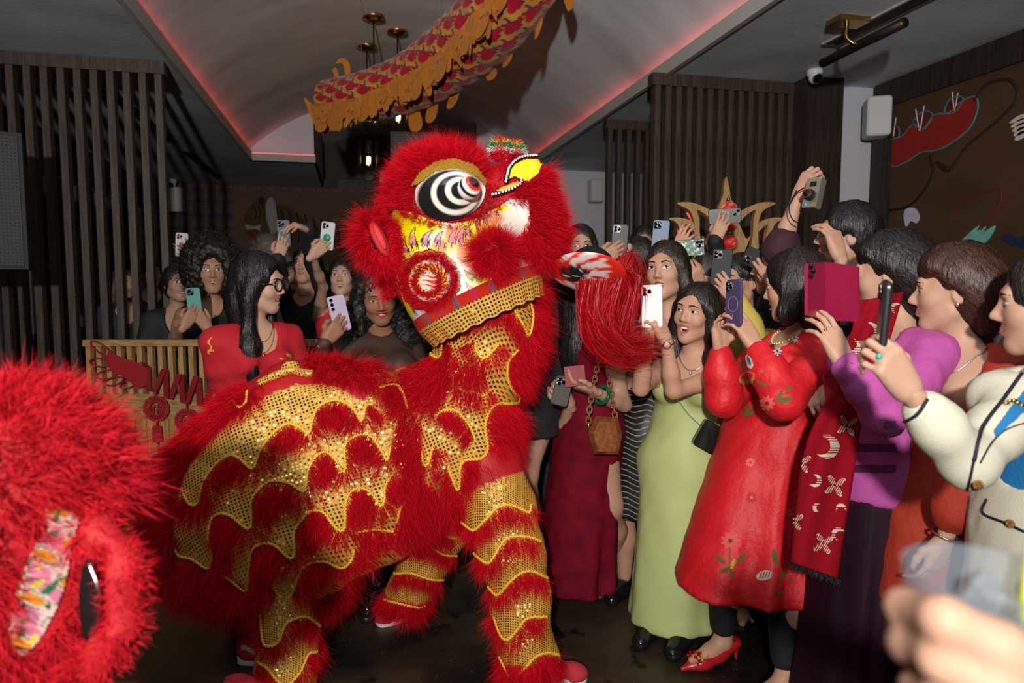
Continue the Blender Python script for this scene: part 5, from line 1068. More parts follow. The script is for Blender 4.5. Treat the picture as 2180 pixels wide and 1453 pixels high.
def torso(S, o, g, z0=None):
    """trunk as flattened cones; g inflates it for clothes"""
    s = o.s; hv = o.heavy; fl_ = (o.f, 1.30); k = .06; m = 1.08 if o.male else 1.
    S.cone(o.sR-o.r*.045*s, o.sL+o.r*.045*s, .052*s*m+g, .052*s*m+g, k); ch = o.chest+o.f*.015*s
    S.cone(o.N-o.t*.09*s-o.r*.05*s, o.N-o.t*.09*s+o.r*.05*s, .092*s*m+g, .092*s*m+g, k, flat=fl_)
    S.cone(ch-o.r*.045*s*hv, ch+o.r*.045*s*hv, .094*s*hv+g, .094*s*hv+g, k, flat=fl_)
    w_ = o.waist; S.cone(w_-o.r*.040*s*hv, w_+o.r*.040*s*hv, .088*s*hv*(1.1 if o.male else 1)+g, .095*s*hv*(1.1 if o.male else 1)+g, k, flat=(o.f, 1.2))
    S.cone(ch, w_, .104*s*hv+g, .095*s*hv+g, k, flat=fl_)
    S.cone(o.pel-o.r*.06*s*hv, o.pel+o.r*.06*s*hv, .115*s*hv+g, .115*s*hv+g, k, flat=(o.f, 1.15))
    if o.bust:
        for x in (-1, 1): S.ell(o.chest+o.t*.025*s+o.r*x*.075*s+o.f*(.085+.02*o.bust)*s, (.058*s*o.bust**.5+g)*np.ones(3), k=.04)
def garment(name, o, m, sleeve=(0, 0), hem=None, skirt=None, g=.012, neck=None, neckw=.075, sl_r=1., vox=None, fold=(0, 0), paint=None, puff=0., top=None, wr=.004, legs=None, extra=None, sfrac_r=None):
    """cloth over the trunk: sleeve=(right, left) fraction of the arm; skirt=(hem z, hem radius, depth factor, sway); neck=depth of the neckline"""
    s = o.s; vox = (vox or max(o.vox*.9, .009))*1.28; pts = [o.N+UP*.08, o.sR, o.sL, o.pel]+[x for k in 'RL' for x in o.arm[k][:3]]
    if skirt is not None: zc_ = skirt[3] if len(skirt) > 3 else A(0, 0, 0); bot = A(o.pel[0], o.pel[1], skirt[0])+zc_; pts += [bot+A(skirt[1], skirt[1], 0), bot-A(skirt[1], skirt[1], 0)]
    if legs: vox *= 1.5
    if legs: pts += [o.ank[k] for k in 'RL']
    b = np.array(pts); S = SDF(b.min(0)-.2, b.max(0)+.2, vox)
    if top != 'none': torso(S, o, g)
    for k, fr in zip('RL', sleeve):
        if fr <= 0: continue
        a, e, w_, _ = o.arm[k]; q = [a, (a+e)/2, e, e*.5+w_*.5, w_]; rr = np.array([.047, .041+puff*.5, .035+puff, .034+puff, .026+puff*.2])*s*sl_r*(1.1 if o.male else 1)+g*.8
        if sfrac_r: rr = np.array(sfrac_r)*s
        L = fr*4; n_ = int(L); pp = q[:n_+1]; r_ = list(rr[:n_+1])
        if n_ < 4 and L-n_ > 1e-3: pp = pp+[q[n_]*(1-(L-n_))+q[n_+1]*(L-n_)]; r_ = r_+[rr[n_]*(1-(L-n_))+rr[n_+1]*(L-n_)]
        S.chain(pp, r_, .03)
    if skirt is not None:
        ex = .3 if hem is not None else 0.; bw = bot+(bot-o.waist)*ex; rw = skirt[1]+(skirt[1]-.115*s*o.heavy-g)*ex; bp = bot+(bot-o.pel)*ex; rp_ = skirt[1]+(skirt[1]-.15*s*o.heavy-g)*ex
        S.cone(o.waist, bw, .115*s*o.heavy+g, rw, .05, flat=(o.f, skirt[2])); S.cone(o.pel, bp, .15*s*o.heavy+g, rp_, .05, flat=(o.f, skirt[2]))
    if legs:
        for k in 'RL': h_ = o.hR if k == 'R' else o.hL; an = o.ank[k]; kn = o.knee[k]; z = legs; S.chain([h_, kn, kn+(an-kn)*z], [.088*s*o.heavy+g, .062*s+g, .045*s+g], .04)
    if extra: extra(S)
    if neck is not None:
        c = o.N+UP*.015*s+o.f*.075*s; S.ell(c-UP*neck*.35, (neckw*s, neckw*s, neck*s+.03), k=.01, op='s'); S.cone(o.N-UP*.01, o.head, .060*s, .062*s, .008, op='s')
    if hem is not None: S.cut((0, 0, hem), A(0, 0, -1))
    v, q = S.mesh(); v = smooth_mesh(v, q, 1)
    if fold[0] and skirt is not None:
        ax = o.pel+(bot-o.pel)*np.clip((o.pel[2]-v[:, 2])/(o.pel[2]-bot[2]), 0, 1)[:, None]; dd = v-ax; an = np.arctan2(dd@o.f, dd@o.r); t_ = np.clip((o.waist[2]-v[:, 2])/(o.waist[2]-bot[2]), 0, 1)**1.2
        rad = dd.copy(); rad[:, 2] = 0; rad /= np.linalg.norm(rad, axis=1, keepdims=True)+1e-9; v = v+rad*((np.sin(an*fold[0]+3*np.sin(an*2)+v[:, 2]*2)*fold[1]+np.sin(an*fold[0]*.5+1)*fold[1]*.6)*t_)[:, None]
    if wr: v = v+vnormals(v, q)*(noise3(v*A(1, 1, .7), 9, int(o.head[0]*100) % 97)*wr+noise3(v, 22, 5)*wr*.4)[:, None]
    c = paint(v) if paint is not None else None
    g_ = fastmesh(name, v, q, m, o.e, c); o.gar = (v, q, g_); return g_
# --- hair
def hairmat(col): return mat('hair_%d' % int(col[0]*1e5+col[1]*1e4), col, .38, attr=True, spec=.5, bump=(60, .5, (3, 3, .4)))
def hair(o, kind, col=(.012, .009, .008), n=2600, L=.09, length=.3, seed=1, vol=1., wave=0., back=None, fringe=0., side=0., ear=False, asym=0.):
    """hair mass in the head's frame plus strands combed down it"""
    R = o.M[:3, :3]/o.s; dn = R.T@A(0, 0, -1); bk = A(0, -1, 0); n = int(n*.5); h = .0115 if o.far else .0098; lo = A(-.2, -.26, -.22-length); hi = A(.2, .2, .26); lo, hi = lo-np.abs(dn*length), hi+np.abs(dn*length)*.3
    if kind in ('afro', 'curly'): lo, hi = A(-.34, -.34, -.45), A(.34, .3, .36)
    s = SDF(lo, hi, h); rx, ry, rz = .083*vol, .101*vol, .094*vol
    s.ell((0, -.016, .040), (rx, ry, rz), k=.02)
    if kind in ('short', 'man'): s.ell((0, -.045, -.02), (.072, .062, .065), k=.03)
    if kind == 'swept': s.ell((0, -.01, .075), (.075, .085, .06), k=.03); s.ell((0, -.07, .0), (.083*vol, .07*vol, .10), k=.03); s.ell((0, -.085, -.085), (.06, .045, .05), k=.03); s.cone((-.05, .05, .075), (.05, .055, .08), .03, .03, .02)
    if kind in ('bob', 'long', 'bun'):
        s.ell((0, -.04, -.01), (.084*vol, .076, .10), k=.03)
        for x in (-1, 1):
            a = A(x*.074*vol, .02, .02); m_ = A(x*.082*vol, -.005, -.06); 
            if kind == 'bun': continue
            s.chain([a, m_, m_+dn*(length*.5)+A(x*.01, .01, 0), m_+dn*length+A(x*.012, .01, 0)], [.022, .026*vol, .030*vol, .018], .03)
        if kind != 'bun': s.chain([A(0, -.075, 0), A(0, -.085, -.08), A(0, -.08, -.08)+dn*length*.6, A(0, -.075, -.06)+dn*length], [.06, .066*vol, .07*vol, .045], .04, flat=(A(0, 1, 0), 1.4)); s.chain([A(-.045, -.07, -.08), A(-.055, -.07, -.06)+dn*length], [.04, .035], .03); s.chain([A(.045, -.07, -.08), A(.055, -.07, -.06)+dn*length], [.04, .035], .03)
    if kind == 'afro': s.ell((0, -.03, .06), (.155*vol, .145*vol, .15*vol), k=.04); s.ell((-.06, -.02, -.03), (.09*vol, .1*vol, .1*vol), k=.05); s.ell((.06, -.02, -.03), (.09*vol, .1*vol, .1*vol), k=.05)
    if kind == 'curly':
        for x in (-1, 1): s.chain([A(x*.07, -.01, .03), A(x*.105, -.015, -.08), A(x*.12, -.01, -.08)+dn*length*.6, A(x*.11, .0, -.08)+dn*length], [.04, .05*vol, .055*vol, .03], .04)
        s.chain([A(0, -.06, .03), A(0, -.09, -.08), A(0, -.08, -.08)+dn*length], [.08, .09, .06], .04)
    fz = .082-fringe; s.ell((asym*.01, .105, -.035), (.066, .075, .098), k=.012, op='s')
    if fringe < .5: s.ell((asym*.015, .12, .015), (.058, .058, fz), k=.015, op='s')
    if ear and kind in ('short', 'man', 'swept'):
        for x in (-1, 1):
            s.ell((x*.085, .01, -.02), (.025, .03, .035), k=.008, op='s')
            if kind == 'swept': s.ell((x*.072, .062, .0), (.036, .036, .055), k=.012, op='s')
    v, q = s.mesh(); v = smooth_mesh(v, q, 1); nn = vnormals(v, q); r = np.random.default_rng(seed)
    if kind in ('afro', 'curly'): v = v+nn*(noise3(v, 30, seed)*.012+noise3(v, 55, seed+3)*.008)[:, None]
    else:
        u = np.c_[v[:, 0]*26, v[:, 1]*26, (v@-dn)*2.5]; v = v+nn*(noise3(u, 1., seed)*.0045)[:, None]
        if wave: v = v+(np.c_[np.sin((v@dn)*wave+v[:, 0]*20), np.sin((v@dn)*wave+2+v[:, 1]*20), 0*v[:, 0]]*.012)*np.clip((v@dn-.02)/.15, 0, 1)[:, None]
    hm = hairmat(col); c = np.tile(A(*col), (len(v), 1)); W_ = xf(o.M, v); p, n_ = sample_surf(W_, q, 1., r) if False else (None, None)
    t = np.vstack([q[:, [0, 1, 2]], q[:, [0, 2, 3]]]); ar = np.linalg.norm(np.cross(v[t[:, 1]]-v[t[:, 0]], v[t[:, 2]]-v[t[:, 0]]), axis=1); fm_ = v[t[:, 0]]; ar = np.where((fm_[:, 1] > .03) & (np.abs(fm_[:, 0]) < .075) & (fm_[:, 2] < .10), 0, ar) if kind in ('afro', 'curly') else ar; i = r.choice(len(t), n, p=ar/ar.sum()); w3 = r.dirichlet((1, 1, 1), n); p = (v[t[i]]*w3[:, :, None]).sum(1); pn = nn[t[i][:, 0]]
    if kind in ('afro', 'curly'): d = pn*.6+r.normal(size=(n, 3))*.6; bl, bt = blades(p, d/np.linalg.norm(d, axis=1, keepdims=True), .028*(.5+r.random(n)), .0022, 3, 0, .7, seed)
    else:
        tr = bvh(v, q); K = 4; Lk = L*(.6+.8*r.random(n)); top = A(0, -.02, .13); cur = p; cn = pn; V = []; jit = r.normal(size=(n, 3))*.12
        for k in range(K+1):
            away = cur-top; away /= np.linalg.norm(away, axis=1, keepdims=True)+1e-9; lowk = np.clip((cur@dn)/.09, 0, 1)[:, None]; fl = away*(1-lowk)+dn*lowk+(bk*.6*(1-lowk) if kind in ('swept', 'man', 'short') else 0)+jit+np.c_[np.sin(cur[:, 2]*60+jit[:, 0]*30), np.cos(cur[:, 2]*60+jit[:, 1]*30), 0*lowk]*(.35 if wave else .08)
            fl = fl-cn*(fl*cn).sum(1, keepdims=True); fl /= np.linalg.norm(fl, axis=1, keepdims=True)+1e-9; sd = np.cross(cn, fl); hw_ = .0019*(1-.8*k/K); V += [cur+cn*.0022-sd*hw_, cur+cn*.0022+sd*hw_]
            if k < K: cur, cn = snap(tr, cur+fl*(Lk/K)[:, None])
        bl = np.stack(V, 1).reshape(-1, 3); b0 = np.arange(n)[:, None]*(2*K+2); bt = np.concatenate([b0+np.array([[2*k, 2*k+1, 2*k+3, 2*k+2]]) for k in range(K)], 1).reshape(-1, 4)
    ntri = bt.shape[1] == 3; per = len(bl)//n
    g = fastmesh('hair', np.vstack([W_]), q, hm, o.e, c); tint = np.repeat((.5+1.5*r.random(n)**2)[:, None], per, 0); tag(fastmesh('hair_strands', xf(o.M, bl), bt, hm, o.e, np.clip(A(*col)*tint, 0, 1), tri=ntri), kind='stuff'); return g
# --- phones and other held things
def phone(label, C, X, Y, col, kind='tri', w_=.076, h_=.158, rough=.35, case=None, ring=None, metal=0., paintfn=None, lens=None, th=.011):
    """a smartphone seen from its back: X its width, Y its top, back normal X x Y"""
    Z = np.cross(X, Y); M = frame(C, X, Y, Z); t = thing('smartphone', label, 'phone', group=None); cm = mat('phone_%s' % label.replace(' ', '_')[:40], col, rough, metal, attr=paintfn is not None)
    if paintfn is None: MB().rbox((-w_/2, -h_/2, -th/2), (w_/2, h_/2, th/2), .012, M=M, n=4).build('case', cm, t, smooth=False)
    else:
        MB().rbox((-w_/2, -h_/2, -th/2), (w_/2, h_/2, th/2-.0005), .012, M=M, n=4).build('case', M_blackp, t, smooth=False); u, v = np.meshgrid(np.linspace(-.47, .47, 44)*w_, np.linspace(-.48, .48, 88)*h_); p = np.c_[u.ravel(), v.ravel(), np.full(u.size, th/2+.0004)]; I = np.arange(u.size).reshape(u.shape)
        fastmesh('case_print', xf(M, p), np.stack([I[:-1, :-1], I[:-1, 1:], I[1:, 1:], I[1:, :-1]], -1).reshape(-1, 4), cm, t, paintfn(p))
    MB().rbox((-w_/2+.003, -h_/2+.003, -th/2-.001), (w_/2-.003, h_/2-.003, -th/2+.001), .010, M=M, n=3).build('screen', mat('phone_screen', (.01, .012, .018), .05), t, smooth=False)
    lm = mat('phone_lens', (.004, .004, .006), .04); rm = mat('lens_ring', (.35, .35, .37), .25, 1.); bm = mat('bump_'+str(lens), lens, .3) if lens else cm
    if kind in ('tri', 'duo'):
        bx, by, bs = -w_/2+.022, h_/2-.024, .018; MB().rbox((bx-bs, by-bs, th/2-.001), (bx+bs, by+bs, th/2+.002), .009, M=M, n=3).build('camera_bump', bm if lens else mat('bump_dark', (.05, .05, .055), .25), t, smooth=False)
        for x, y in (((-.008, .008), (-.008, -.008), (.009, 0)) if kind == 'tri' else ((-.008, .008), (.008, -.008))): MB().lathe([(.0075, 0), (.0075, .0035), (.0062, .004)], n=14, M=M@frame(A(bx+x, by+y, th/2+.001), A(1, 0, 0), A(0, 1, 0), A(0, 0, 1))).build('lens', lm, t); MB().lathe([(.0082, 0), (.0082, .0022), (.0076, .0024)], n=14, M=M@frame(A(bx+x, by+y, th/2+.001), A(1, 0, 0), A(0, 1, 0), A(0, 0, 1))).build('lens_ring', rm, t)
        MB().lathe([(.003, 0), (.003, .002)], n=8, M=M@frame(A(bx+.009, by+.011, th/2+.001), A(1, 0, 0), A(0, 1, 0), A(0, 0, 1))).build('flash_led', mat('flash_led', (.8, .75, .6), .3), t)
    if kind == 'col':
        for k in range(3): MB().lathe([(.0075, 0), (.0075, .003), (.006, .0034)], n=14, M=M@frame(A(-w_/2+.016, h_/2-.016-k*.020, th/2), A(1, 0, 0), A(0, 1, 0), A(0, 0, 1))).build('lens', lm, t)
    if ring is not None:
        a = np.linspace(0, 2*math.pi, 32, endpoint=False); MB().tube(xf(M, np.c_[.025*np.cos(a), .025*np.sin(a)-.004, np.full(32, th/2)]), .0022, 6, closed=True, flat=.6).build('ring', mat('ring_%d' % int(ring[0]*100), ring, .4), t); 
        if kind == 'tri': MB().tube(xf(M, [(0, -.034, th/2), (0, -.05, th/2)]), .002, 6).build('ring_mark', mat('ring_%d' % int(ring[0]*100)), t)
    return t
def pframe(px, py, d, roll=0., turn=0., tilt=0.):
    """phone centre and axes with its back towards the camera; turn swings it about its long axis"""
    C = P(px, py, d); Z = -nrm(ray(px, py)); Z = rotv(Z, UP, turn); X = nrm(np.cross(UP, Z)); Y = np.cross(Z, X); X, Y = rotv(X, Z, roll), rotv(Y, Z, roll)
    if tilt: Y, Z = rotv(Y, X, tilt), rotv(Z, X, tilt)
    return C, X, Y, Z
def grip(C, X, Y, Z, hand, up=40., yo=-.035, xo=0., hs=.92, pose='phone', w_=.076):
    """hand frame for a hand holding a phone from its side: R comes from the picture left"""
    sg = 1 if hand == 'R' else -1; a = math.radians(up); fy = nrm(X*sg*math.cos(a)+Y*math.sin(a)); W_ = C+Y*yo+X*sg*(xo-.010)-fy*.098*hs+Z*.016
    return {'w': W_-fy*.004, 'M': handframe(W_, fy, -Z), 'pose': pose, 'hs': hs}
# ---------------- the crowd ----------------
def gpatch(name, tree, bbox, step, fn, parent, m, off=.002):
    """embroidery or print laid on cloth where fn(pixels) gives (mask, colour)"""
    x0, y0, x1, y1 = bbox; gx, gy = np.meshgrid(np.arange(x0, x1+step, step), np.arange(y0, y1+step, step)); pts = np.c_[gx.ravel(), gy.ravel()]; mk, col = fn(pts)
    p = np.full((len(pts), 3), np.nan); n = p.copy(); p[mk], n[mk] = cast(tree, pts[mk]); ok = ~np.isnan(p[:, 0]); p = p+n*off
    if ok.sum() < 4: return
    idx = np.full(len(pts), -1); idx[ok] = np.arange(ok.sum()); I = idx.reshape(gx.shape); qd = np.stack([I[:-1, :-1], I[1:, :-1], I[1:, 1:], I[:-1, 1:]], -1).reshape(-1, 4); qd = qd[(qd >= 0).all(1)]
    if not len(qd): return
    V = p[ok]; ln = np.linalg.norm(V[qd[:, 0]]-V[qd[:, 2]], axis=1); qd = qd[ln < step*.006+.012]
    return fastmesh(name, V, qd, m, parent, (col if col.ndim == 2 else np.tile(col, (len(pts), 1)))[ok])
M_emb = mat('embroidery', (.5, .5, .5), .7, attr=True, bump=(350, .4))
def ellmask(p, l):
    m = np.zeros(len(p), bool); c = np.zeros((len(p), 3))
    for cx, cy, rx, ry, a, col in l: k = inell(p, cx, cy, rx, ry, a) < 1; m |= k; c[k] = col if not isinstance(col, str) else srgb(col)
    return m, c
def flower(cx, cy, r, n, col, ctr): return [(cx+r*.62*math.cos(2*math.pi*k/n), cy+r*.62*math.sin(2*math.pi*k/n), r*.42, r*.24, math.degrees(2*math.pi*k/n), col) for k in range(n)]+[(cx, cy, r*.25, r*.25, 0, ctr)]
def leafs(pts, col): return [(x, y, l, l*.38, a, col) for x, y, l, a in pts]
def emb(o, name, items, step=1.1, off=.003):
    t = o.gtree; e = np.array([(x-max(a, b), y-max(a, b), x+max(a, b), y+max(a, b)) for x, y, a, b, _, _ in items]); g_ = gpatch(name, t, (e[:, 0].min(), e[:, 1].min(), e[:, 2].max(), e[:, 3].max()), step, lambda p: ellmask(p, items), o.e, M_emb, off); g_ and tag(g_, kind='stuff')
def shoe(o, k, toe, kind, m, label=None):
    """shoe on ankle k pointing along toe; pump, boot or flat"""
    a = o.ank[k]; Y = nrm(A(toe[0], toe[1], 0)); X = np.cross(Y, UP); G = A(a[0], a[1], 0); M = frame(G, X, Y, UP); s = SDF((-.07, -.11, -.005), (.07, .24, .24), .006)
    if kind == 'boot': s.chain([(0, -.03, .05), (0, .06, .055), (0, .13, .045)], [.05, .046, .042], .04); s.chain([(0, -.015, .06), (0, -.012, .17)], [.048, .046], .03); s.cut((0, 0, .02), A(0, 0, -1)); s.cut((0, 0, .185), A(0, 0, 1))
    elif kind == 'pump': s.chain([(0, -.045, .075), (0, .03, .045), (0, .10, .028), (0, .185, .014)], [.034, .036, .036, .010], .03, flat=(A(0, 0, 1), 1.3)); s.chain([(0, -.04, .12), (0, .04, .085), (0, .09, .065)], [.030, .034, .030], .01, op='s'); s.chain([(0, -.06, .06), (0, -.062, .004)], [.012, .006], .01)
    else: s.chain([(0, -.04, .045), (0, .05, .045), (0, .14, .035)], [.042, .042, .036], .03, flat=(A(0, 0, 1), 1.1)); s.cut((0, 0, .008), A(0, 0, -1))
    v, q = s.mesh(); g = fastmesh('shoe', xf(M, smooth_mesh(v, q, 1)), q, m, o.e)
    if kind == 'boot':
        ol = [(.05*math.cos(t)*(1 if math.sin(t) < 0 else .95), .05+.125*math.sin(t)) for t in np.linspace(0, 6.283, 28, endpoint=False)]; MB().prism(ol, xf(M, [(0, 0, 0)])[0], X, Y, .030).build('sole', mat('sole_black', (.014, .014, .016), .35), g)
        for j in range(6): MB().tube(xf(M, [(-.025, .045-j*.012, .085+j*.016), (0, .052-j*.012, .092+j*.016), (.025, .045-j*.012, .085+j*.016)]), .003, 5).build('lace', M_blackp, g)
    return g
def glasses(o, m, w_=.026, col=(.02, .01, .008), rnd=True, th=.0022):
    lm = mat('spectacle_lens', (.9, .9, .95), .02, alpha=.12); fm = mat('frame_%d' % int(col[0]*1e4), col, .25); g = thing('eyeglasses', m, 'glasses')
    for x in (-1, 1):
        a = np.linspace(0, 2*math.pi, 28, endpoint=False); rx, rz = w_, w_*.92; pw = 1. if rnd else .75; ring = np.c_[x*.034+rx*np.sign(np.cos(a))*np.abs(np.cos(a))**pw, .104-.25*(np.cos(a)*x*rx+.034)**2*6, .004+rz*np.sign(np.sin(a))*np.abs(np.sin(a))**pw]
        MB().tube(xf(o.M, ring), th, 6, closed=True).build('rim', fm, g); MB().add(np.vstack([xf(o.M, ring), xf(o.M, ring.mean(0)[None])]), [(i, (i+1) % 28, 28) for i in range(28)]).build('lens', lm, g)
        MB().tube(xf(o.M, [(x*(.034+rx), .090, .010), (x*.080, .05, .010), (x*.083, -.02, .006)]), th, 6).build('temple', fm, g)
    MB().tube(xf(o.M, [(-.009, .106, .006), (0, .109, .009), (.009, .106, .006)]), th, 6).build('bridge', fm, g)
def earring(o, side, kind='stud', m=None):
    c = xf(o.M, [(side*.080, -.008, -.034)])[0]; m = m or M_brass
    if kind == 'hoop': a = np.linspace(0, 6.283, 24, endpoint=False); MB().tube(c+np.c_[o.M[:3, 1][0]*np.cos(a), o.M[:3, 1][1]*np.cos(a), np.sin(a)]*.016-A(0, 0, .016), .0022, 6, closed=True).build('hoop_earring', m, o.e)
    else: MB().ball(c, .006, 8).build('stud_earring', m, o.e)
def necklace(o, m, drop=.07, w_=.062, r=.0022, pend=None, beads=0):
    a = np.linspace(-2.3, 2.3, 60); tr = BVHTree.FromPolygons([tuple(x) for x in o.skinv], [tuple(int(i) for i in f) for f in o.skinq]); pts = []
    for t in a:
        z = -.01-drop*math.cos(t)**2*(1 if abs(t) < 1.57 else 0)+.02*(abs(t) > 1.57); q = o.N+(o.r*math.sin(t)*w_+o.f*(math.cos(t)*w_+.012))+UP*(z+.01); h, n, _, _ = tr.find_nearest(Vector(q)); pts.append(np.array(h)+np.array(n)*.003)
    p = np.array(pts)
    if beads: mb = MB(); [mb.ball(x, beads, 8) for x in resample(p, beads*2.1)]; tag(mb.build('necklace', m, o.e), kind='stuff')
    else: MB().tube(p, r, 5).build('necklace', m, o.e)
    if pend: MB().ball(p[30]-A(0, 0, .012)+o.f*.004, (.006, .006, .012), 8).build('pendant', pend, o.e)
def bracelet(o, k, m, t=.93, r=.031, th=.003, nm='bracelet', dial=None):
    a, e, w_, _ = o.arm[k]; c = e+(w_-e)*t; n = nrm(w_-e); u = nrm(np.cross(n, UP+A(.01, 0, 0))); v = np.cross(n, u); q = np.linspace(0, 6.283, 24, endpoint=False); MB().tube(c+r*(np.cos(q)[:, None]*u+np.sin(q)[:, None]*v), th, 8, closed=True).build(nm, m, o.e)
    if dial is not None: d_ = nrm(CP-c-n*((CP-c)@n)); X = n; Mx = frame(c+d_*(r-.001), np.cross(d_, X), X, d_) if False else frame(c+d_*(r-.001), X, np.cross(d_, X), d_); MB().lathe([(.014, -.002), (.015, .003), (.012, .005)], n=18, M=Mx).build('watch_case', m, o.e); MB().lathe([(.0115, .004), (.0115, .0056)], n=18, M=Mx).build('watch_dial', dial, o.e)
def ring(o, k, finger, m):
    G = o.arm[k][3]['G']; fx = (.0285, .0095, -.0095, -.0275)[finger]; c = xf(G, [(fx*1.05, (.086, .090, .086, .077)[finger]+.018, .006)])[0]; MB().ball(c-G[:3, 2]/np.linalg.norm(G[:3, 2])*.006, .006, 8).build('ring', m, o.e)
def gt(o): o.gtree = bvh(*o.gar[:2])
FAB = lambda n, c=(.5, .5, .5), r=.75, **k: mat('cloth_'+n, c, r, bump=k.pop('bump', (120, .25)), **k)
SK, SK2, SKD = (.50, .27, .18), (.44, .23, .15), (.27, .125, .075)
LIPR = (.42, .02, .03); LIPN = (.38, .12, .10)
M_silver = mat('silver', (.75, .75, .74), .2, 1.); M_gold = mat('gold', (.85, .55, .15), .22, 1.); BK = (.009, .009, .010)
# --- woman in the lime dress
o = person('laughing woman in a strapless lime green dress filming with a white phone', (1482, 667), 2.78, -28, 4, -7, body=-25, hip=P(1450, 985, 2.86), skin=SK, sh=.155, bust=.8, lip=(.45, .10, .09), margs=dict(open_=1., smile=1.), fargs=dict(gaze=(.3, .2), closed=.35, liner=1), vox=.012,
           armL=dict(w=P(1418, 722, 2.52), e=P(1434, 832, 2.58), pose='two', Y=nrm(P(1385, 655, 2.5)-P(1418, 722, 2.52)), Z=-CR*.7+CF*.7), armR=dict(w=P(1376, 742, 2.55), e=P(1364, 826, 2.62), pose='two', Y=nrm(P(1385, 665, 2.5)-P(1376, 742, 2.55)), Z=CR*.9+CF*.3))
o.ank['R'], o.ank['L'] = PZ(1400, 1322, .085)+A(0, .05, 0), PZ(1455, 1330, .085); o.knee['R'], o.knee['L'] = o.ank['R']*.5+o.hR*.5, o.ank['L']*.5+o.hL*.5; finish(o, feet='none')
hem = PZ(1440, 1318, 0)[2]; zt = P(1460, 806, 2.75)[2]
LIME = FAB('lime', (.42, .47, .185), .62, bump=(60, .12))
def cutlime(S): S.cut((0, 0, zt), nrm(A(0, 0, 1)))
garment('dress', o, LIME, skirt=(.055, .160, 1.1, P(1436, 985, 2.80)-P(1450, 985, 2.86)), hem=.06, fold=(5, .008), g=.012, wr=.003, extra=cutlime, vox=.010); gt(o)
hair(o, 'long', (.014, .009, .008), 3200, .10, length=.24, seed=3, wave=16)
sp_ = resample(catmull([(1425, 830), (1440, 845), (1465, 880), (1490, 905)], 6), 3); q_, n_ = cast(o.gtree, sp_); k_ = ~np.isnan(q_[:, 0]); MB().tube(q_[k_]+n_[k_]*.004, .006, 6, flat=.5).build('glitter_strap', mat('glitter', (.75, .75, .78), .25, .9, bump=(500, 1.)), o.e)
necklace(o, M_silver, .05, pend=M_silver); bracelet(o, 'L', M_silver, .94, .029, .005, 'watch', mat('dial_pink', (.75, .35, .30), .3)); bracelet(o, 'R', M_gold, .86, .030, .002)
shoe(o, 'L', fdir(-30), 'flat', mat('patent_black', BK, .12)); shoe(o, 'R', fdir(-30), 'flat', mat('patent_black'))
C_, X_, Y_, Z_ = pframe(1388, 652, 2.50, 2, -8); phone('white phone with three lenses held by the woman in lime', C_, X_, Y_, (.72, .71, .69), lens=(.62, .62, .62))
bagm = mat('bag_black', BK, .2); t_ = thing('handbag', 'black leather handbag between the lime dress and the red dress', 'bag'); q = P(1508, 928, 2.68); MB().rbox((-.045, -.055, -.02), (.045, .055, .02), .01, M=frame(q, rotv(CR, CF, 30), rotv(CU, CF, 30), -CF)).build('body', bagm, t_, smooth=False); MB().tube([q+CU*.05+CR*.03, P(1525, 860, 2.68), P(1532, 815, 2.72)], .004, 6).build('strap', mat('glitter'), t_)
# --- woman in the red embroidered dress
DSC = 1.06
o = person('woman in a red embroidered tunic dress and black leggings with a purple phone', (1690, 612), 2.34, -98, -4, 0, body=-72, hip=P(1640, 950, 2.44), heavy=1.22, skin=SK, bust=1., margs=dict(open_=.35, nose=.9), vox=.012, lip=(.42, .09, .08), noface=False,
           armL=dict(w=P(1610, 737, 2.14), e=P(1668, 852, 2.05), pose='phone', Y=nrm(P(1570, 672, 2.16)-P(1610, 737, 2.14)), Z=CF*.85-CR*.4), armR=dict(w=P(1533, 742, 2.28), e=P(1540, 850, 2.30), pose='pinch', Y=nrm(P(1528, 650, 2.26)-P(1533, 742, 2.28)), Z=-CF*.8+CR*.5))
o.ank['R'], o.ank['L'] = PZ(1540, 1352, .11), PZ(1672, 1432, .11); o.knee['R'], o.knee['L'] = P(1540, 1190, 2.45), P(1665, 1220, 2.30)
o.foot = lambda k: nrm(A(*(-CR*.9-CFH*.35))); finish(o, feet='bare', nails=mat('nail_red', (.45, .02, .02), .15))
REDC = FAB('tunic_red', (.58, .009, .016), .55, bump=(70, .3), var=(5, .12))
zr = P(1640, 1232, 2.42)[2]
garment('tunic_dress', o, REDC, sleeve=(.92, .92), puff=.014, skirt=(zr, .285, 1.05, P(1602, 950, 2.40)-P(1640, 950, 2.44)), hem=zr, fold=(7, .020), g=.014, wr=.005, neck=.06, neckw=.07, vox=.0105); gt(o)
garment('leggings', o, FAB('leggings_black', BK, .8), legs=.86, top='none', g=.003, wr=.001, vox=.0075)
hair(o, 'bob', (.016, .010, .009), 4200, .11, length=.055, seed=5, vol=1.12, fringe=.03)
for k in 'RL': g_ = shoe(o, k, -CR*.93-CFH*.35, 'pump', mat('pump_red', (.42, .012, .018), .25))
q = o.ank['R']+nrm(-CR*.93-CFH*.35)*.12-A(0, 0, .055); mb = MB(); [mb.ball(q+A(*RNG.normal(size=3))*A(.016, .016, .007), .006, 8, col=(srgb('d8a030') if RNG.random() < .4 else srgb('b01018'))) for _ in range(40)]; tag(mb.build('shoe_jewels', mat('jewel', (.5, .1, .1), .1, .4, attr=True), o.e, paint=True), kind='stuff')
necklace(o, mat('pearl_gold', (.75, .6, .3), .2, .6), .04, .07, beads=.006)
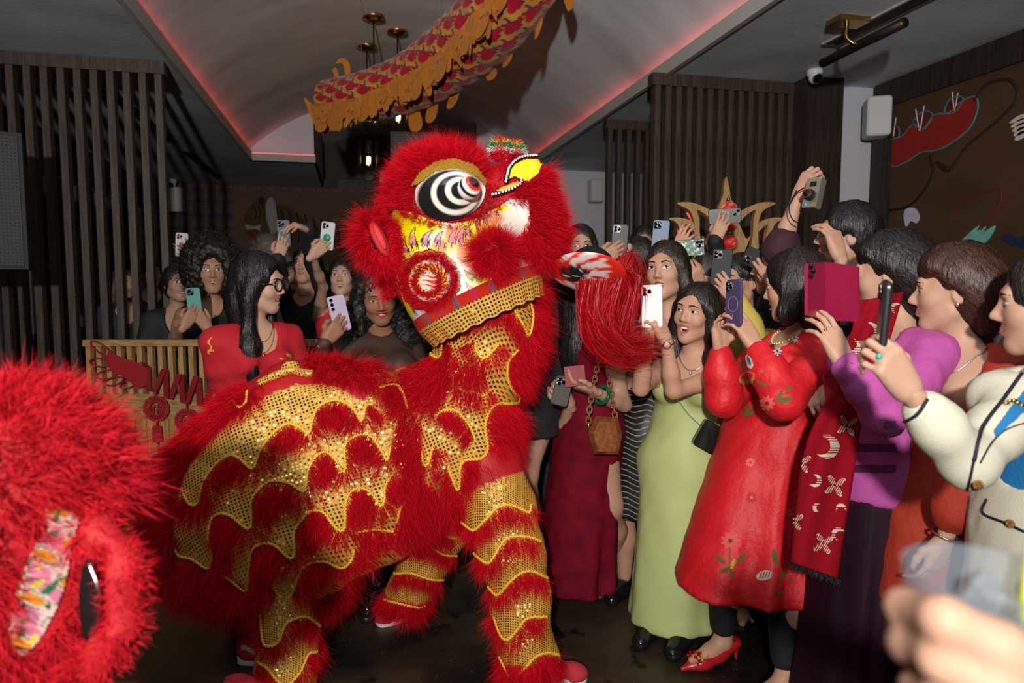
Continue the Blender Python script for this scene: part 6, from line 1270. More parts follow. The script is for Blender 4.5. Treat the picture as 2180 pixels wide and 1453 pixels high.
emb(o, 'embroidered_flower', flower(1634, 858, 17, 9, 'd8584a', '8a1418')); emb(o, 'embroidered_flower', flower(1622, 790, 11, 8, 'c82a2a', 'd8483c')); emb(o, 'embroidered_flower', flower(1598, 984, 11, 9, 'e0685a', 'c81c20')); emb(o, 'embroidered_flower', flower(1600, 1058, 13, 9, 'c0282a', 'e0705a')); emb(o, 'embroidered_flower', flower(1555, 1150, 20, 9, 'd85048', '5a3a1c')); emb(o, 'embroidered_flower', flower(1680, 1090, 10, 8, 'd8584a', '8a1418')); emb(o, 'embroidered_flower', flower(1692, 720, 11, 8, 'b9b4b0', '5c1830')); emb(o, 'embroidered_flower', flower(1655, 748, 11, 8, 'b9b4b0', '5c1830'))
emb(o, 'embroidered_blossom', [(1590, 805, 20, 14, -20, 'c8783a'), (1590, 802, 15, 9, -20, 'b01c1c'), (1582, 812, 8, 6, 0, 'c4702e'), (1598, 812, 8, 6, 0, 'c4702e'), (1596, 770, 8, 16, -20, 'c8bda8'), (1596, 768, 3, 11, -20, '1f5a78')])
LG = '5c5a24'
emb(o, 'embroidered_leaves', leafs([(1620, 816, 11, 25), (1632, 820, 8, 0), (1577, 776, 8, 100), (1590, 875, 14, 110), (1605, 868, 11, 150), (1598, 882, 12, 160), (1660, 842, 13, -60), (1672, 850, 16, -10), (1678, 830, 10, -60)], LG)+[(1585+k*1.2, 845+k*6, 1.6, 4, 0, LG) for k in range(6)])
emb(o, 'embroidered_leaves', leafs([(1534, 1190, 14, 40), (1578, 1188, 15, -50), (1545, 1212, 14, -20), (1560, 1222, 11, 60)], LG)+leafs([(1560, 1200, 12, -70)], 'c8a030')+[(1553, 1165+k*5, 1.6, 4, 0, LG) for k in range(10)])
emb(o, 'embroidered_leaves', leafs([(1650, 1185, 18, 80), (1668, 1222, 14, -40), (1680, 1232, 9, 0), (1655, 1262, 10, 10)], LG)+[(1628, 1224, 19, 11, -15, 'd0c8b8'), (1658+k*1.2, 1205+k*6, 1.6, 5, 0, LG) if 0 else (1660, 1230, 2, 36, 5, LG)]+[(1620+k*6, 1224-k, 1.3, 9, 20, 'b02028') for k in range(5)])
st_ = [P(1720, 700, 2.15)]; bl_ = resample(catmull([(1708, 690), (1680, 705), (1655, 725), (1640, 738)], 5), 3); q_, n_ = cast(o.gtree, bl_); k_ = ~np.isnan(q_[:, 0])
if k_.sum() > 3: MB().tube(q_[k_]+n_[k_]*.004, .006, 6, flat=.5).build('bag_strap', bagm, o.e)
C_, X_, Y_, Z_ = pframe(1563, 645, 2.16, 3, -52); phone('purple phone with clear back held by the woman in the red tunic', C_, X_, Y_, (.07, .05, .12), w_=.078, h_=.160, rough=.15, ring=(.16, .13, .24), kind='tri'); ring(o, 'L', 2, M_silver)
# --- woman in the purple sweater with the monogram scarf
DSC = 1.085
o = person('woman in a magenta purple sweater and wine red patterned scarf holding a red phone case', (1893, 588), 1.98, -98, -2, 0, body=-66, hip=P(1862, 985, 2.06), heavy=1.12, skin=(.50, .29, .2), bust=.9, margs=dict(old=1.), vox=.012, lip=(.40, .08, .08),
           armL=dict(w=P(1797, 768, 1.70), e=P(1886, 884, 1.72), pose='phone', Y=nrm(P(1752, 680, 1.72)-P(1797, 768, 1.70)), Z=CF*.9-CR*.25), armR=dict(w=P(1718, 812, 2.06), e=P(1800, 900, 2.12), pose='relax', Y=nrm(P(1752, 872, 2.0)-P(1718, 812, 2.06)), Z=CF*.8+CR*.4))
o.ank = {k: A(*(o.hR if k == 'R' else o.hL)[:2], .08) for k in 'RL'}; finish(o, feet='none', nails=mat('nail_wine', (.20, .005, .015), .12))
zs = P(1865, 1062, 2.0)[2]
garment('skirt', o, mat('skirt_wine', (.015, .002, .009), .65, bump=(6, .6, (4, 4, .2)), var=(5, .5, (3, 3, .15)), spec=.2), skirt=(.02, .175, 1.15, P(1822, 985, 2.02)-P(1862, 985, 2.06)), hem=.02, fold=(11, .012), g=.004, top=None, wr=.0, extra=lambda S: S.cut((0, 0, zs+.02), A(0, 0, 1)))
PUR = FAB('sweater_purple', (.46, .08, .32), .8, bump=(220, .35))
garment('sweater', o, PUR, sleeve=(.95, .95), g=.014, sl_r=1.2, hem=zs, neck=.05, wr=.005, vox=.0105, skirt=(zs-.1, .178, 1.1)); gt(o)
hair(o, 'swept', (.012, .009, .009), 5200, .075, seed=6, vol=1.14, ear=True, n_=0) if False else hair(o, 'swept', (.012, .009, .009), 5200, .075, seed=6, vol=1.14, ear=True)
def seqband(y0, y1): return lambda p: ((p[:, 1] > y0) & (p[:, 1] < y1), np.clip(A(*srgb('8c4a8c'))*(.85+.3*RNG.random((len(p), 1))), 0, 1))
M_sqp = mat('sequin_purple', (.4, .1, .4), .25, .6, attr=True, bump=(420, 1.))
gpatch('sequin_band', o.gtree, (1812, 942, 1906, 962), 2.2, seqband(944, 960), o.e, M_sqp, .003); gpatch('sequin_band', o.gtree, (1812, 985, 1906, 1008), 2.2, seqband(988, 1005), o.e, M_sqp, .003); gpatch('sequin_band', o.gtree, (1880, 888, 1906, 912), 2.2, seqband(893, 908), o.e, M_sqp, .003)
bracelet(o, 'L', M_gold, .96, .031, .005, 'watch', mat('dial_gold', (.6, .4, .1), .25, .5)); ring(o, 'L', 1, M_silver); ring(o, 'L', 2, M_gold); ring(o, 'R', 1, M_silver)
def sheet(name, left, right, d0, par, m, nu=14, wave=.012, th=.006, thing_=None, dz=None):
    l, r_ = resample(catmull(left, 6), 4), resample(catmull(right, 6), 4); n = max(len(l), len(r_)); tt = np.linspace(0, 1, n); l = np.stack([np.interp(tt, np.linspace(0, 1, len(l)), l[:, k]) for k in (0, 1)], 1); r_ = np.stack([np.interp(tt, np.linspace(0, 1, len(r_)), r_[:, k]) for k in (0, 1)], 1)
    V = []
    for i in range(n):
        for j in range(nu): u = j/(nu-1); x, y = l[i]*(1-u)+r_[i]*u; d = (d0(tt[i], u) if callable(d0) else d0)+wave*math.sin(u*9+tt[i]*3)-.02*math.sin(u*math.pi); V.append(P(x, y, d))
    V = np.array(V); I = np.arange(n*nu).reshape(n, nu); q = np.stack([I[:-1, :-1], I[1:, :-1], I[1:, 1:], I[:-1, 1:]], -1).reshape(-1, 4); nn = vnormals(V, q); W_ = np.vstack([V, V-nn*th]); N_ = n*nu; ed = []
    bd = list(I[0])+list(I[1:, -1])+list(I[-1, ::-1][1:])+list(I[::-1, 0][1:-1]); ed = [(bd[i], bd[(i+1) % len(bd)], N_+bd[(i+1) % len(bd)], N_+bd[i]) for i in range(len(bd))]
    g = fastmesh(name, W_, np.vstack([q, q[:, ::-1]+N_, np.array(ed)]), m, par); return g, bvh(V, q), (V, q)
SCF = FAB('scarf_red', (.24, .004, .012), .95, spec=.1, bump=(160, .4)); sc = thing('scarf', 'wine red scarf with cream flower monogram hanging over the purple sweater', 'scarf')
_, ts1, _ = sheet('front_panel', [(1800, 790), (1745, 880), (1712, 960), (1692, 1080), (1680, 1195)], [(1862, 760), (1845, 850), (1830, 930), (1815, 1030), (1800, 1130), (1787, 1232)], lambda t, u: 1.86+.02*t, sc, SCF)
_, ts2, _ = sheet('neck_wrap', [(1835, 640), (1815, 700), (1795, 760), (1785, 830)], [(1925, 620), (1905, 690), (1880, 770), (1858, 860)], lambda t, u: 1.83+.02*t+.06*u*(1-t), sc, SCF)
CRM = A(*srgb('c9b79c'))
def mono(tree, cx, cy, r, rot=0):
    def fn(p):
        m = np.zeros(len(p), bool)
        for k in range(4): a = math.radians(rot+90*k+45); m |= inell(p, cx+r*.55*math.cos(a), cy+r*.55*math.sin(a), r*.5, r*.27, rot+90*k+45) < 1
        m &= (np.abs(np.sin((p[:, 0]+p[:, 1]*.6)*.62)) > .25) | (np.hypot(p[:, 0]-cx, p[:, 1]-cy) > r*.9); m &= np.hypot(p[:, 0]-cx, p[:, 1]-cy) > r*.10; return m, CRM
    gpatch('woven_flower', tree, (cx-r*1.1, cy-r*1.1, cx+r*1.1, cy+r*1.1), 1.2, fn, sc, M_emb, .003)
def cresc(tree, cx, cy, r, a):
    def fn(p): ca, sa = math.cos(math.radians(a)), math.sin(math.radians(a)); d = p-A(cx, cy); rr = np.hypot(d[:, 0], d[:, 1]); m = (rr < r) & (np.hypot(d[:, 0]-ca*r*.5, d[:, 1]-sa*r*.5) > r*.72) & (np.abs(np.sin(p[:, 1]*.62)) > .25); return m, CRM
    gpatch('woven_crescent', tree, (cx-r, cy-r, cx+r, cy+r), 1.2, fn, sc, M_emb, .003)
for x, y, r_ in ((1802, 905, 25), (1777, 1033, 26), (1752, 1156, 25), (1707, 985, 24), (1692, 1108, 22)): mono(ts1, x, y, r_, 12)
for x, y, r_, a in ((1760, 950, 26, 190), (1740, 1080, 12, 0), (1790, 1082, 12, 90), (1784, 1135, 14, 40), (1735, 1022, 14, 200)): cresc(ts1, x, y, r_, a)
for x, y, r_, a in ((1848, 715, 30, 220), (1815, 740, 18, 250), (1905, 655, 12, 30), (1835, 790, 18, 200)): cresc(ts2, x, y, r_, a)
fp = [P(1682+k*107/200, 1196+k*38/200, 1.88+.002*math.sin(k)) for k in range(200)]; bl, bt = blades(np.array(fp), np.tile(A(0, 0, -1), (200, 1)), .022, .004, 2, 0, .3); tag(fastmesh('fringe', bl, bt, FAB('fringe_black', BK), sc, tri=True), kind='stuff')
t_ = thing('phone_wallet', 'open crimson leather phone wallet held by the woman in purple', 'phone'); LE = mat('leather_crimson', (.26, .008, .045), .35, bump=(180, .15))
for nm, pts, dd in (('phone_half', [(1720, 562), (1757, 557), (1758, 682), (1720, 670)], (1.70, 1.80)), ('cover', [(1757, 557), (1825, 567), (1826, 684), (1758, 682)], (1.80, 1.72))):
    q = [P(x, y, dd[0] if i in (0, 3) else dd[1]) for i, (x, y) in enumerate(pts)]; q = np.array(q); n_ = nrm(np.cross(q[1]-q[0], q[3]-q[0])); n_ = n_ if n_@CF > 0 else -n_; w_ = q+n_*.009; MB().add(np.vstack([q, w_]), [(0, 1, 2, 3), (7, 6, 5, 4), (0, 4, 5, 1), (1, 5, 6, 2), (2, 6, 7, 3), (3, 7, 4, 0)]).build(nm, LE, t_, smooth=False)
q = P(1729, 578, 1.715); MB().rbox((-.009, -.017, -.004), (.009, .017, .004), .005, M=frame(q, nrm(P(1757, 557, 1.8)-P(1720, 562, 1.7)), CU, -CF)).build('camera_bump', mat('bump_dark', (.05, .05, .055), .25), t_, smooth=False)
for k in range(3): MB().ball(P(1727+(k == 1)*5, 567+k*10, 1.70), .0062, 10).build('lens', mat('phone_lens'), t_)
t_ = thing('red_envelope', 'red paper envelope held at the waist beside the scarf', 'envelope'); q = np.array([P(1752, 800, 1.86), P(1790, 765, 1.84), P(1795, 850, 1.86), P(1762, 888, 1.88)]); MB().add(np.vstack([q, q+CF*.003]), [(0, 3, 2, 1), (4, 5, 6, 7), (0, 1, 5, 4), (1, 2, 6, 5), (2, 3, 7, 6), (3, 0, 4, 7)]).build('paper', mat('envelope_red', (.36, .008, .02), .6), t_, smooth=False); MB().add(np.vstack([q[[0, 1]], (q[0]+q[1])/2*.7+q[2]*.3])-CF*.002, [(0, 1, 2)]).build('flap', mat('envelope_red'), t_, smooth=False)
# --- woman in the rust red blouse
DSC = 1.165
o = person('short haired woman in a rust red blouse and silver necklace watching in profile', (2026, 622), 1.72, -84, 0, 0, body=-52, hip=P(2020, 1010, 1.80), heavy=1.05, skin=(.50, .29, .2), bust=.5, margs=dict(old=1., nose=1.05), vox=.012, lip=(.40, .12, .10), fargs=dict(closed=.45, liner=1, brow=srgb('1c1210')),
           armL=dict(w=P(2010, 1150, 1.60), e=P(2085, 960, 1.55)), armR=dict(w=P(1960, 1120, 1.9), e=P(1975, 950, 1.95)))
finish(o, feet='none')
garment('blouse', o, FAB('rust', (.34, .028, .012), .7, bump=(90, .2)), sleeve=(.85, .85), g=.022, skirt=(.50, .22, 1.05), hem=.50, fold=(8, .014), neck=.19, neckw=.115, wr=.006, sl_r=1.3, vox=.0115)
garment('trousers', o, FAB('wine_trousers', (.05, .006, .010)), legs=.95, top='none', g=.02)
hair(o, 'swept', (.045, .016, .010), 6500, .07, seed=8, vol=1.16, ear=True); necklace(o, M_silver, .10, .075, .0026, pend=M_silver); earring(o, -1, 'stud', M_silver); bracelet(o, 'L', M_silver, .94, .032, .004)
# --- woman in the cream jacket
DSC = 1.17
o = person('woman in a cream jacket with navy piping filming with a black phone', (2228, 652), 1.40, -84, 0, 0, body=-50, hip=P(2250, 1120, 1.42), heavy=1.04, skin=(.50, .29, .2), bust=.0, margs=dict(old=1., nose=1.1), vox=.012, lip=(.40, .12, .10), fargs=dict(closed=.3),
           armL=dict(w=P(1936, 832, 1.13), e=P(2062, 985, 1.16), pose='grip', Y=nrm(P(1888, 765, 1.12)-P(1936, 832, 1.13)), Z=CF*.95-CR*.1), armR=dict(w=P(2080, 1260, 1.55), e=P(2150, 1080, 1.65)))
o.sL = P(2172, 858, 1.26); o.arm['L'][0] = o.sL
finish(o, feet='none')
CREAM = FAB('cream', (.62, .59, .46), .75, bump=(220, .15))
garment('jacket', o, CREAM, sleeve=(.85, .86), sl_r=1.05, g=.014, skirt=(.62, .19, 1.1), hem=.64, neck=.20, neckw=.07, wr=.0025, vox=.0105); gt(o)
garment('blue_top', o, FAB('blue_top', (.012, .17, .42), .5), g=.010, hem=.62, neck=.10, neckw=.07, skirt=(.60, .18, 1.1)); garment('trousers', o, FAB('trousers_dark', (.03, .03, .035)), legs=.95, top='none', g=.02)
hair(o, 'short', (.02, .014, .012), 2500, .06, seed=9, vol=1.08, ear=True)
NAVY = mat('navy_piping', (.008, .010, .022), .7)
def piping(o, pts, r=.004, nm='piping', m=None):
    q_, n_ = cast(o.gtree, resample(catmull(pts, 6), 3)); k_ = ~np.isnan(q_[:, 0]); q_, n_ = q_[k_], n_[k_]
    if len(q_) > 2: MB().tube(q_+n_*.002, r, 6, flat=.6).build(nm, m or NAVY, o.e)
piping(o, [(1906, 898), (1930, 896), (1955, 880), (1975, 850)], .0045); piping(o, [(2175, 795), (2140, 845), (2105, 890), (2082, 930), (2072, 980)], .004); piping(o, [(2072, 980), (2060, 1040), (2040, 1100), (2026, 1160)], .004); piping(o, [(2102, 1062), (2094, 1092), (2140, 1112), (2190, 1135)], .0045); piping(o, [(2180, 900), (2140, 915), (2108, 945), (2085, 985)], .002)
for pl in ([(2112, 918), (2140, 880), (2180, 830), (2200, 830), (2200, 860), (2150, 905), (2118, 935)], [(2060, 1050), (2045, 1110), (2036, 1140), (2052, 1140), (2062, 1100), (2068, 1055)]): gpatch('blue_panel', o.gtree, (2020, 820, 2200, 1180), 2.2, lambda p: (inpoly(p, pl), A(.012, .17, .42)), o.e, M_emb, .003)['kind'] = 'stuff'
for x, y in ((2080, 1028), (2153, 1114), (2048, 1125)):
    q_, n_ = cast(o.gtree, [(x, y)]); 
    if not np.isnan(q_[0, 0]): MB().ball(q_[0]+n_[0]*.004, .0105, 12).build('gold_button', mat('button_gold', (.55, .30, .10), .3, 1., bump=(300, .8)), o.e)
q_, n_ = cast(o.gtree, [(2165, 862)])
if not np.isnan(q_[0, 0]): mb = MB(); [mb.ball(q_[0]+n_[0]*.006+CR*(k-3)*.008+CU*math.sin(k)*.006, (.007, .004, .004), 8) for k in range(7)]; mb.build('brooch', M_gold, o.e)
C_, X_, Y_, Z_ = pframe(1880, 682, 1.15, -5, -84); phone('black phone seen edge on in the hand of the woman in cream', C_, X_, Y_, (.012, .013, .014), th=.013); ring(o, 'L', 2, mat('turquoise', (.05, .4, .38), .3))
# --- man with the silver compact camera
DSC = 1.0
o = person('man in glasses and a maroon shirt holding a silver camera overhead', (1800, 505), 2.62, -80, 6, 0, body=-60, skin=(.47, .26, .18), male=True, margs=dict(smile=.6, nose=1.05), vox=.013,
           armR=dict(w=P(1699, 420, 2.66), e=P(1660, 530, 2.72), pose='grip', Y=nrm(P(1728, 372, 2.62)-P(1699, 425, 2.66)), Z=CR*.6+CF*.6-UP*.5), armL=dict(w=P(1788, 545, 2.46), e=P(1812, 640, 2.48), pose='pinch', Y=nrm(P(1764, 470, 2.48)-P(1788, 545, 2.46)), Z=CF*.8-CR*.4))
finish(o, feet='none'); garment('shirt', o, FAB('maroon', (.035, .008, .014), .8), sleeve=(.58, .30), g=.02, hem=.85, neck=.03, sl_r=1.2); garment('trousers', o, FAB('trousers_dark'), legs=1., top='none', g=.025); hair(o, 'man', (.010, .009, .010), 3500, .06, seed=10, vol=1.08, ear=True); glasses(o, 'round wire glasses on the man with the silver camera', .024, (.02, .02, .02), th=.0014)
t_ = thing('compact_camera', 'silver compact film camera held overhead', 'camera'); CX_, CY_ = rotv(CR, CF, 12), rotv(CU, CF, 12); M_ = frame(P(1733, 412, 2.55), nrm(CX_*.55-CF*.83), CY_, nrm(-CF*.55-CX_*.83)); CH_ = mat('champagne_metal', (.58, .53, .43), .3, .85)
MB().rbox((-.03, -.058, -.018), (.03, .058, .018), .008, M=M_).build('body', CH_, t_, smooth=False); MB().lathe([(.021, .018), (.021, .034), (.019, .036), (.0165, .046), (.012, .046)], n=24, M=M_@frame(A(-.0, -.012, 0), A(1, 0, 0), A(0, 1, 0), A(0, 0, 1))).build('lens_barrel', M_blackp, t_); MB().lathe([(.011, .0455), (.006, .047)], n=18, M=M_@frame(A(0, -.012, 0), A(1, 0, 0), A(0, 1, 0), A(0, 0, 1))).build('lens', mat('phone_lens'), t_); MB().tube(xf(M_, [(.016*math.cos(a), -.012+.016*math.sin(a), .0465) for a in np.linspace(0, 6.283, 24, endpoint=False)]), .001, 5, closed=True).build('red_ring', mat('ring_red', (.5, .02, .02), .4), t_); MB().box((-.012, .022, .017), (.014, .04, .0195), M=M_).build('viewfinder', M_blackp, t_, smooth=False); MB().lathe([(.006, .018), (.006, .019)], n=10, M=M_@frame(A(-.014, -.046, 0), A(1, 0, 0), A(0, 1, 0), A(0, 0, 1))).build('blue_dot', mat('blue_dot', (.05, .45, .7), .4), t_)
MB().tube(catmull([P(1715, 398, 2.57), P(1696, 410, 2.6), P(1682, 432, 2.62), P(1664, 442, 2.64)], 6), .0025, 6).build('strap', M_blackp, t_); MB().tube(catmull([P(1696, 405, 2.6), P(1680, 440, 2.58), P(1686, 465, 2.58), P(1700, 475, 2.58)], 6), .0025, 6).build('strap', M_blackp, t_)
# --- woman in the red T-shirt
o = person('long haired woman in a red T-shirt with tattooed arm and dark glasses', (553, 606), 3.05, 62, -2, 4, body=32, scale=1.06, skin=(.50, .29, .2), bust=.35, margs=dict(smile=1., open_=.25), lip=(.42, .12, .11), armR=dict(w=P(486, 925, 2.98), e=P(478, 830, 3.05)), armL=dict(w=P(660, 930, 3.1), e=P(645, 830, 3.2)))
finish(o, feet='none'); garment('t_shirt', o, FAB('tee_red', (.42, .006, .016), .85), sleeve=(.42, .42), g=.012, hem=.80, neck=.07, sl_r=1.25, wr=.006); gt(o); garment('jeans', o, FAB('jeans_black', (.015, .016, .02)), legs=1., top='none', g=.02)
hair(o, 'long', (.010, .008, .009), 5200, .16, length=.36, seed=12, vol=1.1, wave=14); glasses(o, 'thick dark tortoiseshell glasses on the woman in the red T-shirt', .027, (.015, .006, .004), th=.0035); necklace(o, M_gold, .11, .07, .002, pend=M_gold); necklace(o, M_gold, .06, .065, .002)
gpatch('gold_print', o.gtree, (575, 728, 635, 810), 1.1, lambda p: ((noise3(np.c_[p, 0*p[:, 0]], .055, 3) > .15) & (inell(p, 606, 768, 17, 26) < 1), A(*srgb('c9922a'))), o.e, M_emb); gpatch('sleeve_print', o.gtree, (438, 718, 460, 752), 1.4, lambda p: (((np.abs(p[:, 0]-447-3*np.sin(p[:, 1]*.3)) < 3) | (np.abs(p[:, 1]-745) < 3) & (np.abs(p[:, 0]-449) < 8)), A(*srgb('d09a28'))), o.e, M_emb)
tr_ = bvh(o.skinv, o.skinq); gpatch('tattoo', tr_, (455, 765, 500, 905), 1.5, lambda p: ((noise3(np.c_[p, 0*p[:, 0]], .05, 11) > .05), np.where((noise3(np.c_[p, 0*p[:, 0]], .03, 4) > .35)[:, None], A(.28, .06, .05), np.where((noise3(np.c_[p, 0*p[:, 0]], .03, 9) > .3)[:, None], A(.07, .11, .07), A(.05, .05, .06)))), o.e, mat('tattoo_ink', (.05, .05, .06), .5, attr=True), .0012)
# --- woman in the sheer black top
DSC = 1.06
C_, X_, Y_, Z_ = pframe(722, 667, 2.80, 12, 8)
o = person('smiling curly haired woman in a sheer black top with gold bodice filming', (806, 632), 3.12, 6, -14, 6, body=14, scale=1.08, heavy=1.2, skin=SKD, bust=1.7, margs=dict(smile=1., open_=.15, wide=1.06, nose=1.15), lip=(.38, .008, .015), fargs=dict(closed=.6, liner=1), armR=grip(C_, X_, Y_, Z_, 'R', 35, -.05), armL=dict(w=P(900, 930, 2.95), e=P(905, 820, 3.1)))
finish(o, feet='none'); garment('sheer_top', o, mat('sheer_black', (.012, .009, .008), .6, alpha=.62), sleeve=(.98, .98), g=.010, hem=.95, wr=.002); gt(o); garment('trousers', o, mat('gold_foil', (.16, .11, .04), .3, .7, bump=(20, .8, (3, 3, .4))), legs=1., top='none', g=.05)
gpatch('gold_bodice', o.gtree, (730, 740, 890, 880), 2.5, lambda p: ((p[:, 1] > 778+14*np.abs(np.cos((p[:, 0]-805)*.028))-20*np.exp(-((p[:, 0]-805)/14)**2)*-1) & (np.abs(p[:, 0]-808) < 66), A(.34, .22, .07)), o.e, mat('bodice_gold', (.34, .22, .07), .35, .5, attr=True), .006)
hair(o, 'curly', (.010, .008, .008), 4200, .03, length=.22, seed=13); phone('lavender phone with a column of lenses held by the woman in sheer black', C_, X_, Y_, (.42, .33, .47), 'col', rough=.3); earring(o, -1)
for k, x in (('R', 795), ('L', 850)): o.ank[k] = PZ(x, 1250, .085); shoe(o, k, -CFH, 'boot', mat('patent_black'))
# --- woman with the afro
DSC = 1.1
C_, X_, Y_, Z_ = pframe(413, 642, 3.52, 4, 14)
o = person('woman with a round afro and black top filming with a teal phone', (451, 578), 3.9, 2, 2, 0, body=-8, scale=1.16, skin=(.36, .19, .12), bust=.8, margs=dict(open_=.35), lip=(.36, .10, .09), fargs=dict(liner=1), armR=grip(C_, X_, Y_, Z_, 'R', 50, -.06), armL=grip(C_, X_, Y_, Z_, 'L', 60, -.08, pose='relax'))
finish(o, feet='none'); garment('top', o, FAB('black_top', BK), g=.014, hem=.85, neck=.04); garment('trousers', o, FAB('jeans_black'), legs=1., top='none', g=.02); hair(o, 'afro', (.010, .007, .006), 6500, .03, seed=14); phone('teal phone held in front of the woman with the afro', C_, X_, Y_, (.10, .30, .26), 'duo', rough=.5); earring(o, -1, 'hoop')
# ---------------- the rest of the crowd ----------------
DSC = 1.
def quick(label, head, d, yaw, hairk, hairc, top, skin=SK2, pitch=0., body=None, male=False, ph=None, hand='R', up=40., yo=-.035, sleeve=(1, 1), far=True, margs=None, fargs=None, length=.2, spec=None, scale=1., arm=None, lip=LIPN, neck=.04, gl=None, bottom=(.015, .015, .018), feet='none', vol=1., n=1400, hem=.82, roll=0., ear=True, noface=False, elbow=None, heavy=1.):
    a = {}
    if ph is not None:
        C, X, Y, Z = pframe(*ph); g = grip(C, X, Y, Z, hand, up, yo)
        if elbow is not None: g['e'] = P(*elbow)
        a['arm'+hand] = g; phone(spec.pop('label'), C, X, Y, **spec)
    if arm: a.update(arm)
    o = person(label, head, d, yaw, pitch, roll, body=body, skin=skin, male=male, far=far, scale=scale, margs=margs, fargs=fargs, vox=.018, lip=lip, noface=noface, heavy=heavy, **a); finish(o, feet=feet)
    o.gname = garment('shirt' if male else 'top', o, top if not isinstance(top, tuple) else FAB('top_%d' % int(top[0]*1e4+top[1]*1e3+top[2]*100), top), sleeve=sleeve, g=.016, hem=hem, neck=neck, vox=.016, sl_r=1.1)
    if bottom: garment('trousers', o, FAB('bottom_%d' % int(bottom[0]*1e4+bottom[2]*1e3), bottom), legs=1., top='none', g=.02, vox=.018)
    if hairk: hair(o, hairk, hairc, n, .09, length=length, seed=int(head[0]) % 90, vol=vol, ear=ear)
    if gl: glasses(o, gl, .024, (.02, .02, .02), th=.0018)
    return o
HB = (.011, .009, .009)
# wavy patterned dress
def wavy():
    m = mat('wavy_black', BK, .5); nt = m.node_tree; tc = nt.nodes.new('ShaderNodeTexCoord'); w_ = nt.nodes.new('ShaderNodeTexWave'); w_.bands_direction = 'Z'; w_.inputs['Scale'].default_value = 13; w_.inputs['Distortion'].default_value = 0; ad = nt.nodes.new('ShaderNodeVectorMath')
    sx = nt.nodes.new('ShaderNodeSeparateXYZ'); si = nt.nodes.new('ShaderNodeMath'); si.operation = 'SINE'; mu = nt.nodes.new('ShaderNodeMath'); mu.operation = 'MULTIPLY'; mu.inputs[1].default_value = 70; m2 = nt.nodes.new('ShaderNodeMath'); m2.operation = 'MULTIPLY'; m2.inputs[1].default_value = .008; cb2 = nt.nodes.new('ShaderNodeCombineXYZ'); L = nt.links.new
    L(tc.outputs['Object'], sx.inputs[0]); L(sx.outputs['X'], mu.inputs[0]); L(mu.outputs[0], si.inputs[0]); L(si.outputs[0], m2.inputs[0]); L(m2.outputs[0], cb2.inputs['Z']); L(tc.outputs['Object'], ad.inputs[0]); L(cb2.outputs[0], ad.inputs[1]); L(ad.outputs[0], w_.inputs['Vector'])
    r_ = nt.nodes.new('ShaderNodeValToRGB'); r_.color_ramp.elements[0].position = .90; r_.color_ramp.elements[1].position = .96; r_.color_ramp.elements[0].color = (.008, .008, .009, 1); r_.color_ramp.elements[1].color = (.28, .24, .19, 1); L(w_.outputs['Fac'], r_.inputs[0]); L(r_.outputs[0], nt.nodes['Principled BSDF'].inputs['Base Color']); return m
o = person('astonished woman with hoop earrings in a black dress with wavy lines', (1418, 578), 2.98, -20, 6, 2, body=-25, scale=1.06, skin=(.47, .27, .19), margs=dict(open_=.75), fargs=dict(gaze=(-.5, .5)), lip=(.30, .07, .06), hip=P(1375, 940, 3.12), vox=.014, armL=dict(w=P(1440, 790, 2.95), e=P(1480, 880, 3.15)), armR=dict(w=P(1345, 790, 3.0), e=P(1340, 830, 3.1)))
finish(o, feet='none'); garment('dress', o, wavy(), skirt=(.42, .20, 1.1), hem=.42, neck=.05, g=.012, vox=.014); hair(o, 'long', (.022, .013, .010), 3600, .10, length=.16, seed=21, wave=16, fringe=-.01); earring(o, -1, 'hoop', M_gold); earring(o, 1, 'hoop', M_gold); necklace(o, mat('pearl', (.7, .7, .68), .2), .05, .07, beads=.009)
for k in 'RL': shoe(o, k, o.f, 'flat', mat('patent_black'))
# velvet dress
o = person('long haired woman in a wine red velvet gown with a jade bangle', (1262, 592), 3.02, 125, -14, 0, body=-62, scale=1., skin=(.45, .25, .17), noface=True, hip=P(1255, 915, 3.08), vox=.013, armL=dict(w=P(1262, 832, 2.84), e=P(1330, 862, 2.98), pose='relax', Y=nrm(P(1205, 815, 2.8)-P(1262, 832, 2.84)), Z=UP*.9+CF*.2), armR=dict(w=P(1212, 862, 2.92), e=P(1195, 930, 3.1), pose='grip', Y=nrm(P(1192, 835, 2.86)-P(1212, 865, 2.92)), Z=CF*.9))
o.ank['L'], o.ank['R'] = PZ(1312, 1200, .12), PZ(1205, 1180, .12); o.knee['L'], o.knee['R'] = P(1300, 1075, 3.0), P(1220, 1060, 3.1); finish(o, feet='none')
VEL = mat('velvet_wine', (.13, .002, .011), .8, spec=.15, bump=(25, .35), var=(16, .35))
o.hL = o.hL
garment('gown', o, VEL, skirt=(.10, .185, 1.1, P(1228, 915, 3.05)-P(1255, 915, 3.08)), hem=.11, neck=.16, neckw=.10, g=.012, fold=(5, .010), vox=.0115, extra=lambda S: S.cone(P(1322, 1250, 2.85), P(1305, 1010, 2.86), .13, .012, .01, op='s')); hair(o, 'long', HB, 6000, .20, length=.42, seed=22, vol=1.05)
shoe(o, 'L', fdir(-38), 'boot', mat('patent_black', BK, .12)); shoe(o, 'R', fdir(-30), 'boot', mat('patent_black')); bracelet(o, 'L', mat('jade', (.0, .10, .045), .08, coat=.5), .72, .036, .009, 'bangle')
t_ = thing('wooden_bag', 'faceted wooden box bag hanging on a chunky chain against the velvet gown', 'bag'); q = P(1288, 925, 2.80); WD = wood('bag_wood', (.14, .035, .010), (.27, .085, .025), (4, 4, 4), .25)
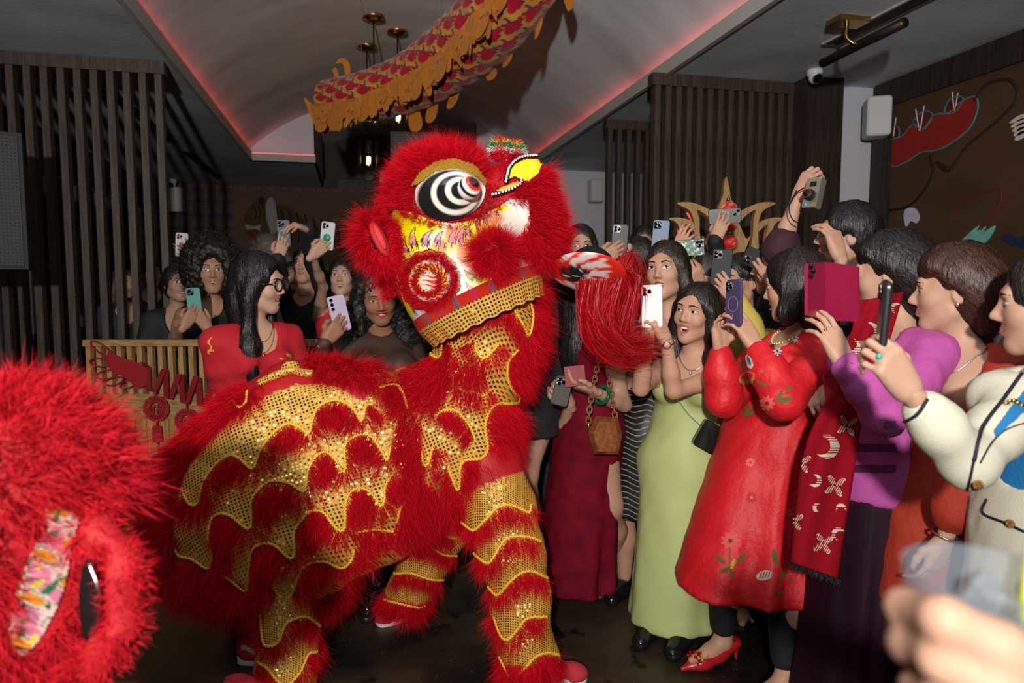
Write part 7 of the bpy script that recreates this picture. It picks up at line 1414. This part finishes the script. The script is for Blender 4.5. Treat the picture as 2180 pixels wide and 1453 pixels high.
pr = [(-.052, -.075), (.045, -.085), (.070, -.01), (.060, .065), (-.03, .08), (-.068, .02)]; ax, ay = rotv(CR, CF, -6), rotv(CU, CF, -6); inner = [(x*.72-.002, y*.78) for x, y in pr]; V = np.array([q+ax*x+ay*y for x, y in pr]+[q+ax*x+ay*y-CF*.035 for x, y in inner]+[q+ax*x+ay*y+CF*.05 for x, y in inner]); F_ = [(i, (i+1) % 6, 6+(i+1) % 6, 6+i) for i in range(6)]+[(12+i, 12+(i+1) % 6, (i+1) % 6, i) for i in range(6)]+[tuple(range(6, 12)), tuple(range(12, 18))[::-1]]; MB().add(V, F_).build('box', WD, t_, smooth=False)
for pts in ([(1252, 912, 2.80), (1255, 870, 2.79), (1262, 830, 2.82), (1275, 760, 2.88)], [(1312, 900, 2.84), (1305, 860, 2.86), (1295, 800, 2.9)]):
    c = resample(catmull([P(*a) for a in pts], 6), .022)
    for k in range(len(c)-1): a = np.linspace(0, 6.283, 14, endpoint=False); tt = nrm(c[k+1]-c[k]); sd = nrm(np.cross(tt, CF)) if k % 2 else nrm(np.cross(tt, np.cross(tt, CF))); MB().tube((c[k]+c[k+1])/2+(np.cos(a)[:, None]*tt*.017+np.sin(a)[:, None]*sd*.010), .0038, 6, closed=True).build('chain_link', mat('link_wood', (.20, .07, .03), .35) if k else M_gold, t_)
t_ = thing('red_envelope', 'small crimson envelope above the jade bangle hand', 'envelope'); MB().rbox((-.042, -.042, -.002), (.042, .042, .002), .002, M=frame(P(1224, 800, 2.78), rotv(CR, CF, -5), rotv(CU, CF, -5), -CF)).build('paper', mat('envelope_crimson', (.22, .004, .016), .5), t_, smooth=False)
C_, X_, Y_, Z_ = pframe(1196, 832, 2.80, -15, 10); phone('phone in a clear glittery case held beside the crimson envelope', C_, X_, Y_, (.10, .09, .08), rough=.15, w_=.07, h_=.12)
# black dress beside her, with the bare leg
o = person('woman in a short black dress hidden behind the lion head', (1128, 560), 3.2, -60, 0, 0, skin=(.46, .26, .18), noface=True, hip=P(1115, 890, 3.12), vox=.014); o.ank['L'], o.ank['R'] = PZ(1128, 1190, .1), PZ(1080, 1180, .1); o.knee['L'] = P(1118, 1010, 3.0); finish(o, feet='bare'); garment('dress', o, FAB('black_lace', BK, .9), skirt=(P(1110, 930, 3.0)[2], .19, 1.1), hem=P(1110, 930, 3.0)[2], g=.012, sleeve=(.5, .5)); hair(o, 'long', HB, 1200, length=.2)
o = person('person in a red track jacket with white stripes behind the lion', (1190, 600), 3.6, -40, 0, 0, skin=SK2, noface=True, vox=.018, armL=dict(w=P(1150, 850, 3.2), e=P(1172, 800, 3.3))); finish(o, feet='none'); garment('jacket', o, FAB('track_red', (.36, .008, .014)), sleeve=(.9, .9), hem=.8, g=.02); gt(o); garment('trousers', o, FAB('jeans_black'), legs=1., top='none', g=.02); hair(o, 'short', HB, 1000)
for y in (858, 866): piping(o, [(1143, y), (1152, y-1), (1160, y-3)], .004, 'white_stripe', mat('stripe_white', (.7, .68, .65), .8))
# phones and faces between
WBX = quick('woman with sleek centre-parted hair looking over the lion tongue', (1236, 527), 3.75, 4, 'long', (.016, .011, .009), (.30, .008, .016), SK, fargs=dict(liner=1), far=False, length=.22, n=2200, ph=(1285, 556, 3.45, 62, 6), hand='L', up=20, sleeve=(0, 0), spec=dict(label='white phone tilted beside the sleek haired woman', col=(.6, .6, .6)))
quick('man with cropped hair seen from behind filming with a charcoal phone', (1352, 556), 3.62, -128, 'man', HB, BK, SK2, male=True, noface=True, ph=(1319, 512, 3.30, -3, 6), spec=dict(label='charcoal phone with silver camera plate held above the cropped haired man', col=(.035, .035, .037), lens=(.5, .5, .5)), yo=-.045, up=35, elbow=(1328, 640, 3.45), far=False)
quick('young man in glasses with shaggy black hair at the back', (1372, 524), 4.15, -6, 'bob', HB, BK, (.38, .21, .15), male=True, gl='reflective glasses on the shaggy haired young man', length=.02, n=1200)
quick('person in a red blouse holding a blue phone up', (1446, 600), 3.9, -60, 'long', HB, (.45, .008, .014), SK, noface=True, ph=(1406, 504, 3.30, -5, -10), hand='L', spec=dict(label='pale blue phone held over the astonished woman', col=(.20, .27, .38), w_=.078), up=50, yo=-.05, elbow=(1362, 640, 3.4))
def floral(p): a = noise3(p, 28, 2); b = noise3(p, 45, 8); c = np.where((a > .25)[:, None], A(.45, .52, .48), np.where((b > .1)[:, None], A(.02, .22, .06), A(.01, .06, .06))); return c
C_, X_, Y_, Z_ = pframe(1462, 528, 3.12, -86, 4); g1 = grip(C_, X_, Y_, Z_, 'R', 60, .03, pose='relax'); g2 = {'w': P(1490, 610, 3.2), 'e': P(1510, 680, 3.35), 'pose': 'pinch', 'Y': nrm(P(1468, 552, 3.12)-P(1490, 610, 3.2)), 'Z': CF}
quick('shaven headed man in a red shirt with a floral phone', (1502, 592), 3.5, -70, 'man', (.05, .035, .03), (.42, .008, .014), SK, male=True, noface=False, sleeve=(.4, .4), arm=dict(armR={'w': P(1440, 545, 3.16), 'e': P(1470, 640, 3.35), 'pose': 'phone', 'Y': nrm(P(1455, 505, 3.15)-P(1440, 545, 3.16)), 'Z': CF*.6+CR*.5}, armL=g2)); phone('phone in a green and white floral case held sideways', C_, X_, Y_, (.1, .3, .1), paintfn=floral)
C_, X_, Y_, Z_ = pframe(1543, 460, 3.42, -88, 4); phone('black phone with a white ring held in front of the lanterns', C_, X_, Y_, (.012, .012, .014), ring=(.75, .75, .75), kind='duo')
quick('person in black raising a phone with a white ring in front of the lanterns', (1550, 616), 3.95, -60, 'short', HB, BK, SK, noface=True, arm=dict(armR={'w': P(1523, 512, 3.42), 'e': P(1535, 600, 3.6), 'pose': 'phone', 'Y': nrm(P(1540, 470, 3.39)-P(1523, 512, 3.42)), 'Z': CF*.9+CR*.3}))
quick('man in glasses and a yellow shirt filming with a black phone', (1572, 600), 3.08, -38, 'man', HB, (.50, .38, .07), SK, male=True, ph=(1536, 572, 2.86, -4, -4), hand='L', up=45, yo=-.06, spec=dict(label='tall matt black phone in front of the man in yellow', col=(.010, .011, .014), rough=.6, lens=(.06, .05, .06), h_=.165, w_=.08), gl='square glasses on the man in the yellow shirt', far=False)
o = quick('person in a black jacket half hidden behind the red tunic woman', (1652, 568), 2.98, -75, 'short', HB, BK, SK, noface=True, ph=(1622, 556, 2.84, 65, -12), hand='R', up=58, yo=-.02, spec=dict(label='dark phone held by the person in the black jacket', col=(.02, .02, .022)), elbow=(1625, 690, 2.95), far=False, bottom=BK); 
qf = PZ(1585, 1308, 0.); sd_ = thing('sandal', 'black jewelled sandal and foot under the red tunic', 'shoe'); s_ = SDF(qf-.12, qf+.2, .006); s_.chain([qf+A(.0, .0, .16), qf+A(0, 0, .07), qf+A(-.05, -.06, .035), qf+A(-.075, -.10, .02)], [.028, .03, .028, .016], .02); v_, q_ = s_.mesh(); fastmesh('foot', smooth_mesh(v_, q_, 1), q_, skinmat(SK2), sd_); MB().prism([(-.03, -.14), (.03, -.14), (.035, .05), (-.035, .05)], qf+A(-.02, .0, 0), nrm(A(.8, -.6, 0)), nrm(A(.6, .8, 0)), .012).build('sole', mat('patent_black'), sd_, smooth=False)
MB().tube(catmull([qf+A(-.075, -.035, .012), qf+A(-.055, -.065, .068), qf+A(-.015, -.085, .012)], 6), .008, 6).build('strap', mat('glitter'), sd_)
# behind the oak booth
quick('smiling woman in a black V-neck top beside the afro', (378, 604), 4.5, 18, 'bun', HB, BK, (.40, .22, .155), pitch=4, margs=dict(smile=1., open_=.15), neck=.12, n=900, length=.02, sleeve=(.3, .3))
quick('dark sleeved person raising a marbled phone behind the afro', (436, 606), 4.82, 20, 'short', HB, BK, SKD, noface=True, ph=(387, 521, 4.55, -3, 4), hand='L', up=20, yo=-.03, spec=dict(label='pale marbled phone raised beside the afro', col=(.55, .52, .52), lens=(.6, .3, .32)), elbow=(366, 590, 4.85))
quick('long haired woman in a plaid shirt behind the slat screen', (262, 604), 5.62, 30, 'long', (.06, .04, .03), (.02, .022, .028), (.45, .27, .2), margs=dict(smile=.6), length=.15, n=800, neck=.1)
quick('person in a dark beanie behind the slat screen', (322, 582), 5.9, 14, 'short', (.01, .01, .01), BK, (.42, .25, .18), male=True, vol=1.1, n=500)
o = quick('person with fluffy grey hair seen from behind', (572, 535), 5.2, 170, 'curly', (.10, .085, .075), BK, SK2, noface=True, length=.03, n=2600)
C_, X_, Y_, Z_ = pframe(604, 497, 4.0, 2, 6)
quick('bearded man in a black shirt reaching up to film', (650, 566), 4.55, -18, 'man', (.03, .02, .015), BK, (.42, .25, .18), pitch=8, male=True, far=False, arm=dict(armR=grip(C_, X_, Y_, Z_, 'R', 70, -.06), armL={'w': P(655, 488, 4.1), 'e': P(668, 560, 4.35), 'pose': 'pinch', 'Y': nrm(P(622, 476, 4.0)-P(655, 488, 4.1)), 'Z': CF*.5-UP*.7})); phone('grey phone with a pale ring raised by the bearded man', C_, X_, Y_, (.10, .10, .11), ring=(.6, .6, .6), w_=.072)
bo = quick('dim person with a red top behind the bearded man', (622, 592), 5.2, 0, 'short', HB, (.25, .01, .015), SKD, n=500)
quick('woman in a red halter dress stretching up a clear cased phone', (728, 594), 4.3, -8, 'bun', HB, (.45, .01, .02), (.46, .27, .19), pitch=14, far=False, sleeve=(0, 0), ph=(697, 502, 3.85, -6, 6), hand='R', up=48, yo=-.05, spec=dict(label='clear cased phone with a green round grip raised high', col=(.48, .50, .52), lens=(.3, .3, .3)), margs=dict(open_=.4), n=1400, elbow=(688, 610, 4.1))
gp_ = [x for x in bpy.data.objects if x.get('label') == 'clear cased phone with a green round grip raised high'][0]
MB().lathe([(.019, 0), (.019, .006), (.015, .009)], n=18, M=frame(P(696, 505, 3.835), CR, CU, -CF)).build('phone_grip', mat('grip_green', (.01, .26, .07), .4), gp_)
quick('person in a taupe shirt behind the cream jacket woman', (2240, 600), 2.25, -60, 'short', HB, (.16, .13, .11), SK2, noface=True)
# ---------------- hanging cloth dragon ----------------
dr = thing('cloth_dragon', 'red and gold scaled cloth dragon with orange fins hung under the vault', 'dragon')
cen = catmull([P(1140, -110, 4.4), P(1095, -20, 4.6), P(1045, 45, 4.8), P(970, 112, 5.1), P(880, 172, 5.4), P(790, 203, 5.6), P(735, 210, 5.75), P(700, 214, 5.85)], 10); cen = resample(cen, .015); n_ = len(cen); K_ = 110
rad = np.interp(np.arange(n_)/n_, [0, .4, .8, 1], [.27, .25, .20, .165]); t = np.gradient(cen, axis=0); t /= np.linalg.norm(t, axis=1, keepdims=True); u = nrm(np.cross(t[0], UP)); V = []; sl = np.r_[0, np.cumsum(np.linalg.norm(np.diff(cen, axis=0), axis=1))]
fr_ = []
for i in range(n_):
    u = nrm(u-t[i]*(u@t[i])); b = np.cross(t[i], u); fr_.append((u.copy(), b)); a = np.arange(K_)*2*math.pi/K_; V.append(cen[i]+rad[i]*(1+.02*math.sin(sl[i]*40))*(np.cos(a)[:, None]*u+np.sin(a)[:, None]*b))
V = np.vstack(V); I = np.arange(n_*K_).reshape(n_, K_); Q = np.stack([I[:-1], np.roll(I[:-1], -1, 1), np.roll(I[1:], -1, 1), I[1:]], -1).reshape(-1, 4)
ss = np.repeat(sl, K_)/.120; aa = np.tile(np.arange(K_)/K_*11, n_); col = np.tile(A(.40, .003, .02), (len(ss), 1)); best = np.full(len(ss), 1e9); RD_, GO_, WH_, BL_ = A(.40, .003, .02), A(.55, .25, .015), A(.42, .30, .26), A(.012, .01, .012)
for dk in (2, 1, 0, -1):
    row = np.floor(ss)+dk; off = (row % 2)*.5; ca_ = np.floor(aa-off)+.5+off; x = (aa-ca_)*1.0; y = ss-row; r_ = np.hypot(x/.56, (y-.0)/1.05); k = (r_ < 1) & (y > 0); hi = (row*7+np.floor(ca_)*3) % 3
    c = np.tile(RD_, (len(ss), 1)); cres = np.hypot((x-.12)/.50, (y+.05)/.92) > .82; c[cres] = GO_; c[(np.abs(np.hypot(x/.34, y/.62)-.8) < .05) & (x < 0)] = WH_; c[(r_ > .885)] = WH_; c[(r_ > .93)] = BL_; col[k] = c[k]
fastmesh('body', V, Q, mat('dragon_print', (.5, .1, .1), .45, attr=True, sheen=.2), dr, col)
ORG = mat('orange_felt', (.50, .165, .008), .7, bump=(90, .2), sheen=.2); dtree = bvh(V, Q)
def flap(root, tang, L_, w_, kind, seed):
    r = np.random.default_rng(seed); tang = nrm(tang); dn_ = nrm(-UP+tang*r.normal()*.25+(-CF)*.12*r.random()); N_ = nrm(np.cross(tang, dn_))
    if kind == 'tongue': out = [(-.35, 0), (-.42, .35), (-.5, .7), (-.38, .92), (0, 1.), (.38, .92), (.5, .7), (.42, .35), (.35, 0)]
    elif kind == 'leaf': out = [(-.45, 0), (-.5, .25), (-.30, .6), (-.10, 1.), (.05, .7), (.25, .8), (.42, .45), (.5, .1), (.4, 0)]
    else: out = [(-.3, 0), (-.35, .4), (-.28, .85), (-.05, 1.), (.2, .85), (.3, .4), (.3, 0)]
    o2 = catmull(out, 3); P2 = np.array([root+tang*x*w_+dn_*y*L_+N_*(.02*math.sin(y*3+seed)) for x, y in o2]); m = len(P2); th = N_*.003
    MB().add(np.vstack([P2, P2+th]), [tuple(range(m))[::-1], tuple(range(m, 2*m))]+[(i, (i+1) % m, m+(i+1) % m, m+i) for i in range(m)]).build('fin_flap', ORG, dr, smooth=False)
rp_ = resample(catmull([(672, 222), (720, 218), (770, 208), (815, 185), (850, 168), (890, 148), (930, 118), (960, 90), (985, 62), (1010, 35), (1035, 8), (1060, -25)], 6), 11.); hp_, hn_ = cast(dtree, rp_); okp = ~np.isnan(hp_[:, 0]); hp_, hn_ = hp_[okp]+hn_[okp]*.006, hn_[okp]
tg2 = np.gradient(hp_, axis=0)
for i in range(len(hp_)): flap(hp_[i], tg2[i], (.13+.12*RNG.random()), .10+.06*RNG.random(), ('leaf', 'tongue', 'strip')[i % 3], i)
for i in range(0, len(hp_)): flap(hp_[i]+CF*-.01, -tg2[i], (.08+.09*RNG.random()), .12, 'leaf', 60+i)
mb = MB(); mb.tube(hp_-CF*.004, .014, 6, flat=.5); mb.build('fin_seam', ORG, dr)
for i, (x, y) in enumerate(((1150, 10), (1078, 78), (1028, 125), (975, 168), (930, 198), (884, 218), (1205, -40))):
    j = np.argmin([abs(proj(c_[None])[0, 0]-x+40) for c_ in cen]); d_ = proj(cen[j][None])[0, 2]+.08; flap(P(x, y, d_), t[j], .155*d_/3.6, .085*d_/3.6, 'tongue', 90+i)
for pts in ([(700, 210), (672, 225), (648, 208), (656, 232), (668, 262), (690, 280), (705, 262)], [(705, 190), (690, 172), (676, 196), (690, 205), (706, 204)], [(722, 165), (716, 145), (708, 150), (716, 166)], [(745, 158), (744, 135), (728, 123), (714, 136), (728, 134), (734, 150), (735, 162)], [(690, 265), (676, 250), (674, 270), (690, 285), (705, 275)]):
    q = np.array([P(x, y, 5.85) for x, y in pts]); c_ = q[0]; uv = np.c_[(q-c_)@CR, (q-c_)@CU]; MB().prism(catmull(uv, 4, True), c_, CR, CU, .006).build('tail_fin', ORG, dr, smooth=False)
for j in (n_//6, n_//2, n_*5//6): MB().tube([cen[j]+A(0, 0, rad[j]), A(cen[j][0], cen[j][1], float(vault_z(cen[j][0])))], .0015, 4).build('hanging_wire', mat('wire', (.2, .2, .2), .5), dr)
# ---------------- second lion head, close to the camera ----------------
l2 = thing('lion_mask', 'second red furry lion head close to the camera', 'lion costume'); f2_ = Fur()
S = SDF(P(20, 1200, .95)-.45, P(20, 1200, .95)+.45, .009); S.ell(P(55, 1045, .98), (.128, .12, .150), k=.05); S.ell(P(40, 1300, .98), (.130, .12, .17), k=.06); S.ell(P(-120, 1200, 1.05), (.2, .2, .25), k=.05); S.chain([P(205, 1130, .90), P(258, 1210, .89), P(255, 1330, .89), P(200, 1420, .90)], [.025, .028, .028, .025], .01)
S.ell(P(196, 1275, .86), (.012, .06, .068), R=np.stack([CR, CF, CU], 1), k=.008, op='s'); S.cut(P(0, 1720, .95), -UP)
v, q = S.mesh(); v = smooth_mesh(v, q, 1); fastmesh('shell', v, q, mat('red_base'), l2); tr2 = bvh(v, q); rp, rn_ = sample_surf(v, q, 30000, RNG); pp = proj(rp)[:, :2]
hole = (inell(pp, 196, 1272, 24, 100) < 1) | (inell(pp, 85, 1250, 48, 150, 18) < 1) | (inell(pp, 130, 1110, 45, 30, 35) < 1); near = ((rp-P(0, 1150, 1.0))@CF) < .12; ok = ~(hole & near); earz = (pp[:, 0] > 175) & (pp[:, 1] > 1090)
d = nd(rn_*.8+CR*.35-CF*.1+UP*.1); f2_.grow(rp[ok & ~earz], d[ok & ~earz], .042, k=3, seed=91, clump=.016, spread=.28, wid=.0019, col=(.55, .012, .022)); f2_.grow(rp[ok & earz], nd(rn_[ok & earz]), .013, k=2, seed=92, clump=.01, spread=.3, wid=.0014, col=(.60, .012, .022)); f2_.build('fur', l2)
MB().ball(P(196, 1275, .885), 1., 16, M=frame(A(0, 0, 0), CR*.016, CF*.012, CU*.060)).build('ear_plug', mat('ear_dark', (.010, .006, .006), .85, spec=.1), l2); MB().tube(catmull([P(190, 1200, .87), P(208, 1250, .866), P(206, 1320, .868), P(192, 1350, .875)], 6), .003, 6).build('ear_wire', M_silver, l2)  # solid near-black plug fills the slot carved in the ear, thin wire across it
def p2(p):
    c = np.tile(A(*srgb('efd8cc')), (len(p), 1)); n1 = noise3(np.c_[p, 0*p[:, 0]], .012, 3); n2 = noise3(np.c_[p, 0*p[:, 0]], .016, 8); c[n1 > .25] = srgb('f09a28'); c[n1 < -.3] = srgb('e88aa8'); c[n2 > .45] = srgb('18794a'); c[n2 < -.5] = srgb('f2e45a'); c[np.abs(n1) < .03] = .02; return c*.7
def l2patch(el):
    cx, cy, rx, ry, a = el; gx, gy = np.meshgrid(np.arange(cx-rx*1.6, cx+rx*1.6, 4), np.arange(cy-ry*1.1, cy+ry*1.1, 4)); pts = np.c_[gx.ravel(), gy.ravel()]; k = inell(pts, cx, cy, rx, ry, a) < 1; gpatch('painted_panel', tr2, (cx-rx*1.6, cy-ry*1.1, cx+rx*1.6, cy+ry*1.1), 4., lambda p: (inell(p, cx, cy, rx, ry, a) < 1, p2(p)), l2, M_paint, .004)
l2patch((85, 1250, 48, 150, 18)); l2patch((130, 1110, 45, 30, 35))
# ---------------- drink in the foreground ----------------
gc = P(2098, 1212, .43); gl_ = thing('drinking_glass', 'blurred rocks glass with ice close to the camera', 'glass'); GL = mat('clear_glass', (.22, .26, .30), .03, alpha=.2, spec=1.)
R_ = .047; MB().lathe([(.001, -.090), (.038, -.090), (.041, -.085), (R_, -.002), (R_+.0005, 0), (R_-.002, -.001), (.037, -.078), (.001, -.080)], gc, 48).build('tumbler', GL, gl_)
MB().lathe([(.001, -.0795), (.0365, -.0775), (.0425, -.036), (.001, -.036)], gc, 40).build('drink', mat('drink_liquid', (.05, .08, .10), .05, alpha=.4), gl_)
for k, (x, y, z, r) in enumerate(((-.018, -.006, -.032, .3), (.012, .012, -.028, .8), (.006, -.018, -.045, 1.2), (-.006, .016, -.055, .1))): Mx = frame(gc+A(x, y, z), rotv(CR, UP, r*50), rotv(CF, CR, r*30), nrm(np.cross(rotv(CR, UP, r*50), rotv(CF, CR, r*30)))); MB().rbox((-.014, -.014, -.013), (.014, .014, .013), .004, M=Mx).build('ice_cube', mat('ice', (.30, .33, .36), .1, alpha=.5, bump=(60, .6)), gl_, smooth=False)
MB().tube([gc+A(.022, -.01, -.05), gc+A(.040, .0, .02)], .006, 10).build('straw', mat('straw_green', (.55, .60, .08), .4), gl_)
hd = thing('person', 'hand close to the camera holding the rocks glass', 'person'); S = SDF(P(2060, 1400, .42)-A(.14, .14, .14), P(2300, 1500, .42)+A(.30, .18, .12), .0042)
for pts, rr in ((((2290, 1475, .37), (2130, 1375, .355), (2010, 1318, .36), (1925, 1292, .40), (1935, 1282, .425)), (.015, .0125, .0118, .0105, .009)), (((2290, 1560, .37), (2120, 1462, .355), (2005, 1402, .365), (1930, 1370, .40), (1940, 1360, .425)), (.015, .0125, .0118, .0105, .009)), (((2290, 1640, .38), (2110, 1545, .365), (2010, 1490, .375), (1945, 1455, .405)), (.014, .012, .011, .009)), (((2300, 1500, .44), (2250, 1330, .47), (2200, 1260, .485)), (.018, .014, .011))): S.chain([P(*a) for a in pts], rr, .006)
S.chain([P(2270, 1490, .385), P(2270, 1620, .39)], [.022, .02], .02); S.chain([P(2330, 1560, .40), P(2480, 1650, .42), P(2800, 1800, .45)], [.032, .026, .035], .03); v, q = S.mesh(); fastmesh('hand', smooth_mesh(v, q, 2), q, skinmat((.50, .28, .19)), hd)
S = SDF(P(2600, 1700, .44)-.15, P(2900, 1850, .46)+.15, .008); S.chain([P(2640, 1725, .44), P(2900, 1850, .46)], [.045, .06], .02); v, q = S.mesh(); fastmesh('sleeve', v, q, FAB('sleeve_rust', (.3, .03, .015)), hd)
